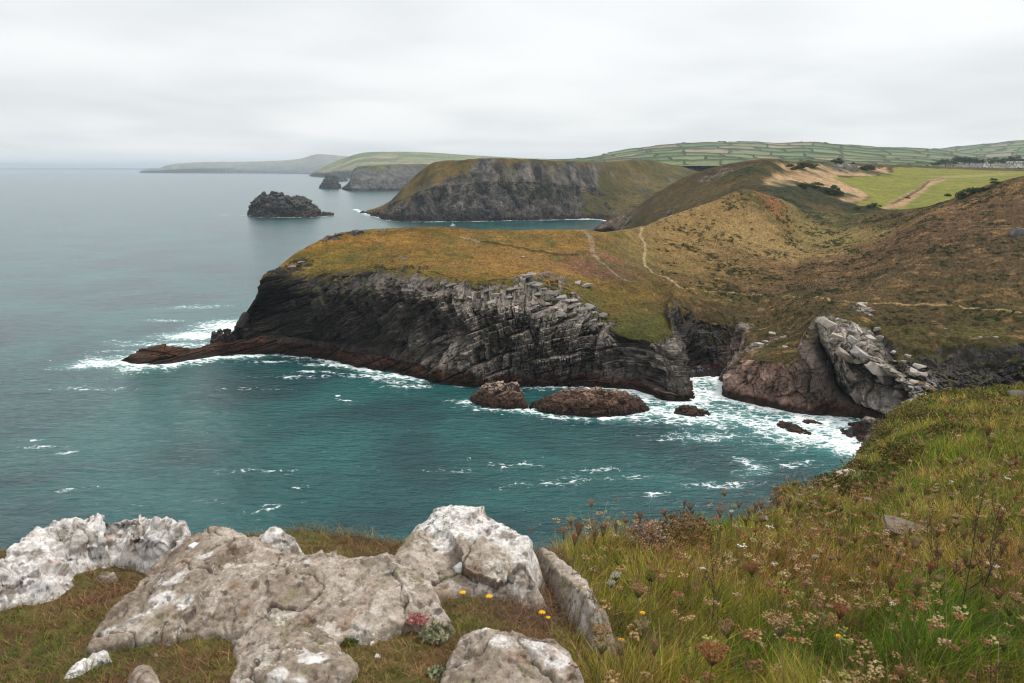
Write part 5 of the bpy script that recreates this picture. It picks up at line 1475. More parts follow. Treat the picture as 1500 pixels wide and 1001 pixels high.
k = NT("sea_water")
ob = k.obj()
fa, mi = k.attr("foam", "Fac"), k.attr("milk", "Fac")
big = k.noise(.016, 5, .6, ob, .6)
teal = k.mix(k.ramp(big, .35, .65), (.004, .034, .040), (.010, .080, .077))
teal = k.mix(k.ramp(mi, .15, 1.0, 0, .9), teal, (.07, .27, .25))
fl1 = k.noise(.42, 7, .66, k.mapped((.6, 1, 1)), 1.2)
fl2 = k.noise(.11, 4, .55, ob, .8)
vor = k.n("ShaderNodeTexVoronoi", feature="DISTANCE_TO_EDGE", Scale=.42)
k.put(vor.inputs["Vector"], k.n("ShaderNodeVectorMath", operation="ADD").outputs[0])
vadd = vor.inputs["Vector"].links[0].from_node
k.put(vadd.inputs[0], k.mapped((.7, 1, 1)))
wob = k.n("ShaderNodeTexNoise", Scale=.5, Detail=4.0)
k.put(wob.inputs["Vector"], ob)
wsc = k.n("ShaderNodeVectorMath", operation="SCALE")
k.put(wsc.inputs[0], wob.outputs["Color"])
wsc.inputs["Scale"].default_value = 3.2
k.put(vadd.inputs[1], wsc.outputs[0])
net = k.ramp(vor.outputs["Distance"], 0.0, .22, 1.0, 0.0)
thr = k.math("ADD", k.math("MULTIPLY", k.math("SUBTRACT", fl1, .5), 1.7), k.math("MULTIPLY", k.math("SUBTRACT", net, .25), .32))
thr = k.math("ADD", thr, k.math("MULTIPLY", k.math("SUBTRACT", fl2, .5), .8))
fm = k.ramp(k.math("ADD", thr, fa), .46, 1.02)
# stray white flecks on the open bay
fleck = k.ramp(k.noise(.9, 6, .7, k.mapped((.45, 1, 1)), 1.0), .715, .80)
patch = k.ramp(k.noise(.028, 3, .5, ob), .50, .66)
fleck = k.math("MULTIPLY", k.math("MULTIPLY", fleck, patch), k.attr("nearness", "Fac"))
fm = k.math("MAXIMUM", fm, k.math("MULTIPLY", fleck, .75))
colr = k.mix(fm, teal, (.78, .82, .82))
b1 = k.noise(.50, 4, .6, k.mapped((.42, 1, 1), (0, 0, .25)), .3)
b2 = k.noise(1.9, 3, .6, k.mapped((.5, 1, 1), (0, 0, -.2)))
near_ = k.attr("nearness", "Fac")
def sbump(h, lo, hi, dist, normal=None):
    out = k.bump(h, 1.0, dist, normal)
    nd = out.node
    k.put(nd.inputs["Strength"], k.ramp(near_, 0, 1, lo, hi))
    return out
bf = k.noise(.035, 5, .62, k.mapped((.35, 1, 1), (0, 0, .1)), .4)
wind = k.ramp(k.noise(.0035, 4, .6, k.mapped((.45, 1, 1))), .35, .65, .45, 1.25)
bn = k.bump(bf, 1.0, 1.5)
k.put(bn.node.inputs["Strength"], k.math("MULTIPLY", wind, .26))
b0 = k.noise(.15, 3, .5, k.mapped((.5, 1, 1), (0, 0, .15)), .3)
nrm = sbump(b0, .2, .8, 1.4, bn)
nrm = sbump(b1, .25, .9, WAVE1, nrm)
nrm = sbump(b2, .4, .95, WAVE2, nrm)
rgh = k.math("MAXIMUM", k.ramp(fm, 0, 1, .12, .9), k.ramp(near_, 0, 1, .2, .12))
k.fin(colr, rgh, .5, nrm)
k.b.inputs["IOR"].default_value = 1.33
k.b.inputs["Specular IOR Level"].default_value = SEA_SPEC
grid_obj("ocean", G, k.m, None, dict(foam=foam, milk=milk, nearness=sstep(420, 160, Yg)), True, kind="structure", label="teal sea with white foam along the rocks")
# ------------------------------------------------------------------ grass and low growth
def in_rocks(x, y, shrink=0.0):
    m = np.zeros(np.shape(x), bool)
    for p in ROCK_POLYS:
        q_ = inside_poly(x, y, p)
        if shrink:
            q_ &= edge_dist(x, y, p) > shrink
        m |= q_
    return m

FC = NEARG.reshape(-1, 3)[NF]
fcen = FC.mean(1)
fa = .5 * np.linalg.norm(np.cross(FC[:, 2] - FC[:, 0], FC[:, 3] - FC[:, 1]), axis=1)
fV = NEARV.reshape(-1)[NF].mean(1)
fU = NEARU.reshape(-1)[NF].mean(1)
fpx, fpy, fd = proj(fcen)
fok = (fV > 1.5) & (fV < 12.0) & (fpx > -760) & (fpx < 2300) & (fpy < 1500) & (fcen[:, 1] > .5)

def scatter(n, wfun):
    w_ = fa * wfun(fcen, fd) * fok
    p = w_ / w_.sum()
    f = rng.choice(len(p), n, p=p)
    u, v = rng.random((2, n, 1))
    q_ = FC[f]
    P = (q_[:, 0] * (1 - u) + q_[:, 1] * u) * (1 - v) + (q_[:, 3] * (1 - u) + q_[:, 2] * u) * v
    return P.astype(np.float32), fU[f], fV[f]

def blades(P, hgt, wid, lean, col, curl=1.0, nseg=3, az=None):
    n = len(P)
    az = rng.random(n) * 2 * np.pi if az is None else az
    dirv = np.stack([np.cos(az), np.sin(az), 0 * az], -1)
    faz = rng.random(n) * 2 * np.pi
    side = np.stack([np.cos(faz), np.sin(faz), 0 * faz], -1)
    vs = []
    for s in range(nseg + 1):
        t = s / nseg
        w_ = wid * (1 - t ** 1.5) * .5
        c_ = P + dirv * (lean * (t + curl * t * t) * .5)[:, None] * hgt[:, None] + np.array([0, 0, 1.0]) * (hgt * (t - .18 * curl * lean * t * t))[:, None]
        if s < nseg:
            vs += [c_ - side * w_[:, None], c_ + side * w_[:, None]]
        else:
            vs += [c_]
    Vv = np.stack(vs, 1)
    m = Vv.shape[1]
    quads, nper = [], []
    for s in range(nseg - 1):
        quads.append([2 * s, 2 * s + 1, 2 * s + 3, 2 * s + 2])
    base = (np.arange(n) * m)[:, None]
    loops = []
    for q_ in quads:
        loops.append(base + np.array(q_)[None])
    tri = base + np.array([2 * nseg - 2, 2 * nseg - 1, 2 * nseg])[None]
    loops = np.concatenate(loops + [tri], 1)
    nper = np.tile(np.array([4] * len(quads) + [3], np.int32), n)
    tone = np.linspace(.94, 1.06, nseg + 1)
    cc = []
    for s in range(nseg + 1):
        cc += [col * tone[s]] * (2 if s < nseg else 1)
    return Vv.reshape(-1, 3), loops.reshape(-1), nper, np.stack(cc, 1).reshape(-1, 3)

M_BLADE = col_mat("grass_blades", .7, .2, 40, .2, .25)
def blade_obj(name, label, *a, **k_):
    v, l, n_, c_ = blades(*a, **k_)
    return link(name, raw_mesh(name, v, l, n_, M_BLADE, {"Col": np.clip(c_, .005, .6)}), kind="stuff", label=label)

def pick(h, pal, cut):
    pal = np.array(pal, np.float32)
    return pal[np.clip(np.searchsorted(np.array(cut), h), 0, len(pal) - 1)]

# --- the slope
n = int(330000 * GRASS)
P, pU, pV = scatter(n, lambda c_, d: sstep(10.3, 11.6, fU) / (d ** 2 + 1.5) * np.where(d > 12, .8, 1))
d = np.linalg.norm(P - np.array([0, 0, EYE]), axis=1)
px, py, _ = proj(P)
m1 = fbm(P, 1.6, 4, 901) + .5 * fbm(P, .4, 3, 903)
m2 = fbm(P, 4.5, 3, 905)
h = rng.random(n) + .75 * m1 + .35 * m2
def pb(x, y, rx, ry):
    return np.exp(-((px - x) / rx) ** 2 - ((py - y) / ry) ** 2)
# the lush hollow and the dry crest, as the ground lies
h = h - .55 * pb(1270, 705, 70, 22) - .5 * pb(1110, 775, 70, 20) - .35 * pb(1420, 660, 110, 40) - .5 * pb(1250, 960, 140, 50) - .4 * pb(1440, 930, 120, 70) - .3 * pb(1040, 880, 60, 30) - .35 * pb(1350, 860, 90, 40)
h = h - .09 + .35 * pb(1180, 780, 80, 30) + .3 * pb(1120, 850, 120, 40) + .3 * pb(1400, 740, 120, 30) + .3 * pb(1320, 590, 60, 20) + .25 * pb(1450, 850, 90, 50) + .3 * pb(1010, 930, 80, 40) + .25 * pb(1260, 655, 40, 16)
col = pick(h, [(.045, .085, .006), (.085, .125, .010), (.14, .155, .016), (.175, .14, .024), (.23, .14, .040), (.31, .20, .085), (.16, .070, .026)], [-.02, .22, .42, .62, .82, 1.05])
col = col * (.55 + .8 * rng.random((n, 1)))
hh = (.042 + .095 * rng.random(n) ** 1.8) * np.interp(d, [2, 6, 12, 30], [.85, 1.0, 1.2, 1.35]) * (1 + .5 * m2)
col = col * 1.4 * np.array([1.0, 1.04, .78])
hh = np.clip(hh, .05, .45) * np.clip(sstep(10.4, 11.8, pU) + .25, 0, 1)
ww = np.maximum(.0022 + .002 * rng.random(n), d * .00085)
v_ok = ~in_rocks(P[:, 0], P[:, 1], -.0)
az = 5.0 * fbm(P, .55, 2, 907) + rng.normal(.6, .75, n)
tus = fbm(P, .38, 3, 908)
hh = hh * (.55 + 1.25 * sstep(-.25, .4, tus))
col = col * (.8 + .5 * sstep(-.3, .4, tus))[:, None]
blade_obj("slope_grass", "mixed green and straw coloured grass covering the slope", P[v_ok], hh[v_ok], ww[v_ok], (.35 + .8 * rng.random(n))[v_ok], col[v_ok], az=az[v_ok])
# a few long pale stalks that stand over the rest
n = int(14000 * GRASS)
P, pU, pV = scatter(n, lambda c_, d: sstep(10.6, 11.6, fU) / (d ** 2 + 3))
d = np.linalg.norm(P - np.array([0, 0, EYE]), axis=1)
ok = ~in_rocks(P[:, 0], P[:, 1])
col = pick(rng.random(n), [(.27, .20, .10), (.20, .14, .06), (.12, .14, .04), (.16, .09, .045)], [.35, .6, .82]) * (.75 + .5 * rng.random((n, 1)))
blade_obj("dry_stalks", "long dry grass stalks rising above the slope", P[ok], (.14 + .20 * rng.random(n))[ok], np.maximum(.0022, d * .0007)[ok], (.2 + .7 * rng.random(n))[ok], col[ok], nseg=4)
# --- heath and bracken clumps on the far part of the slope: small leaves piled in cushions
def leaf_cloud(C, R, n_each, size, cols, flat=.7):
    """many small leaf faces filling cushions at C with radius R; returns mesh arrays"""
    k_ = len(C)
    idx = np.repeat(np.arange(k_), n_each)
    m = len(idx)
    v = rng.normal(size=(m, 3))
    v /= np.linalg.norm(v, axis=1)[:, None]
    v *= (rng.random(m) ** .45)[:, None]
    v[:, 2] = np.abs(v[:, 2]) * flat
    cen = C[idx] + v * R[idx][:, None]
    t1 = rng.normal(size=(m, 3))
    t1 /= np.linalg.norm(t1, axis=1)[:, None]
    t2 = np.cross(t1, rng.normal(size=(m, 3)))
    t2 /= np.linalg.norm(t2, axis=1)[:, None] + 1e-9
    s = (size[idx] if np.ndim(size) else size) * (.6 + .8 * rng.random(m))
    V_ = np.stack([cen - t1 * s[:, None], cen + t2 * s[:, None] * .45, cen + t1 * s[:, None], cen - t2 * s[:, None] * .45], 1)
    c_ = cols[idx] * (.65 + .7 * rng.random((m, 1)))
    return V_.reshape(-1, 3), np.arange(m * 4), np.repeat(c_, 4, 0)
n = int(1900 * GRASS)
P, pU, pV = scatter(n, lambda c_, d: sstep(6.5, 13, d) * sstep(14, 16, fU) / (d ** 1.5 + 20) * sstep(-.15, .25, fbm(c_, 3.2, 3, 921)))
d = np.linalg.norm(P - np.array([0, 0, EYE]), axis=1)
hc = rng.random(n) + .8 * fbm(P, 2.4, 3, 923)
cols = pick(hc, [(.045, .065, .012), (.075, .095, .018), (.12, .115, .026), (.15, .095, .032), (.19, .12, .055)], [.1, .4, .65, .9]).astype(np.float32)
v, l, c_ = leaf_cloud(P + np.array([0, 0, -.05]), (.12 + .18 * rng.random(n)) * np.interp(d, [6, 30], [.8, 1.5]), 62, d * .0016 + .008, cols)
link("heath", raw_mesh("heath", v, l, 4, M_BLADE, {"Col": c_}), kind="stuff", label="low dark heath and bracken on the far part of the slope")

# --- the turf between the rocks
n = int(105000 * GRASS)
P, pU, pV = scatter(n, lambda c_, d: sstep(11.8, 10.4, fU) * (fcen[:, 1] < 3.95) / (d ** 2))
ok = ~in_rocks(P[:, 0], P[:, 1], .012)
P = P[ok]
n = len(P)
d = np.linalg.norm(P - np.array([0, 0, EYE]), axis=1)
px, py, _ = proj(P)
mm = fbm(P, .26, 4, 931) + .6 * fbm(P, .07, 3, 933)
h = rng.random(n) * .75 + .15 + .75 * mm
def pb(x, y, rx, ry):
    return np.exp(-((px - x) / rx) ** 2 - ((py - y) / ry) ** 2)
h = h - .45 * pb(170, 815, 60, 16) - .4 * pb(60, 950, 80, 40) - .35 * pb(310, 935, 30, 20) + .4 * pb(760, 880, 90, 30) + .4 * pb(830, 900, 70, 40) - .3 * pb(520, 935, 30, 15) + .3 * pb(600, 930, 50, 25) + .35 * pb(560, 790, 60, 14) + .3 * pb(180, 850, 50, 20) + .3 * pb(90, 885, 80, 14) + .45 * pb(800, 830, 40, 40)
col = pick(h, [(.050, .085, .010), (.10, .125, .018), (.16, .14, .034), (.16, .090, .036), (.19, .10, .048), (.28, .18, .08), (.13, .058, .034)], [.05, .32, .52, .68, .86, 1.05]) * (.75 + .9 * rng.random((n, 1)))
hh = .014 + .026 * rng.random(n) + .022 * np.clip(mm, 0, 1)
tuft = pb(445, 780, 22, 12) + pb(530, 785, 60, 10) + pb(590, 775, 14, 14) + pb(630, 930, 16, 10) * .6
hh = hh + .07 * tuft * rng.random(n) + .05 * sstep(10.0, 11.2, pU[ok]) * rng.random(n)
col = np.where((tuft > .4)[:, None] & (rng.random((n, 1)) < .6), np.array([[.20, .15, .06]], np.float32) * (.7 + .6 * rng.random((n, 1))), col)
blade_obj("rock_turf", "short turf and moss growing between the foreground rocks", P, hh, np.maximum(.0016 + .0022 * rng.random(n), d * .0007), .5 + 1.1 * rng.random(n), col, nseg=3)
# dead brown stems of heather lying beside the rocks
n = int(9000 * GRASS)
P, pU, pV = scatter(n, lambda c_, d: np.exp(-((fpx - 800) / 75) ** 2 - ((fpy - 880) / 42) ** 2) + .7 * np.exp(-((fpx - 850) / 60) ** 2 - ((fpy - 915) / 26) ** 2) + .25 * np.exp(-((fpx - 180) / 60) ** 2 - ((fpy - 850) / 20) ** 2) + .5 * np.exp(-((fpx - 800) / 25) ** 2 - ((fpy - 825) / 25) ** 2))
ok = ~in_rocks(P[:, 0], P[:, 1], .01)
n = int(ok.sum())
col = pick(rng.random(n), [(.10, .055, .035), (.16, .09, .055), (.06, .032, .022), (.22, .15, .10)], [.4, .7, .88]) * (.7 + .6 * rng.random((n, 1)))
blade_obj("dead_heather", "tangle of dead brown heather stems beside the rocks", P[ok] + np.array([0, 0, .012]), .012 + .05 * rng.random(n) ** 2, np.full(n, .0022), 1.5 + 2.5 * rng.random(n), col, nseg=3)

# ------------------------------------------------------------------ flowers, each a thing of its own
def tube(path, radii, sides=5):
    path = np.array(path, float)
    vs, fs = [], []
    for i, p in enumerate(path):
        a_ = path[min(i + 1, len(path) - 1)] - path[max(i - 1, 0)]
        a_ = a_ / (np.linalg.norm(a_) + 1e-9)
        s1 = np.cross(a_, [0.31, .95, .07])
        s1 /= np.linalg.norm(s1) + 1e-9
        s2 = np.cross(a_, s1)
        for j in range(sides):
            t = 2 * np.pi * j / sides
            vs.append(p + radii[i] * (math.cos(t) * s1 + math.sin(t) * s2))
    for i in range(len(path) - 1):
        for j in range(sides):
            k_ = (j + 1) % sides
            fs.append([i * sides + j, i * sides + k_, (i + 1) * sides + k_, (i + 1) * sides + j])
    return np.array(vs), np.array(fs)

class Acc:
    def __init__(s):
        s.v, s.l, s.n, s.c, s.k = [], [], [], [], 0
    def add(s, v, f, col):
        v, f = np.asarray(v, float), np.asarray(f)
        s.v.append(v)
        s.l.append((f + s.k).ravel())
        s.n.append(np.full(len(f), f.shape[1], np.int32))
        c_ = np.asarray(col, float)
        s.c.append(np.tile(c_, (len(v), 1)) if c_.ndim == 1 else c_)
        s.k += len(v)
    def mesh(s, name, mat):
        return raw_mesh(name, np.concatenate(s.v), np.concatenate(s.l), np.concatenate(s.n), mat, {"Col": np.clip(np.concatenate(s.c), .004, .8)})

OCT_V = np.array([(1, 0, 0), (-1, 0, 0), (0, 1, 0), (0, -1, 0), (0, 0, 1), (0, 0, -1)], float)
OCT_F = np.array([(0, 2, 4), (2, 1, 4), (1, 3, 4), (3, 0, 4), (2, 0, 5), (1, 2, 5), (3, 1, 5), (0, 3, 5)])
M_PLANT = col_mat("plant_tissue", .8, .25, 60, .15, .1)

def umbel_meshes(kind, seed):
    r_ = np.random.default_rng(seed)
    st, hd = Acc(), Acc()
    H_ = 1.0                                    # stem of unit height, scaled per plant
    bend = r_.normal(0, .08, 2)
    path = [(bend[0] * t * t, bend[1] * t * t, t) for t in np.linspace(-.15, 1, 6)]
    stem_c = dict(brown=(.17, .115, .055), tan=(.17, .14, .06), rust=(.16, .09, .045), green=(.10, .12, .035), white=(.10, .13, .04), pale=(.2, .16, .08))[kind]
    tv, tf = tube(path, [.013, .012, .011, .010, .009, .009])
    st.add(tv, tf, stem_c)
    top = np.array(path[-1])
    hc_ = dict(brown=(.20, .105, .052), tan=(.34, .22, .11), rust=(.30, .125, .06), green=(.23, .22, .06), white=(.50, .47, .38), pale=(.36, .28, .15))[kind]
    R_ = .20
    n_ = 34
    for i in range(n_):
        rr = math.sqrt((i + .5) / n_)
        th = i * 2.39996 + r_.normal(0, .15)
        lift = dict(brown=.12 + .10 * rr, tan=.13 + .03 * rr, rust=.13 + .02 * rr, green=.13 - .03 * rr * rr, white=.13 - .03 * rr * rr, pale=.12 + .07 * rr)[kind]
        e = top + np.array([math.cos(th) * rr * R_, math.sin(th) * rr * R_, lift + r_.normal(0, .012)])
        tv, tf = tube([top, top * .45 + e * .55 + np.array([math.cos(th), math.sin(th), 0]) * .02, e], [.005, .004, .003], 3)
        st.add(tv, tf, np.array(stem_c) * .9)
        for q_ in range(7):
            o = r_.normal(0, 1, 3) * np.array([.021, .021, .010])
            s = .013 * (.7 + .6 * r_.random())
            hd.add(OCT_V * s * np.array([1, 1, .75]) + e + o, OCT_F, np.array(hc_) * (.6 + .8 * r_.random()))
    return st.mesh("stem", M_PLANT), hd.mesh("flower_head", M_PLANT)

UM = {}
for i, kd_ in enumerate(["brown", "tan", "rust", "green", "white", "pale"]):
    UM[kd_] = [umbel_meshes(kd_, 950 + 7 * i + j) for j in range(3)]

UM_LABEL = dict(brown="dark brown dried wild carrot head standing in the slope grass", tan="tan flat topped wild carrot seed head standing in the slope grass", rust="rust red wild carrot head standing in the slope grass",
                green="greenish yellow wild carrot umbel standing in the slope grass", white="white flowering wild carrot umbel among the slope grass", pale="straw coloured curled wild carrot head in the slope grass")
UM_GROUP = dict(brown="dark brown wild carrot heads", tan="tan wild carrot heads", rust="rust red wild carrot heads", green="greenish wild carrot umbels", white="white wild carrot umbels", pale="straw coloured wild carrot heads")
PROTO = {}
def umbel(kind, var, loc, height, head, rz, tilt, label=None):
    """copy of a plant with its stem and head; head is the diameter of the umbel"""
    key = (kind, var)
    s = head / .40
    if key not in PROTO:
        o = empty("wild_carrot")
        stm, hdm = UM[kind][var]
        a_ = link("stem", stm, o)
        b_ = link("flower_head", hdm, o)
        PROTO[key] = (o, a_, b_)
        used = o
    else:
        p, a_, b_ = PROTO[key]
        used = p.copy()
        COL.objects.link(used)
        for ch in (a_, b_):
            c_ = ch.copy()
            COL.objects.link(c_)
            c_.parent = used
    used.location = loc
    used.rotation_euler = (tilt[0], tilt[1], rz)
    used.scale = (s, s, max(.02, height))
    used["label"] = label or UM_LABEL[kind]
    used["category"] = "wild carrot"
    used.pop("group", None) if label else used.__setitem__("group", UM_GROUP[kind])
    return used

def solve_head(px_, py_, h_):
    """ground point whose plant of height h_ shows its head at this pixel"""
    r = np.array(ray(px_, py_))
    r = r / r[1]
    lo, hi = .8, 40.0
    for Y in np.concatenate([np.arange(1.2, 8, .04), np.arange(8, 40, .2)]):
        x, z = r[0] * Y, EYE + r[2] * Y
        if z - ground(x, Y) < h_:
            return np.array([x, Y, ground(x, Y)])
    return None

# the ones that stand out, read off the photograph: pixel of the head, kind, stem height, head diameter
BIG = [(1030, 976, "rust", .36, .085, "big rust red wild carrot head, lowest in the photo"), (1172, 968, "tan", .38, .088, "large tan wild carrot head tilted to the right at the bottom"), (1105, 935, "tan", .36, .050, "tan wild carrot head on a thin stem above the tilted one"),
       (878, 948, "tan", .30, .060, "tan wild carrot head beside the low grey slab"), (868, 962, "pale", .28, .055, "straw coloured head leaning over the low grey slab"), (936, 952, "pale", .32, .042, "rounded straw coloured head just right of the low grey slab"), (906, 972, "pale", .28, .036, "pale brown fuzzy head near the bottom middle"), (938, 968, "tan", .30, .03, "small tan head close under the rounded straw one"),
       (922, 880, "tan", .30, .062, "tan flat wild carrot head beside the pale rock rib"), (943, 845, "green", .34, .055, "dark green umbel with a tall stem right of the rock rib"), (947, 855, "rust", .31, .055, "rust brown head directly under the dark green umbel"), (903, 853, "white", .25, .045, "larger white umbel next to the pale rock rib"), (892, 864, "white", .24, .035, "smaller white umbel next to the pale rock rib"),
       (1000, 893, "green", .26, .034, "yellowish umbel low in the middle grass"), (1215, 900, "rust", .34, .055, "shaggy rust red head in the middle of the slope"), (1290, 866, "brown", .33, .045, "dark brown head near the middle of the slope"), (1362, 843, "rust", .34, .040, "rust brown flat head right of the slope's middle"), (1340, 880, "green", .3, .048, "yellow green umbel in the right half of the grass"),
       (1345, 866, "tan", .33, .045, "tan fluffy head above the yellow green umbel"), (1484, 906, "green", .36, .045, "green umbel at the right edge of the photo"), (1485, 963, "green", .36, .038, "small green umbel low at the right edge"), (1466, 820, "brown", .34, .04, "brown flat head near the right edge"), (1424, 828, "green", .32, .032, "pale green umbel near the dead dock plant"),
       (1230, 806, "tan", .33, .045, "tan head pair in the upper part of the slope"), (1302, 820, "pale", .34, .032, "round straw head in the upper middle of the slope"), (1337, 808, "pale", .33, .026, "small round straw head right of its larger twin"), (1490, 880, "tan", .34, .045, "tan head cut by the right edge of the photo"), (1112, 850, "rust", .33, .05, "rust brown curled head in the middle of the grass")]
for i, (x, y, kd_, h_, dm, lab) in enumerate(BIG):
    g_ = solve_head(x, y, h_)
    if g_ is not None:
        umbel(kd_, i % 3, g_, h_, dm, i * 1.7, (random.gauss(0, .06), (.22 if "tilted" in lab else random.gauss(0, .06))), lab)
# the rest, thinning with distance
n = 800
P, pU, pV = scatter(n, lambda c_, d: sstep(11.2, 12, fU) * (d < 17) / (d ** 1.7 + 4) * sstep(-.35, .3, fbm(c_, 1.8, 3, 971)))
cnt = 0
for p, u_ in zip(P, pU):
    if in_rocks(np.array([p[0]]), np.array([p[1]]))[0]:
        continue
    dd = math.hypot(p[0], p[1])
    x, y, _ = proj(p[None])
    if not (-60 < x[0] < 1560 and y[0] < 1060):
        continue
    kd_ = random.choices(["brown", "tan", "rust", "green", "white", "pale"], [.27, .29, .18, .12, .03, .11])[0]
    umbel(kd_, random.randrange(3), tuple(p), random.uniform(.15, .27) * (1 + .12 * (dd > 6)), random.uniform(.030, .060) * (1 + .25 * (dd > 7)), random.random() * 6.28, (random.gauss(0, .1), random.gauss(0, .1)))
    cnt += 1
    if cnt >= 262:
        break
# heads that stand up against the sea along the brink
for i, (x, y) in enumerate([(1146, 741), (1132, 746), (1122, 752), (1135, 755), (1110, 756), (1155, 752), (1098, 761), (1168, 748), (1058, 763), (997, 750), (870, 792), (842, 790), (822, 797), (836, 802), (888, 795), (903, 787), (938, 771), (1120, 765), (1075, 768)]):
    g_ = solve_head(x, y, .30)
    if g_ is not None and ground(g_[0], g_[1]) > 60:
        umbel(["brown", "brown", "tan", "rust", "brown"][i % 5], i % 3, g_, .30, .020 + .010 * (i % 3), i, (random.gauss(0, .05), random.gauss(0, .08)))

# beyond those, the drift of smaller heads that nobody could count
n = int(4600 * GRASS)
P, pU, pV = scatter(n, lambda c_, d: sstep(11.0, 11.8, fU) * (d > 2.2) * (d < 24) / (d ** 1.55 + 4) * sstep(-.4, .3, fbm(c_, 2.0, 3, 981)))
P = P[~in_rocks(P[:, 0], P[:, 1])]
n = len(P)
pal = np.array([(.20, .10, .05), (.33, .21, .10), (.27, .115, .05), (.26, .24, .07), (.62, .58, .48), (.38, .28, .15)])
kd_ = rng.choice(6, n, p=[.28, .30, .17, .12, .015, .115])
hs_ = rng.uniform(.12, .30, n)
R_ = rng.uniform(.012, .028, n)
lean_ = rng.normal(0, .25, (n, 2)) * hs_[:, None]
top = P + np.concatenate([lean_, hs_[:, None]], 1)
m_ = 20
th = rng.random((n, m_)) * 6.283
rr = np.sqrt(rng.random((n, m_))) * R_[:, None]
tl = rng.normal(0, .25, (n, 2))
cx_, cy_ = np.cos(th) * rr, np.sin(th) * rr
cen = top[:, None] + np.stack([cx_, cy_, rng.normal(0, .0035, (n, m_)) + cx_ * tl[:, :1] + cy_ * tl[:, 1:]], -1)
sz = (R_ * .24)[:, None, None, None] * rng.uniform(.7, 1.3, (n, m_, 1, 1))
Vv = (cen[:, :, None] + OCT_V[None, None] * sz * np.array([1, 1, .7])).reshape(-1, 3)
Ff = (np.arange(n * m_)[:, None, None] * 6 + OCT_F[None]).reshape(-1)
Cc = np.repeat((pal[kd_][:, None] * rng.uniform(.55, 1.35, (n, m_, 1))).reshape(-1, 3), 6, 0)
link("wild_carrot_drift", raw_mesh("wild_carrot_drift", Vv, Ff, 3, M_PLANT, {"Col": np.clip(Cc, .005, .8)}), kind="stuff", label="countless small dried wild carrot heads through the slope grass")
w2 = np.full(n, .0028)
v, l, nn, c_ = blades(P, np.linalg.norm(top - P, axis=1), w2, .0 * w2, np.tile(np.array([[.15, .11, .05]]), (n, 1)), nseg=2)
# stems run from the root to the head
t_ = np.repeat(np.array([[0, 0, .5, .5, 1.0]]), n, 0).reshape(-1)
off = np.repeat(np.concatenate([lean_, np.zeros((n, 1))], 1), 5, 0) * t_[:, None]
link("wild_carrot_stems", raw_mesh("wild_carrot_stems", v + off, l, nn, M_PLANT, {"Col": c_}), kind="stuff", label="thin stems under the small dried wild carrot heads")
# low leafy herbs that fill the sward
n = int(3400 * GRASS)
P, pU, pV = scatter(n, lambda c_, d: sstep(10.8, 11.8, fU) * (d < 14) / (d ** 2 + 2))
ok = ~in_rocks(P[:, 0], P[:, 1])
P = P[ok]
n = len(P)
d = np.linalg.norm(P - np.array([0, 0, EYE]), axis=1)
hc = rng.random(n) + .8 * fbm(P, 1.2, 3, 991)
cols = pick(hc, [(.06, .11, .012), (.12, .16, .020), (.21, .19, .035), (.22, .105, .04), (.14, .065, .034)], [.22, .5, .74, .92]).astype(np.float32)
v, l, c_ = leaf_cloud(P, (.035 + .05 * rng.random(n)) * np.interp(d, [2, 10], [.8, 1.6]), 46, d * .0011 + .004, cols)
link("herbs", raw_mesh("herbs", v, l, 4, M_BLADE, {"Col": c_}), kind="stuff", label="low leafy herbs filling the slope sward")

# --- yellow hawkbit flowers
def daisy(seed):
    r_ = np.random.default_rng(seed)
    st, hd, ce = Acc(), Acc(), Acc()
    path = [(.06 * t * t, 0, t) for t in np.linspace(-.1, 1, 5)]
    tv, tf = tube(path, [.012] * 5, 5)
    st.add(tv, tf, (.09, .11, .03))
    top = np.array(path[-1])
    for i in range(26):
        th = i * 2 * np.pi / 13 + .1 * r_.normal()
        L_ = .16 if i < 13 else .11
        a_ = np.array([math.cos(th), math.sin(th), 0])
        b_ = np.array([-math.sin(th), math.cos(th), 0])
        z_ = np.array([0, 0, 1.0])
        v = [top - b_ * .008, top + b_ * .008, top + a_ * L_ * .7 + b_ * .022 + z_ * .03, top + a_ * L_ + z_ * .035, top + a_ * L_ * .7 - b_ * .022 + z_ * .03]
        hd.add(np.array(v) + (i >= 13) * z_ * .018, np.array([[0, 1, 2, 3, 4]]), np.array((.80, .42, .01)) * (.85 + .3 * r_.random()))
    ce.add(OCT_V * np.array([.04, .04, .025]) + top + np.array([0, 0, .03]), OCT_F, (.55, .25, .01))
    return st.mesh("stem", M_PLANT), hd.mesh("petals", M_PLANT), ce.mesh("flower_eye", M_PLANT)
DM = [daisy(1000 + i) for i in range(2)]
YEL = [(241, 800, .06, "yellow flower on the turf where the white and grey rocks meet"), (716, 878, .07, "yellow hawkbit in dry grass just below the white capped boulder"), (796, 902, .06, "left yellow hawkbit of the pair above the low slab's right end"), (847, 899, .07, "yellow hawkbit right of the dead heather tangle"), (940, 902, .10, "yellow hawkbit beside the tan umbel near the rock rib"), (908, 939, .08, "yellow hawkbit half hidden by tan carrot heads"),
       (803, 910, .05, "small yellow hawkbit bud under its larger neighbour"), (680, 871, .05, "pale yellow flower in the dry grass between slab and boulder"), (1228, 933, .16, "orange yellow flower low in the middle of the slope grass")]
for i, (x, y, h_, lab) in enumerate(YEL):
    g_ = solve_head(x, y, h_)
    o = empty("hawkbit", g_, i * 1.3, label=lab, category="flower")
    sc_ = .016 / .16 * (1.0 if "small" not in lab else .7)
    o.scale = (sc_, sc_, h_)
    for nm, me in zip(("stem", "petals", "flower_eye"), DM[i % 2]):
        c_ = link(nm, me, o)
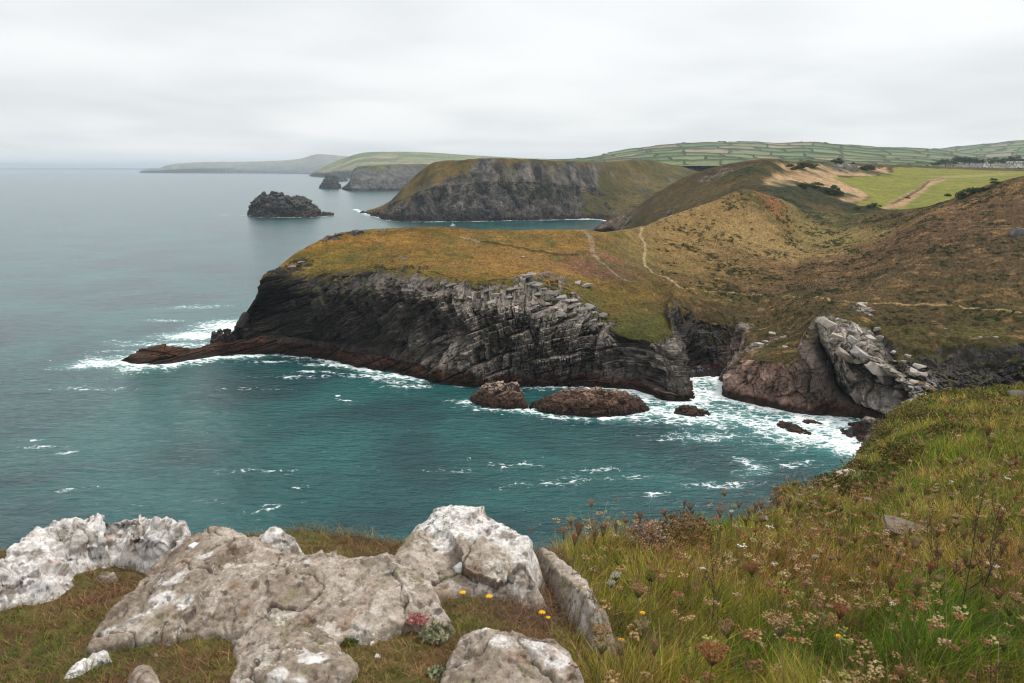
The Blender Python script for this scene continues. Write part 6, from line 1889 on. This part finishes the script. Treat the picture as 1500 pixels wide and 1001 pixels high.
# --- pink stonecrop cushion and other low plants
def cushion(name, label, cat, px_, py_, R_, n_, size, cols, flat=.6, lift=0.0, **kw):
    g_ = hit_any(px_, py_)
    C_ = np.array([[0, 0, 0.0]])
    v, l, c_ = leaf_cloud(C_, np.array([R_]), n_, size, np.array([[1, 1, 1.0]]), flat)
    pal = np.array(cols)[rng.integers(0, len(cols), n_)]
    c_ = c_ * np.repeat(pal, 4, 0)
    v[:, 2] += lift
    o = link(name, raw_mesh(name, v, l, 4, M_PLANT, {"Col": np.clip(c_, .005, .7)}), None, label=label, category=cat, **kw)
    o.location = g_
    return o
cushion("stonecrop", "cushion of pink stonecrop at the crack in the grey slab", "flower", 612, 909, .042, 900, .0045, [(.45, .16, .17), (.55, .25, .24), (.30, .10, .10), (.38, .2, .14)], .55, .0)
cushion("grass_tuft", "grey green spiky tuft right of the pink stonecrop", "plant", 638, 932, .05, 500, .020, [(.20, .21, .13), (.28, .25, .17), (.14, .15, .07)], .7)
cushion("low_plant", "pale green leafy rosette at the bottom between the two slabs", "plant", 643, 990, .04, 260, .012, [(.16, .20, .10), (.24, .26, .16), (.10, .14, .05)], .6)
cushion("low_plant", "dark green leafy patch left of the pink stonecrop", "plant", 512, 938, .04, 420, .006, [(.045, .085, .014), (.07, .11, .02), (.09, .08, .02)], .22)
cushion("thrift_bush", "dry pinkish thrift cushion at the brink of the grass slope", "bush", 945, 806, .20, 3200, .010, [(.36, .22, .16), (.20, .11, .075), (.10, .055, .03), (.42, .32, .24), (.10, .10, .03)], .9)
cushion("dry_bush", "rust brown dried plant behind the pinkish thrift cushion", "bush", 1002, 800, .22, 2600, .011, [(.20, .10, .04), (.13, .065, .03), (.25, .14, .06), (.09, .09, .025)], 1.15)
for i, (x, y, R_, lab) in enumerate([(1262, 688, .28, "dark heather bush at the left brink of the far slope"), (1300, 640, .45, "dark green shrub near the cliff edge of the far slope"), (1345, 612, .55, "olive shrub on the upper far slope"), (1440, 590, .55, "shrub near the right end of the far slope crest"), (1395, 640, .45, "dark bush in the middle of the far slope"), (1225, 715, .35, "brown heather clump where the brink turns"), (1330, 672, .4, "low dark bush above the bright green hollow")]):
    cushion("shrub", lab, "bush", x, y, R_, 1500, .022, [(.045, .065, .012), (.075, .095, .018), (.12, .10, .03), (.13, .075, .03)], .55)

# --- dead docks and twiggy stems
def dock(seed, H_):
    r_ = np.random.default_rng(seed)
    st, sd = Acc(), Acc()
    col_ = (.065, .042, .03)
    main = [np.array([.02 * r_.normal() * t, .02 * r_.normal() * t, t * H_]) for t in np.linspace(-.1, 1, 7)]
    tv, tf = tube(main, np.linspace(.004, .002, 7), 5)
    st.add(tv, tf, col_)
    for i in range(9):
        b0 = main[2 + i % 4] * .6 + main[3 + i % 4] * .4
        th = r_.random() * 6.28
        e = b0 + np.array([math.cos(th) * .22, math.sin(th) * .22, .42]) * H_ * (.5 + .5 * r_.random())
        m_ = b0 * .5 + e * .5 + np.array([math.cos(th), math.sin(th), -.3]) * .03 * H_
        tv, tf = tube([b0, m_, e], [.0026, .0018, .0012], 4)
        st.add(tv, tf, col_)
        for q_ in range(22):
            t = .35 + .65 * r_.random()
            p = b0 * (1 - t) + e * t + r_.normal(0, .008, 3)
            sd.add(OCT_V * .0055 * (.6 + .8 * r_.random()) + p, OCT_F, np.array((.085, .048, .034)) * (.5 + r_.random()))
    return st.mesh("stem", M_PLANT), sd.mesh("seeds", M_PLANT)
DK = [dock(1100 + i, 1.0) for i in range(4)]
for i, (x, y, h_, lab) in enumerate([(1432, 735, .62, "tall dead dock plant with dark seeds right of the plank-like rock"), (1410, 770, .5, "dark dead stem leaning beside the tall dead dock"), (1455, 745, .55, "dead dock with purple brown top, right of the tallest one"), (1058, 828, .34, "dark red dock spike in the middle of the grass"), (1046, 838, .34, "thin dark dock stem left of the dark red spike"),
                                     (1150, 855, .36, "bare dark twiggy stem in the centre of the grass"), (1175, 862, .36, "second bare twiggy stem, right of the first"), (1410, 712, .40, "single dark dock spike higher on the slope"), (1225, 745, .42, "thin dark stalk in the dry grass below the brink"), (1472, 930, .35, "dark twig low at the right edge"), (1010, 945, .3, "dead twig in dry grass at the bottom middle")]):
    g_ = solve_head(x, y, h_)
    if g_ is None:
        continue
    o = empty("dock_plant", g_, i * 2.1, label=lab, category="dead plant")
    o.rotation_euler = (random.gauss(0, .08), (.35 if "leaning" in lab else random.gauss(0, .08)), i * 2.1)
    o.scale = (h_,) * 3
    for nm, me in zip(("stem", "seeds"), DK[i % 4]):
        pt_ = link(nm, me, o)
        if nm == "seeds":
            pt_["kind"] = "stuff"

# --- stones lying about
def stone(name, label, cat, loc, size, col, seed, squash=.6, sub=3, blocky=0.0, **kw):
    import bmesh
    bm = bmesh.new()
    bmesh.ops.create_icosphere(bm, subdivisions=sub, radius=1.0)
    v = np.array([p.co[:] for p in bm.verts])
    f = np.array([[p.index for p in q_.verts] for q_ in bm.faces])
    bm.free()
    n_ = v + seed * 3.7
    if blocky:
        rb = np.random.default_rng(seed + 77)
        v = np.clip(v * 1.75, -1, 1)
        for _ in range(12):
            q_ = rb.normal(size=3)
            q_ /= np.linalg.norm(q_)
            dd_ = rb.uniform(.72, 1.15)
            v = v - np.maximum(0, v @ q_ - dd_)[:, None] * q_
        v = v / np.abs(v).max()
    v = v * (1 + (.34 * fbm(n_, 1.1, 3, seed) + .14 * fbm(n_, .4, 3, seed + 2)) * (.16 if blocky else 1))[:, None]
    r_ = np.random.default_rng(seed)
    th = r_.random() * 6.28
    v = v * np.array([1.0, .7 + .3 * r_.random(), squash])
    v = v @ np.array([[math.cos(th), -math.sin(th), 0], [math.sin(th), math.cos(th), 0], [0, 0, 1]]).T
    c_ = np.array(col)[None] * (1 + .5 * fbm(n_, .7, 4, seed + 5))[:, None]
    me = raw_mesh(name, v * size, f, 3, M_STONE, {"Col": np.clip(c_, .01, .8)}, sub >= 3 and not blocky)
    o = link(name, me, None, label=label, category=cat, **kw)
    o.location = loc
    return o
k = NT("stone")
n1 = k.noise(18, 5, .65)
M_STONE = k.fin(k.scale_col(k.attr("Col"), k.ramp(n1, .25, .75, .75, 1.25)), .9, .2)
for i, (x, y, s, c_, lab) in enumerate([(545, 943, .013, (.68, .66, .62), "white pebble in the mossy pocket of the slab"), (553, 963, .013, (.62, .62, .62), "bluish white pebble below the other in the mossy pocket"), (547, 930, .006, (.7, .68, .62), "tiny white pebble above the other two in the mossy pocket"), (672, 833, .03, (.70, .69, .67), "white quartz stone at the foot of the capped boulder"), (730, 850, .011, (.72, .7, .66), "small white stone at the right foot of the capped boulder"),
                                        (748, 849, .03, (.12, .11, .10), "dark round stone at the right foot of the capped boulder"), (283, 800, .022, (.66, .63, .60), "white stone on the left shoulder of the grey slab"), (262, 795, .018, (.55, .5, .46), "pale stone beside the yellow flower"), (108, 985, .012, (.6, .58, .55), "small pale stone beside the quartz sliver"), (228, 962, .012, (.2, .16, .13), "little brown stone behind the rounded brown stone")]):
    p = hit_any(x, y)
    stone("pebble", lab, "stone", p, s * .85, c_, 1200 + i, .7, 3, .3)
g_ = hit(1250, 692)
stone("boulder", "pale bare rock at the brink below the bright green hollow", "rock", (g_.x - .1, g_.y, g_.z - .1), .26, (.42, .36, .31), 1231, .6)
g_ = hit(1330, 776)
o = stone("plank_rock", "weathered grey plank-like rock lying in the grass of the slope", "rock", (g_.x, g_.y, g_.z + .015), .15, (.13, .105, .08), 1236, .12, 4, .5)  # thin flat stone lying in the grass
o.rotation_euler = (0, .05, .5)
g_ = hit(1490, 580)
stone("boulder", "dark rock at the right end of the far slope crest", "rock", (g_.x, g_.y, g_.z), .35, (.09, .075, .065), 1239, .5)

# --- pale boulders on the cove slopes and outcrops of the headland
def shore_pt(x, y):
    h_ = LAND_BVH.ray_cast(Vector((0, 0, EYE)), Vector(ray(x, y)).normalized())
    return h_[0]
st_ = 3
LG = LAND[::st_, ::st_]
LAND_BVH = BVHTree.FromPolygons([tuple(v) for v in LG.reshape(-1, 3).tolist()], grid_faces(*LG.shape[:2]).tolist())
BO = [(1262, 446, 2.0), (1270, 453, 1.6), (1258, 457, 1.2), (1285, 482, 1.7), (1290, 494, 1.8), (1272, 487, 1.5), (1250, 486, 1.3), (1246, 498, 1.7), (1262, 503, 1.6), (1278, 508, 1.4), (1238, 476, 1.2), (1226, 468, 1.3), (1330, 522, 1.6), (1347, 536, 1.9), (1352, 548, 1.4), (1310, 516, 1.3), (1322, 530, 1.1), (1300, 540, 1.6), (1338, 560, 1.8), (1360, 566, 1.4), (1436, 494, .8), (1458, 494, .8), (1386, 482, .6), (1150, 508, 1.0), (1166, 511, .8), (1132, 489, 1.6), (1122, 500, 1.2), (1175, 505, .7), (1292, 556, 1.6), (1318, 565, 1.5), (1275, 462, 1.0), (1242, 512, 1.4), (1258, 528, 1.7), (1280, 535, 1.6), (1230, 490, 1.4)]
for i, (x, y, s) in enumerate(BO):
    p = shore_pt(x, y)
    if p:
        stone("boulder", "pale grey block of rock among others on the cove slope", "boulder", (p.x, p.y, p.z - s * .12), s * .85, tuple(np.array((.30, .265, .225)) * random.uniform(.6, 1.15)), 1300 + i, .5, 3, .45, group="pale boulders on the cove slope")
p = shore_pt(1488, 345)
for i, (dx, dz, s, lab) in enumerate([(0, 0, 2.6, "large grey crag on the right hillside at the photo's edge"), (-2.6, -2.2, 1.7, "smaller grey rock at the lower left of the hillside crag"), (1.6, 1.6, 1.6, "pointed grey rock on top of the hillside crag")]):
    stone("crag", lab, "rock", (p.x + dx, p.y, p.z + dz), s, (.15, .14, .135), 1350 + i, .95, 4, .35)
SL = [(700, 428), (715, 426), (730, 432), (745, 436), (748, 425), (760, 423), (766, 436), (778, 416), (788, 418), (795, 424), (801, 428), (786, 432), (812, 430), (822, 436), (830, 441), (840, 440), (848, 446), (835, 450), (852, 454), (862, 449), (770, 405), (778, 402), (790, 403), (800, 400), (845, 415), (858, 418), (838, 430), (870, 458), (880, 462), (812, 452), (800, 446), (756, 446), (742, 450), (720, 444), (705, 440), (690, 436), (868, 470), (880, 475), (820, 462), (660, 418), (668, 420), (765, 377), (496, 344), (522, 339), (532, 339), (484, 347), (560, 339), (590, 380), (440, 384), (425, 392)]
for i, (x, y) in enumerate(SL):
    p = shore_pt(x, y)
    if p:
        s = random.uniform(1.2, 2.9)
        o = stone("rock_slab", "grey slab of slate poking from the turf of the headland", "rock", (p.x, p.y, p.z + .0 * s), s * .85, tuple(np.array((.21, .19, .17)) * random.uniform(.6, 1.25) * (.45 if x < 640 and y < 380 else 1)), 1400 + i, .28, 4, .55, group="slate slabs in the headland turf")
        o.rotation_euler = (random.gauss(.05, .06), random.gauss(-.16, .08), random.gauss(0, .3))

# scrub over the hillside: gorse, bracken and tussocks, too many to count
hp = LAND.reshape(-1, 3)
hw = (np.clip(SCRUB, 0, 1) ** 1.5).reshape(-1) * (LANDV.reshape(-1) > 6.6) * (LANDV.reshape(-1) < 11.8) * (LANDU.reshape(-1) > NH + .3)
gu, gv = np.gradient(LAND, axis=0), np.gradient(LAND, axis=1)
area = np.linalg.norm(np.cross(gu, gv), axis=-1).reshape(-1)
hw = hw * area
n = 5200
ii = rng.choice(len(hw), n, p=hw / hw.sum())
P = hp[ii] + rng.normal(0, .5, (n, 3)) * np.array([1, 1, 0])
hc = rng.random(n) + .6 * fbm(P, 14, 3, 1710)
cols = pick(hc, [(.018, .028, .008), (.030, .042, .011), (.055, .058, .018), (.085, .050, .024), (.13, .085, .04)], [.3, .6, .85, 1.05]).astype(np.float32)
v, l, c_ = leaf_cloud(P, .5 + .9 * rng.random(n) ** 2, 34, .17, cols, .7)
link("scrub", raw_mesh("scrub", v, l, 4, M_PLANT, {"Col": c_}), kind="stuff", label="dark gorse and bracken scrub scattered over the hillside")
hw = ((1 - np.clip(SCRUB, 0, 1)) * (LROCK < .3)).reshape(-1) * (LANDV.reshape(-1) > 6.0) * (LANDV.reshape(-1) < 11.9) * area
n = 16000
ii = rng.choice(len(hw), n, p=hw / hw.sum())
P = hp[ii] + rng.normal(0, .4, (n, 3)) * np.array([1, 1, 0])
cols = LCOL.reshape(-1, 3)[ii] * rng.uniform(.7, 1.5, (n, 1)).astype(np.float32)
v, l, c_ = leaf_cloud(P, .22 + .35 * rng.random(n) ** 2, 12, .13, cols, .7)
link("tussocks", raw_mesh("tussocks", v, l, 4, M_PLANT, {"Col": np.clip(c_, .005, .5)}), kind="stuff", label="rough grass tussocks over headland and hillside")

# big tilted slabs of the cove's pale ridge
for i, (x, y, L_, w_, th_, rx, ry, rz, cc_, lab) in enumerate([
        (1214, 474, 4.6, 2.6, 1.4, .5, .55, .3, (.38, .33, .27), "pale slab at the head of the cove's white ridge"), (1226, 494, 4.8, 2.4, 1.4, .5, .62, .3, (.36, .31, .25), "cream slab second from the top of the cove's white ridge"), (1236, 520, 5.2, 2.3, 1.4, .5, .66, .3, (.30, .25, .20), "brown cream slab in the middle of the cove's ridge"), (1248, 552, 5.6, 2.3, 1.5, .5, .72, .3, (.27, .22, .175), "long brown slab low on the cove's ridge"), (1258, 584, 5.0, 2.2, 1.5, .5, .8, .3, (.22, .18, .145), "lowest brown slab of the ridge above the dark cleft"),
        (1250, 500, 4.2, 3.4, 1.3, .5, .5, .2, (.36, .34, .31), "broad grey slab right of the white ridge, upper"), (1262, 520, 4.4, 3.2, 1.3, .5, .5, .2, (.34, .32, .29), "broad grey slab right of the white ridge, middle"), (1284, 540, 4.8, 3.8, 1.6, .55, .5, .2, (.33, .29, .25), "square jointed grey block above the dark cleft"), (1298, 556, 4.4, 3.6, 1.6, .5, .45, .2, (.31, .27, .235), "lower square block beside the jointed grey block"), (1276, 496, 3.4, 2.6, 1.1, .5, .5, .2, (.37, .35, .32), "separate grey slab set in grass right of the ridge"), (1262, 448, 3.6, 2.0, .8, .3, .3, .4, (.40, .37, .33), "white slab just below the path"), (1112, 506, 3.2, 2.2, 1.0, .3, .2, .2, (.30, .27, .24), "pale flat block on the brow of the pink cliff"), (1340, 546, 3.6, 2.6, 1.0, .4, .4, .2, (.34, .31, .28), "grey flat boulder near the cove's grassy edge"), (1320, 580, 4.2, 3.0, 1.4, .4, .3, .2, (.30, .27, .235), "pale rubble block at the top of the near slope's crest")]):
    p = shore_pt(x, y)
    if p:
        o = stone("rock_slab", lab, "rock", (p.x, p.y, p.z - th_ * .1), 1.0, cc_, 1450 + i, 1.0, 4, .5)
        o.scale = (L_ * .62, w_ * .55, th_ * .9)
        o.rotation_euler = (rx * .6, ry, rz)

# a small boat far below in the next bay
bp = at_z(663, 331.0, 0.0)
bo = empty("boat", bp, .4, label="tiny white boat in the bay behind the headland", category="boat")
a_ = Acc()
hv_ = [(-2.6, -.9, 0), (-2.6, .9, 0), (1.2, 1.0, 0), (3.2, 0, .1), (1.2, -1.0, 0), (-2.7, -1.1, 1.1), (-2.7, 1.1, 1.1), (1.4, 1.25, 1.2), (3.9, 0, 1.5), (1.4, -1.25, 1.2)]
a_.add(np.array(hv_), np.array([(0, 1, 6, 5), (1, 2, 7, 6), (2, 3, 8, 7), (3, 4, 9, 8), (4, 0, 5, 9)]), (.78, .78, .78))
a_.add(np.array(hv_[5:]) - np.array([0, 0, .15]), np.array([[0, 1, 2, 3, 4]]), (.5, .5, .48))
link("hull", a_.mesh("hull", M_PLANT), bo)
a_ = Acc()
v, f = np.array([(x, y, z) for z in (1.0, 2.6) for (x, y) in ((-.6, -.7), (1.2, -.6), (1.2, .6), (-.6, .7))], float), np.array([(4, 5, 6, 7), (0, 1, 5, 4), (1, 2, 6, 5), (2, 3, 7, 6), (3, 0, 4, 7)])
a_.add(v, f, (.8, .8, .8))
link("cabin", a_.mesh("cabin", M_PLANT), bo)

# ------------------------------------------------------------------ bushes on the hillside, the village and its trees
def bushy(name, label, cat, loc, R_, n_, leaf, cols, flat=.8, parts=False, trunk=0.0, lobes=9, seed=0, group=None):
    r_ = np.random.default_rng(seed)
    C_ = np.stack([r_.normal(0, .45, lobes), r_.normal(0, .45, lobes), np.abs(r_.normal(.15, .25, lobes))], -1) * R_
    v, l, c_ = leaf_cloud(C_, R_ * (.35 + .3 * r_.random(lobes)), max(4, n_ // lobes), leaf, np.array(cols, np.float32)[r_.integers(0, len(cols), lobes)], flat)
    kw = dict(label=label, category=cat)
    if group:
        kw["group"] = group
    if trunk:
        o = empty(name, loc, 0, **kw)
        v[:, 2] += trunk
        link("crown", raw_mesh("crown", v, l, 4, M_PLANT, {"Col": np.clip(c_, .005, .5)}), o)
        tv, tf = tube([(0, 0, -.5), (.05 * R_, 0, trunk * .6), (0, .05 * R_, trunk + R_ * .3)], [R_ * .09, R_ * .07, R_ * .04], 6)
        link("trunk", raw_mesh("trunk", tv, tf, 4, M_PLANT, {"Col": np.tile((.06, .045, .035), (len(tv), 1))}), o)
    else:
        o = link(name, raw_mesh(name, v, l, 4, M_PLANT, {"Col": np.clip(c_, .005, .5)}), None, **kw)
        o.location = loc
    return o
GORSE = [(.018, .032, .009), (.030, .046, .013), (.045, .058, .018)]
UG = UPPER[::2, ::2]
UP_BVH = BVHTree.FromPolygons([tuple(v) for v in UG.reshape(-1, 3).tolist()], grid_faces(*UG.shape[:2]).tolist())
def far_pt(x, y, bvh):
    h_ = bvh.ray_cast(Vector((0, 0, EYE)), Vector(ray(x, y)).normalized())
    return h_[0]
for i, (x, y, R_, src, lab) in enumerate([(1408, 291, 5.5, 0, "big dark green bush on the crest of the right hill"), (1424, 284, 5.0, 0, "second dark bush touching the big one on the hill crest"), (1441, 280, 3.0, 0, "low bush right of the two dark bushes on the crest"), (1460, 270, 3.2, 0, "small dark bush highest on the right hill crest"),
                                          (1282, 303, 3.5, 1, "dark bush at the foot of the green field"), (1272, 304, 2.4, 1, "little bush left of the one at the field foot"), (1258, 307, 3.0, 1, "rounded bush where the valley meets the field"), (1330, 291, 2.5, 1, "low scrub in the green field by the ditch"),
                                          (1265, 249, 7, 1, "dark gorse clump right of the rocky knoll"), (1278, 250, 7, 1, "gorse clump at the right end of the rocky knoll"), (1252, 246, 6, 1, "gorse clump on top of the rocky knoll"), (1226, 241, 7, 1, "gorse clump left of the rocky knoll"), (1180, 276, 6, 1, "gorse thicket, left part, below the tan field"), (1195, 277, 7, 1, "gorse thicket, middle part, below the tan field"), (1212, 282, 7, 1, "gorse thicket, right part, below the tan field"), (1228, 285, 6, 1, "gorse thicket tip reaching into the tan field"),
                                          (1175, 247, 7, 1, "gorse on the brow left of the tan field"), (1190, 246, 6, 1, "gorse on the brow in the middle of the tan field"), (1160, 250, 6, 1, "gorse at the top left of the tan field")]):
    p = far_pt(x, y, UP_BVH if src else LAND_BVH)
    if p:
        bushy("gorse_bush", lab, "bush", p, R_, 1500, R_ * .075, GORSE, .75, seed=1500 + i)
p = far_pt(1240, 247, UP_BVH)
if p:
    for i, (dx, s) in enumerate([(0, 7), (-8, 5), (7, 5)]):
        stone("crag", ["grey rocky knoll between the tan and green fields", "left shoulder of the grey rocky knoll", "right shoulder of the grey rocky knoll"][i], "rock", (p.x + dx, p.y, p.z), s, (.22, .205, .185), 1520 + i, .9, 3, .3)

def far_ground(x, y):
    return 70 + (247 - y) / F * x
# field-edge hedge in front of the village
VIL_Y = 1330.0
def vpt(px_, py_, Y):
    return at_y(px_, py_, Y)
HEDGE = [(1300, 243.5, 1180), (1330, 244, 1215), (1360, 245, 1250), (1400, 246.5, 1290), (1440, 247.5, 1310), (1475, 248.2, 1315), (1510, 248, 1320), (1560, 247.5, 1325)]
hv, hl, hc_ = [], [], []
C_ = np.concatenate([np.linspace(vpt(*a_), vpt(*b_), 26) for a_, b_ in zip(HEDGE[:-1], HEDGE[1:])])
v, l, c_ = leaf_cloud(C_ + rng.normal(0, .5, C_.shape), np.full(len(C_), 2.2), 50, .8, np.array(GORSE, np.float32)[rng.integers(0, 3, len(C_))] * 1.3)
link("hedgerow", raw_mesh("hedgerow", v, l, 4, M_PLANT, {"Col": c_}), None, label="long dark hedge along the far edge of the green field", category="hedge")

k = NT("whitewash")
M_WALL = k.fin(k.scale_col(k.attr("Col"), k.ramp(k.noise(.8, 3, .6), .3, .7, .9, 1.1)), .85, .2)
M_ROOF = plain_mat("roof_slate", (.11, .11, .12), .7, .25, 1.2)
M_GLASS = plain_mat("window_glass", (.03, .035, .045), .2, .1, 1.0, .5)
def box(x0, x1, y0, y1, z0, z1):
    v = [(x0, y0, z0), (x1, y0, z0), (x1, y1, z0), (x0, y1, z0), (x0, y0, z1), (x1, y0, z1), (x1, y1, z1), (x0, y1, z1)]
    f = [(0, 3, 2, 1), (4, 5, 6, 7), (0, 1, 5, 4), (1, 2, 6, 5), (2, 3, 7, 6), (3, 0, 4, 7)]
    return np.array(v, float), np.array(f)
def house(loc, w_, d_, h_, rise, rz, wallc, label):
    o = empty("house", loc, rz, label=label, category="house", group=None) if False else empty("house", loc, rz, label=label, category="house")
    a_ = Acc()
    v, f = box(-w_ / 2, w_ / 2, -d_ / 2, d_ / 2, -2, h_)
    a_.add(v, f, wallc)
    for sx in (-1, 1):                                     # gables
        a_.add(np.array([(sx * w_ / 2, -d_ / 2, h_), (sx * w_ / 2, d_ / 2, h_), (sx * w_ / 2, 0, h_ + rise)]), np.array([[0, 1, 2]]), wallc)
    link("wall", a_.mesh("wall", M_WALL), o)
    e = .35
    a_ = Acc()
    for sy in (-1, 1):
        q_ = np.array([(-w_ / 2 - e, sy * (d_ / 2 + e), h_ - e * rise / d_ * 2 + .12), (w_ / 2 + e, sy * (d_ / 2 + e), h_ - e * rise / d_ * 2 + .12), (w_ / 2 + e, 0, h_ + rise + .12), (-w_ / 2 - e, 0, h_ + rise + .12)])
        a_.add(np.concatenate([q_, q_ + np.array([0, 0, .18])]), np.array([(0, 1, 2, 3), (4, 5, 6, 7), (0, 1, 5, 4), (0, 3, 7, 4), (1, 2, 6, 5)]), (.1, .1, .11))
    rf = link("roof", a_.mesh("roof", M_ROOF), o)
    a_ = Acc()
    v, f = box(w_ * .38, w_ * .38 + .9, -.45, .45, h_ + rise * .5, h_ + rise + 1.3)
    a_.add(v, f, wallc)
    link("chimney", a_.mesh("chimney", M_WALL), rf)
    for x in (-w_ * .28, w_ * .28):
        for z in ([1.0] if h_ < 4 else [1.0, 3.4]):
            a_ = Acc()
            v, f = box(x - .6, x + .6, -d_ / 2 - .03, -d_ / 2 + .05, z, z + 1.2)
            a_.add(v, f, (.05, .05, .06))
            link("window", a_.mesh("window", M_GLASS), o)
    return o
HO = [(1405, 244.5, 1450, 12, 4.2, (.40, .38, .36), "long low pale house, leftmost of the village row"), (1414, 244.6, 1460, 9, 4.2, (.55, .54, .52), "white house second from the left in the village row"), (1424, 243.8, 1480, 14, 4.5, (.34, .32, .30), "grey roofed long house left of the village middle"), (1434, 243.5, 1500, 12, 4.6, (.42, .40, .37), "grey house under the dark trees in the village middle"), (1444, 243.5, 1510, 7, 6.5, (.74, .73, .70), "narrow tall white house in the village middle"),
      (1447, 245.2, 1440, 7, 4, (.76, .75, .72), "small bright white cottage nearest the pale field"), (1459, 245, 1450, 9, 4.2, (.74, .73, .70), "bright white cottage below the round tree"), (1468, 243.8, 1480, 13, 4.4, (.36, .35, .34), "slate grey terrace right of the round tree"), (1478, 243.4, 1490, 9, 4.6, (.38, .36, .35), "grey house left of the big white one"), (1491, 242.5, 1500, 15, 7, (.60, .59, .57), "biggest white house at the right edge"), (1503, 244.5, 1460, 10, 5, (.42, .42, .42), "pale house cut off by the right edge"), (1484, 244.6, 1440, 7, 4, (.55, .53, .50), "small buff cottage in front of the big white house")]
for i, (x, y, Y, w_, h_, wc, lab) in enumerate(HO):
    house(at_y(x, y, Y) + np.array([0, 0, -2.2]), w_ * .8, 7.0, h_ * .75, 2.4, (i % 3 - 1) * .25, wc, lab)
for i, (x, y, Y, w_, h_, lab) in enumerate([(1018, 240.2, 2300, 16, 6, "leftmost white house of the far hamlet"), (1027, 239.6, 2320, 14, 7, "tallest white house of the far hamlet"), (1036, 240.2, 2300, 16, 5.5, "white house right of the far hamlet's middle"), (1044, 240, 2340, 12, 5, "small white house near the right end of the far hamlet"), (1052, 240.4, 2330, 14, 5, "rightmost white house of the far hamlet")]):
    house(at_y(x, y, Y) + np.array([0, 0, -1.0]), w_, 9, h_, 3, (i % 3 - 1) * .3, (.70, .69, .67), lab)
TR = [(1375, 243, 1560, 7, 4), (1385, 242.5, 1580, 9, 5), (1396, 242, 1600, 10, 5), (1403, 240.5, 1620, 11, 6), (1412, 240.5, 1600, 11, 5), (1420, 240, 1600, 12, 6), (1428, 240.5, 1590, 11, 5), (1437, 241, 1600, 9, 5), (1451, 241.5, 1560, 8, 5), (1462, 241, 1560, 9, 5), (1467, 241, 1570, 8, 5), (1478, 239, 1620, 9, 6), (1485, 237.5, 1640, 11, 8), (1492, 238.5, 1640, 10, 7), (1500, 239, 1630, 9, 7), (1367, 243.5, 1560, 6, 3), (1440, 239.5, 1720, 9, 4), (1385, 239, 1900, 10, 4), (1400, 237.5, 1950, 12, 5), (1415, 237, 1950, 12, 5), (1455, 238, 1900, 10, 4), (1470, 238, 1900, 10, 4)]
for i, (x, y, Y, R_, tr) in enumerate(TR):
    p = at_y(x, y, Y)
    bushy("tree", "dark rounded tree among others around the village", "tree", tuple(p + np.array([0, 0, -tr * .6])), R_, 900, R_ * .075, [(.016, .030, .012), (.024, .040, .014), (.035, .048, .018)], .95, trunk=float(tr), seed=1600 + i, group="trees around the village")
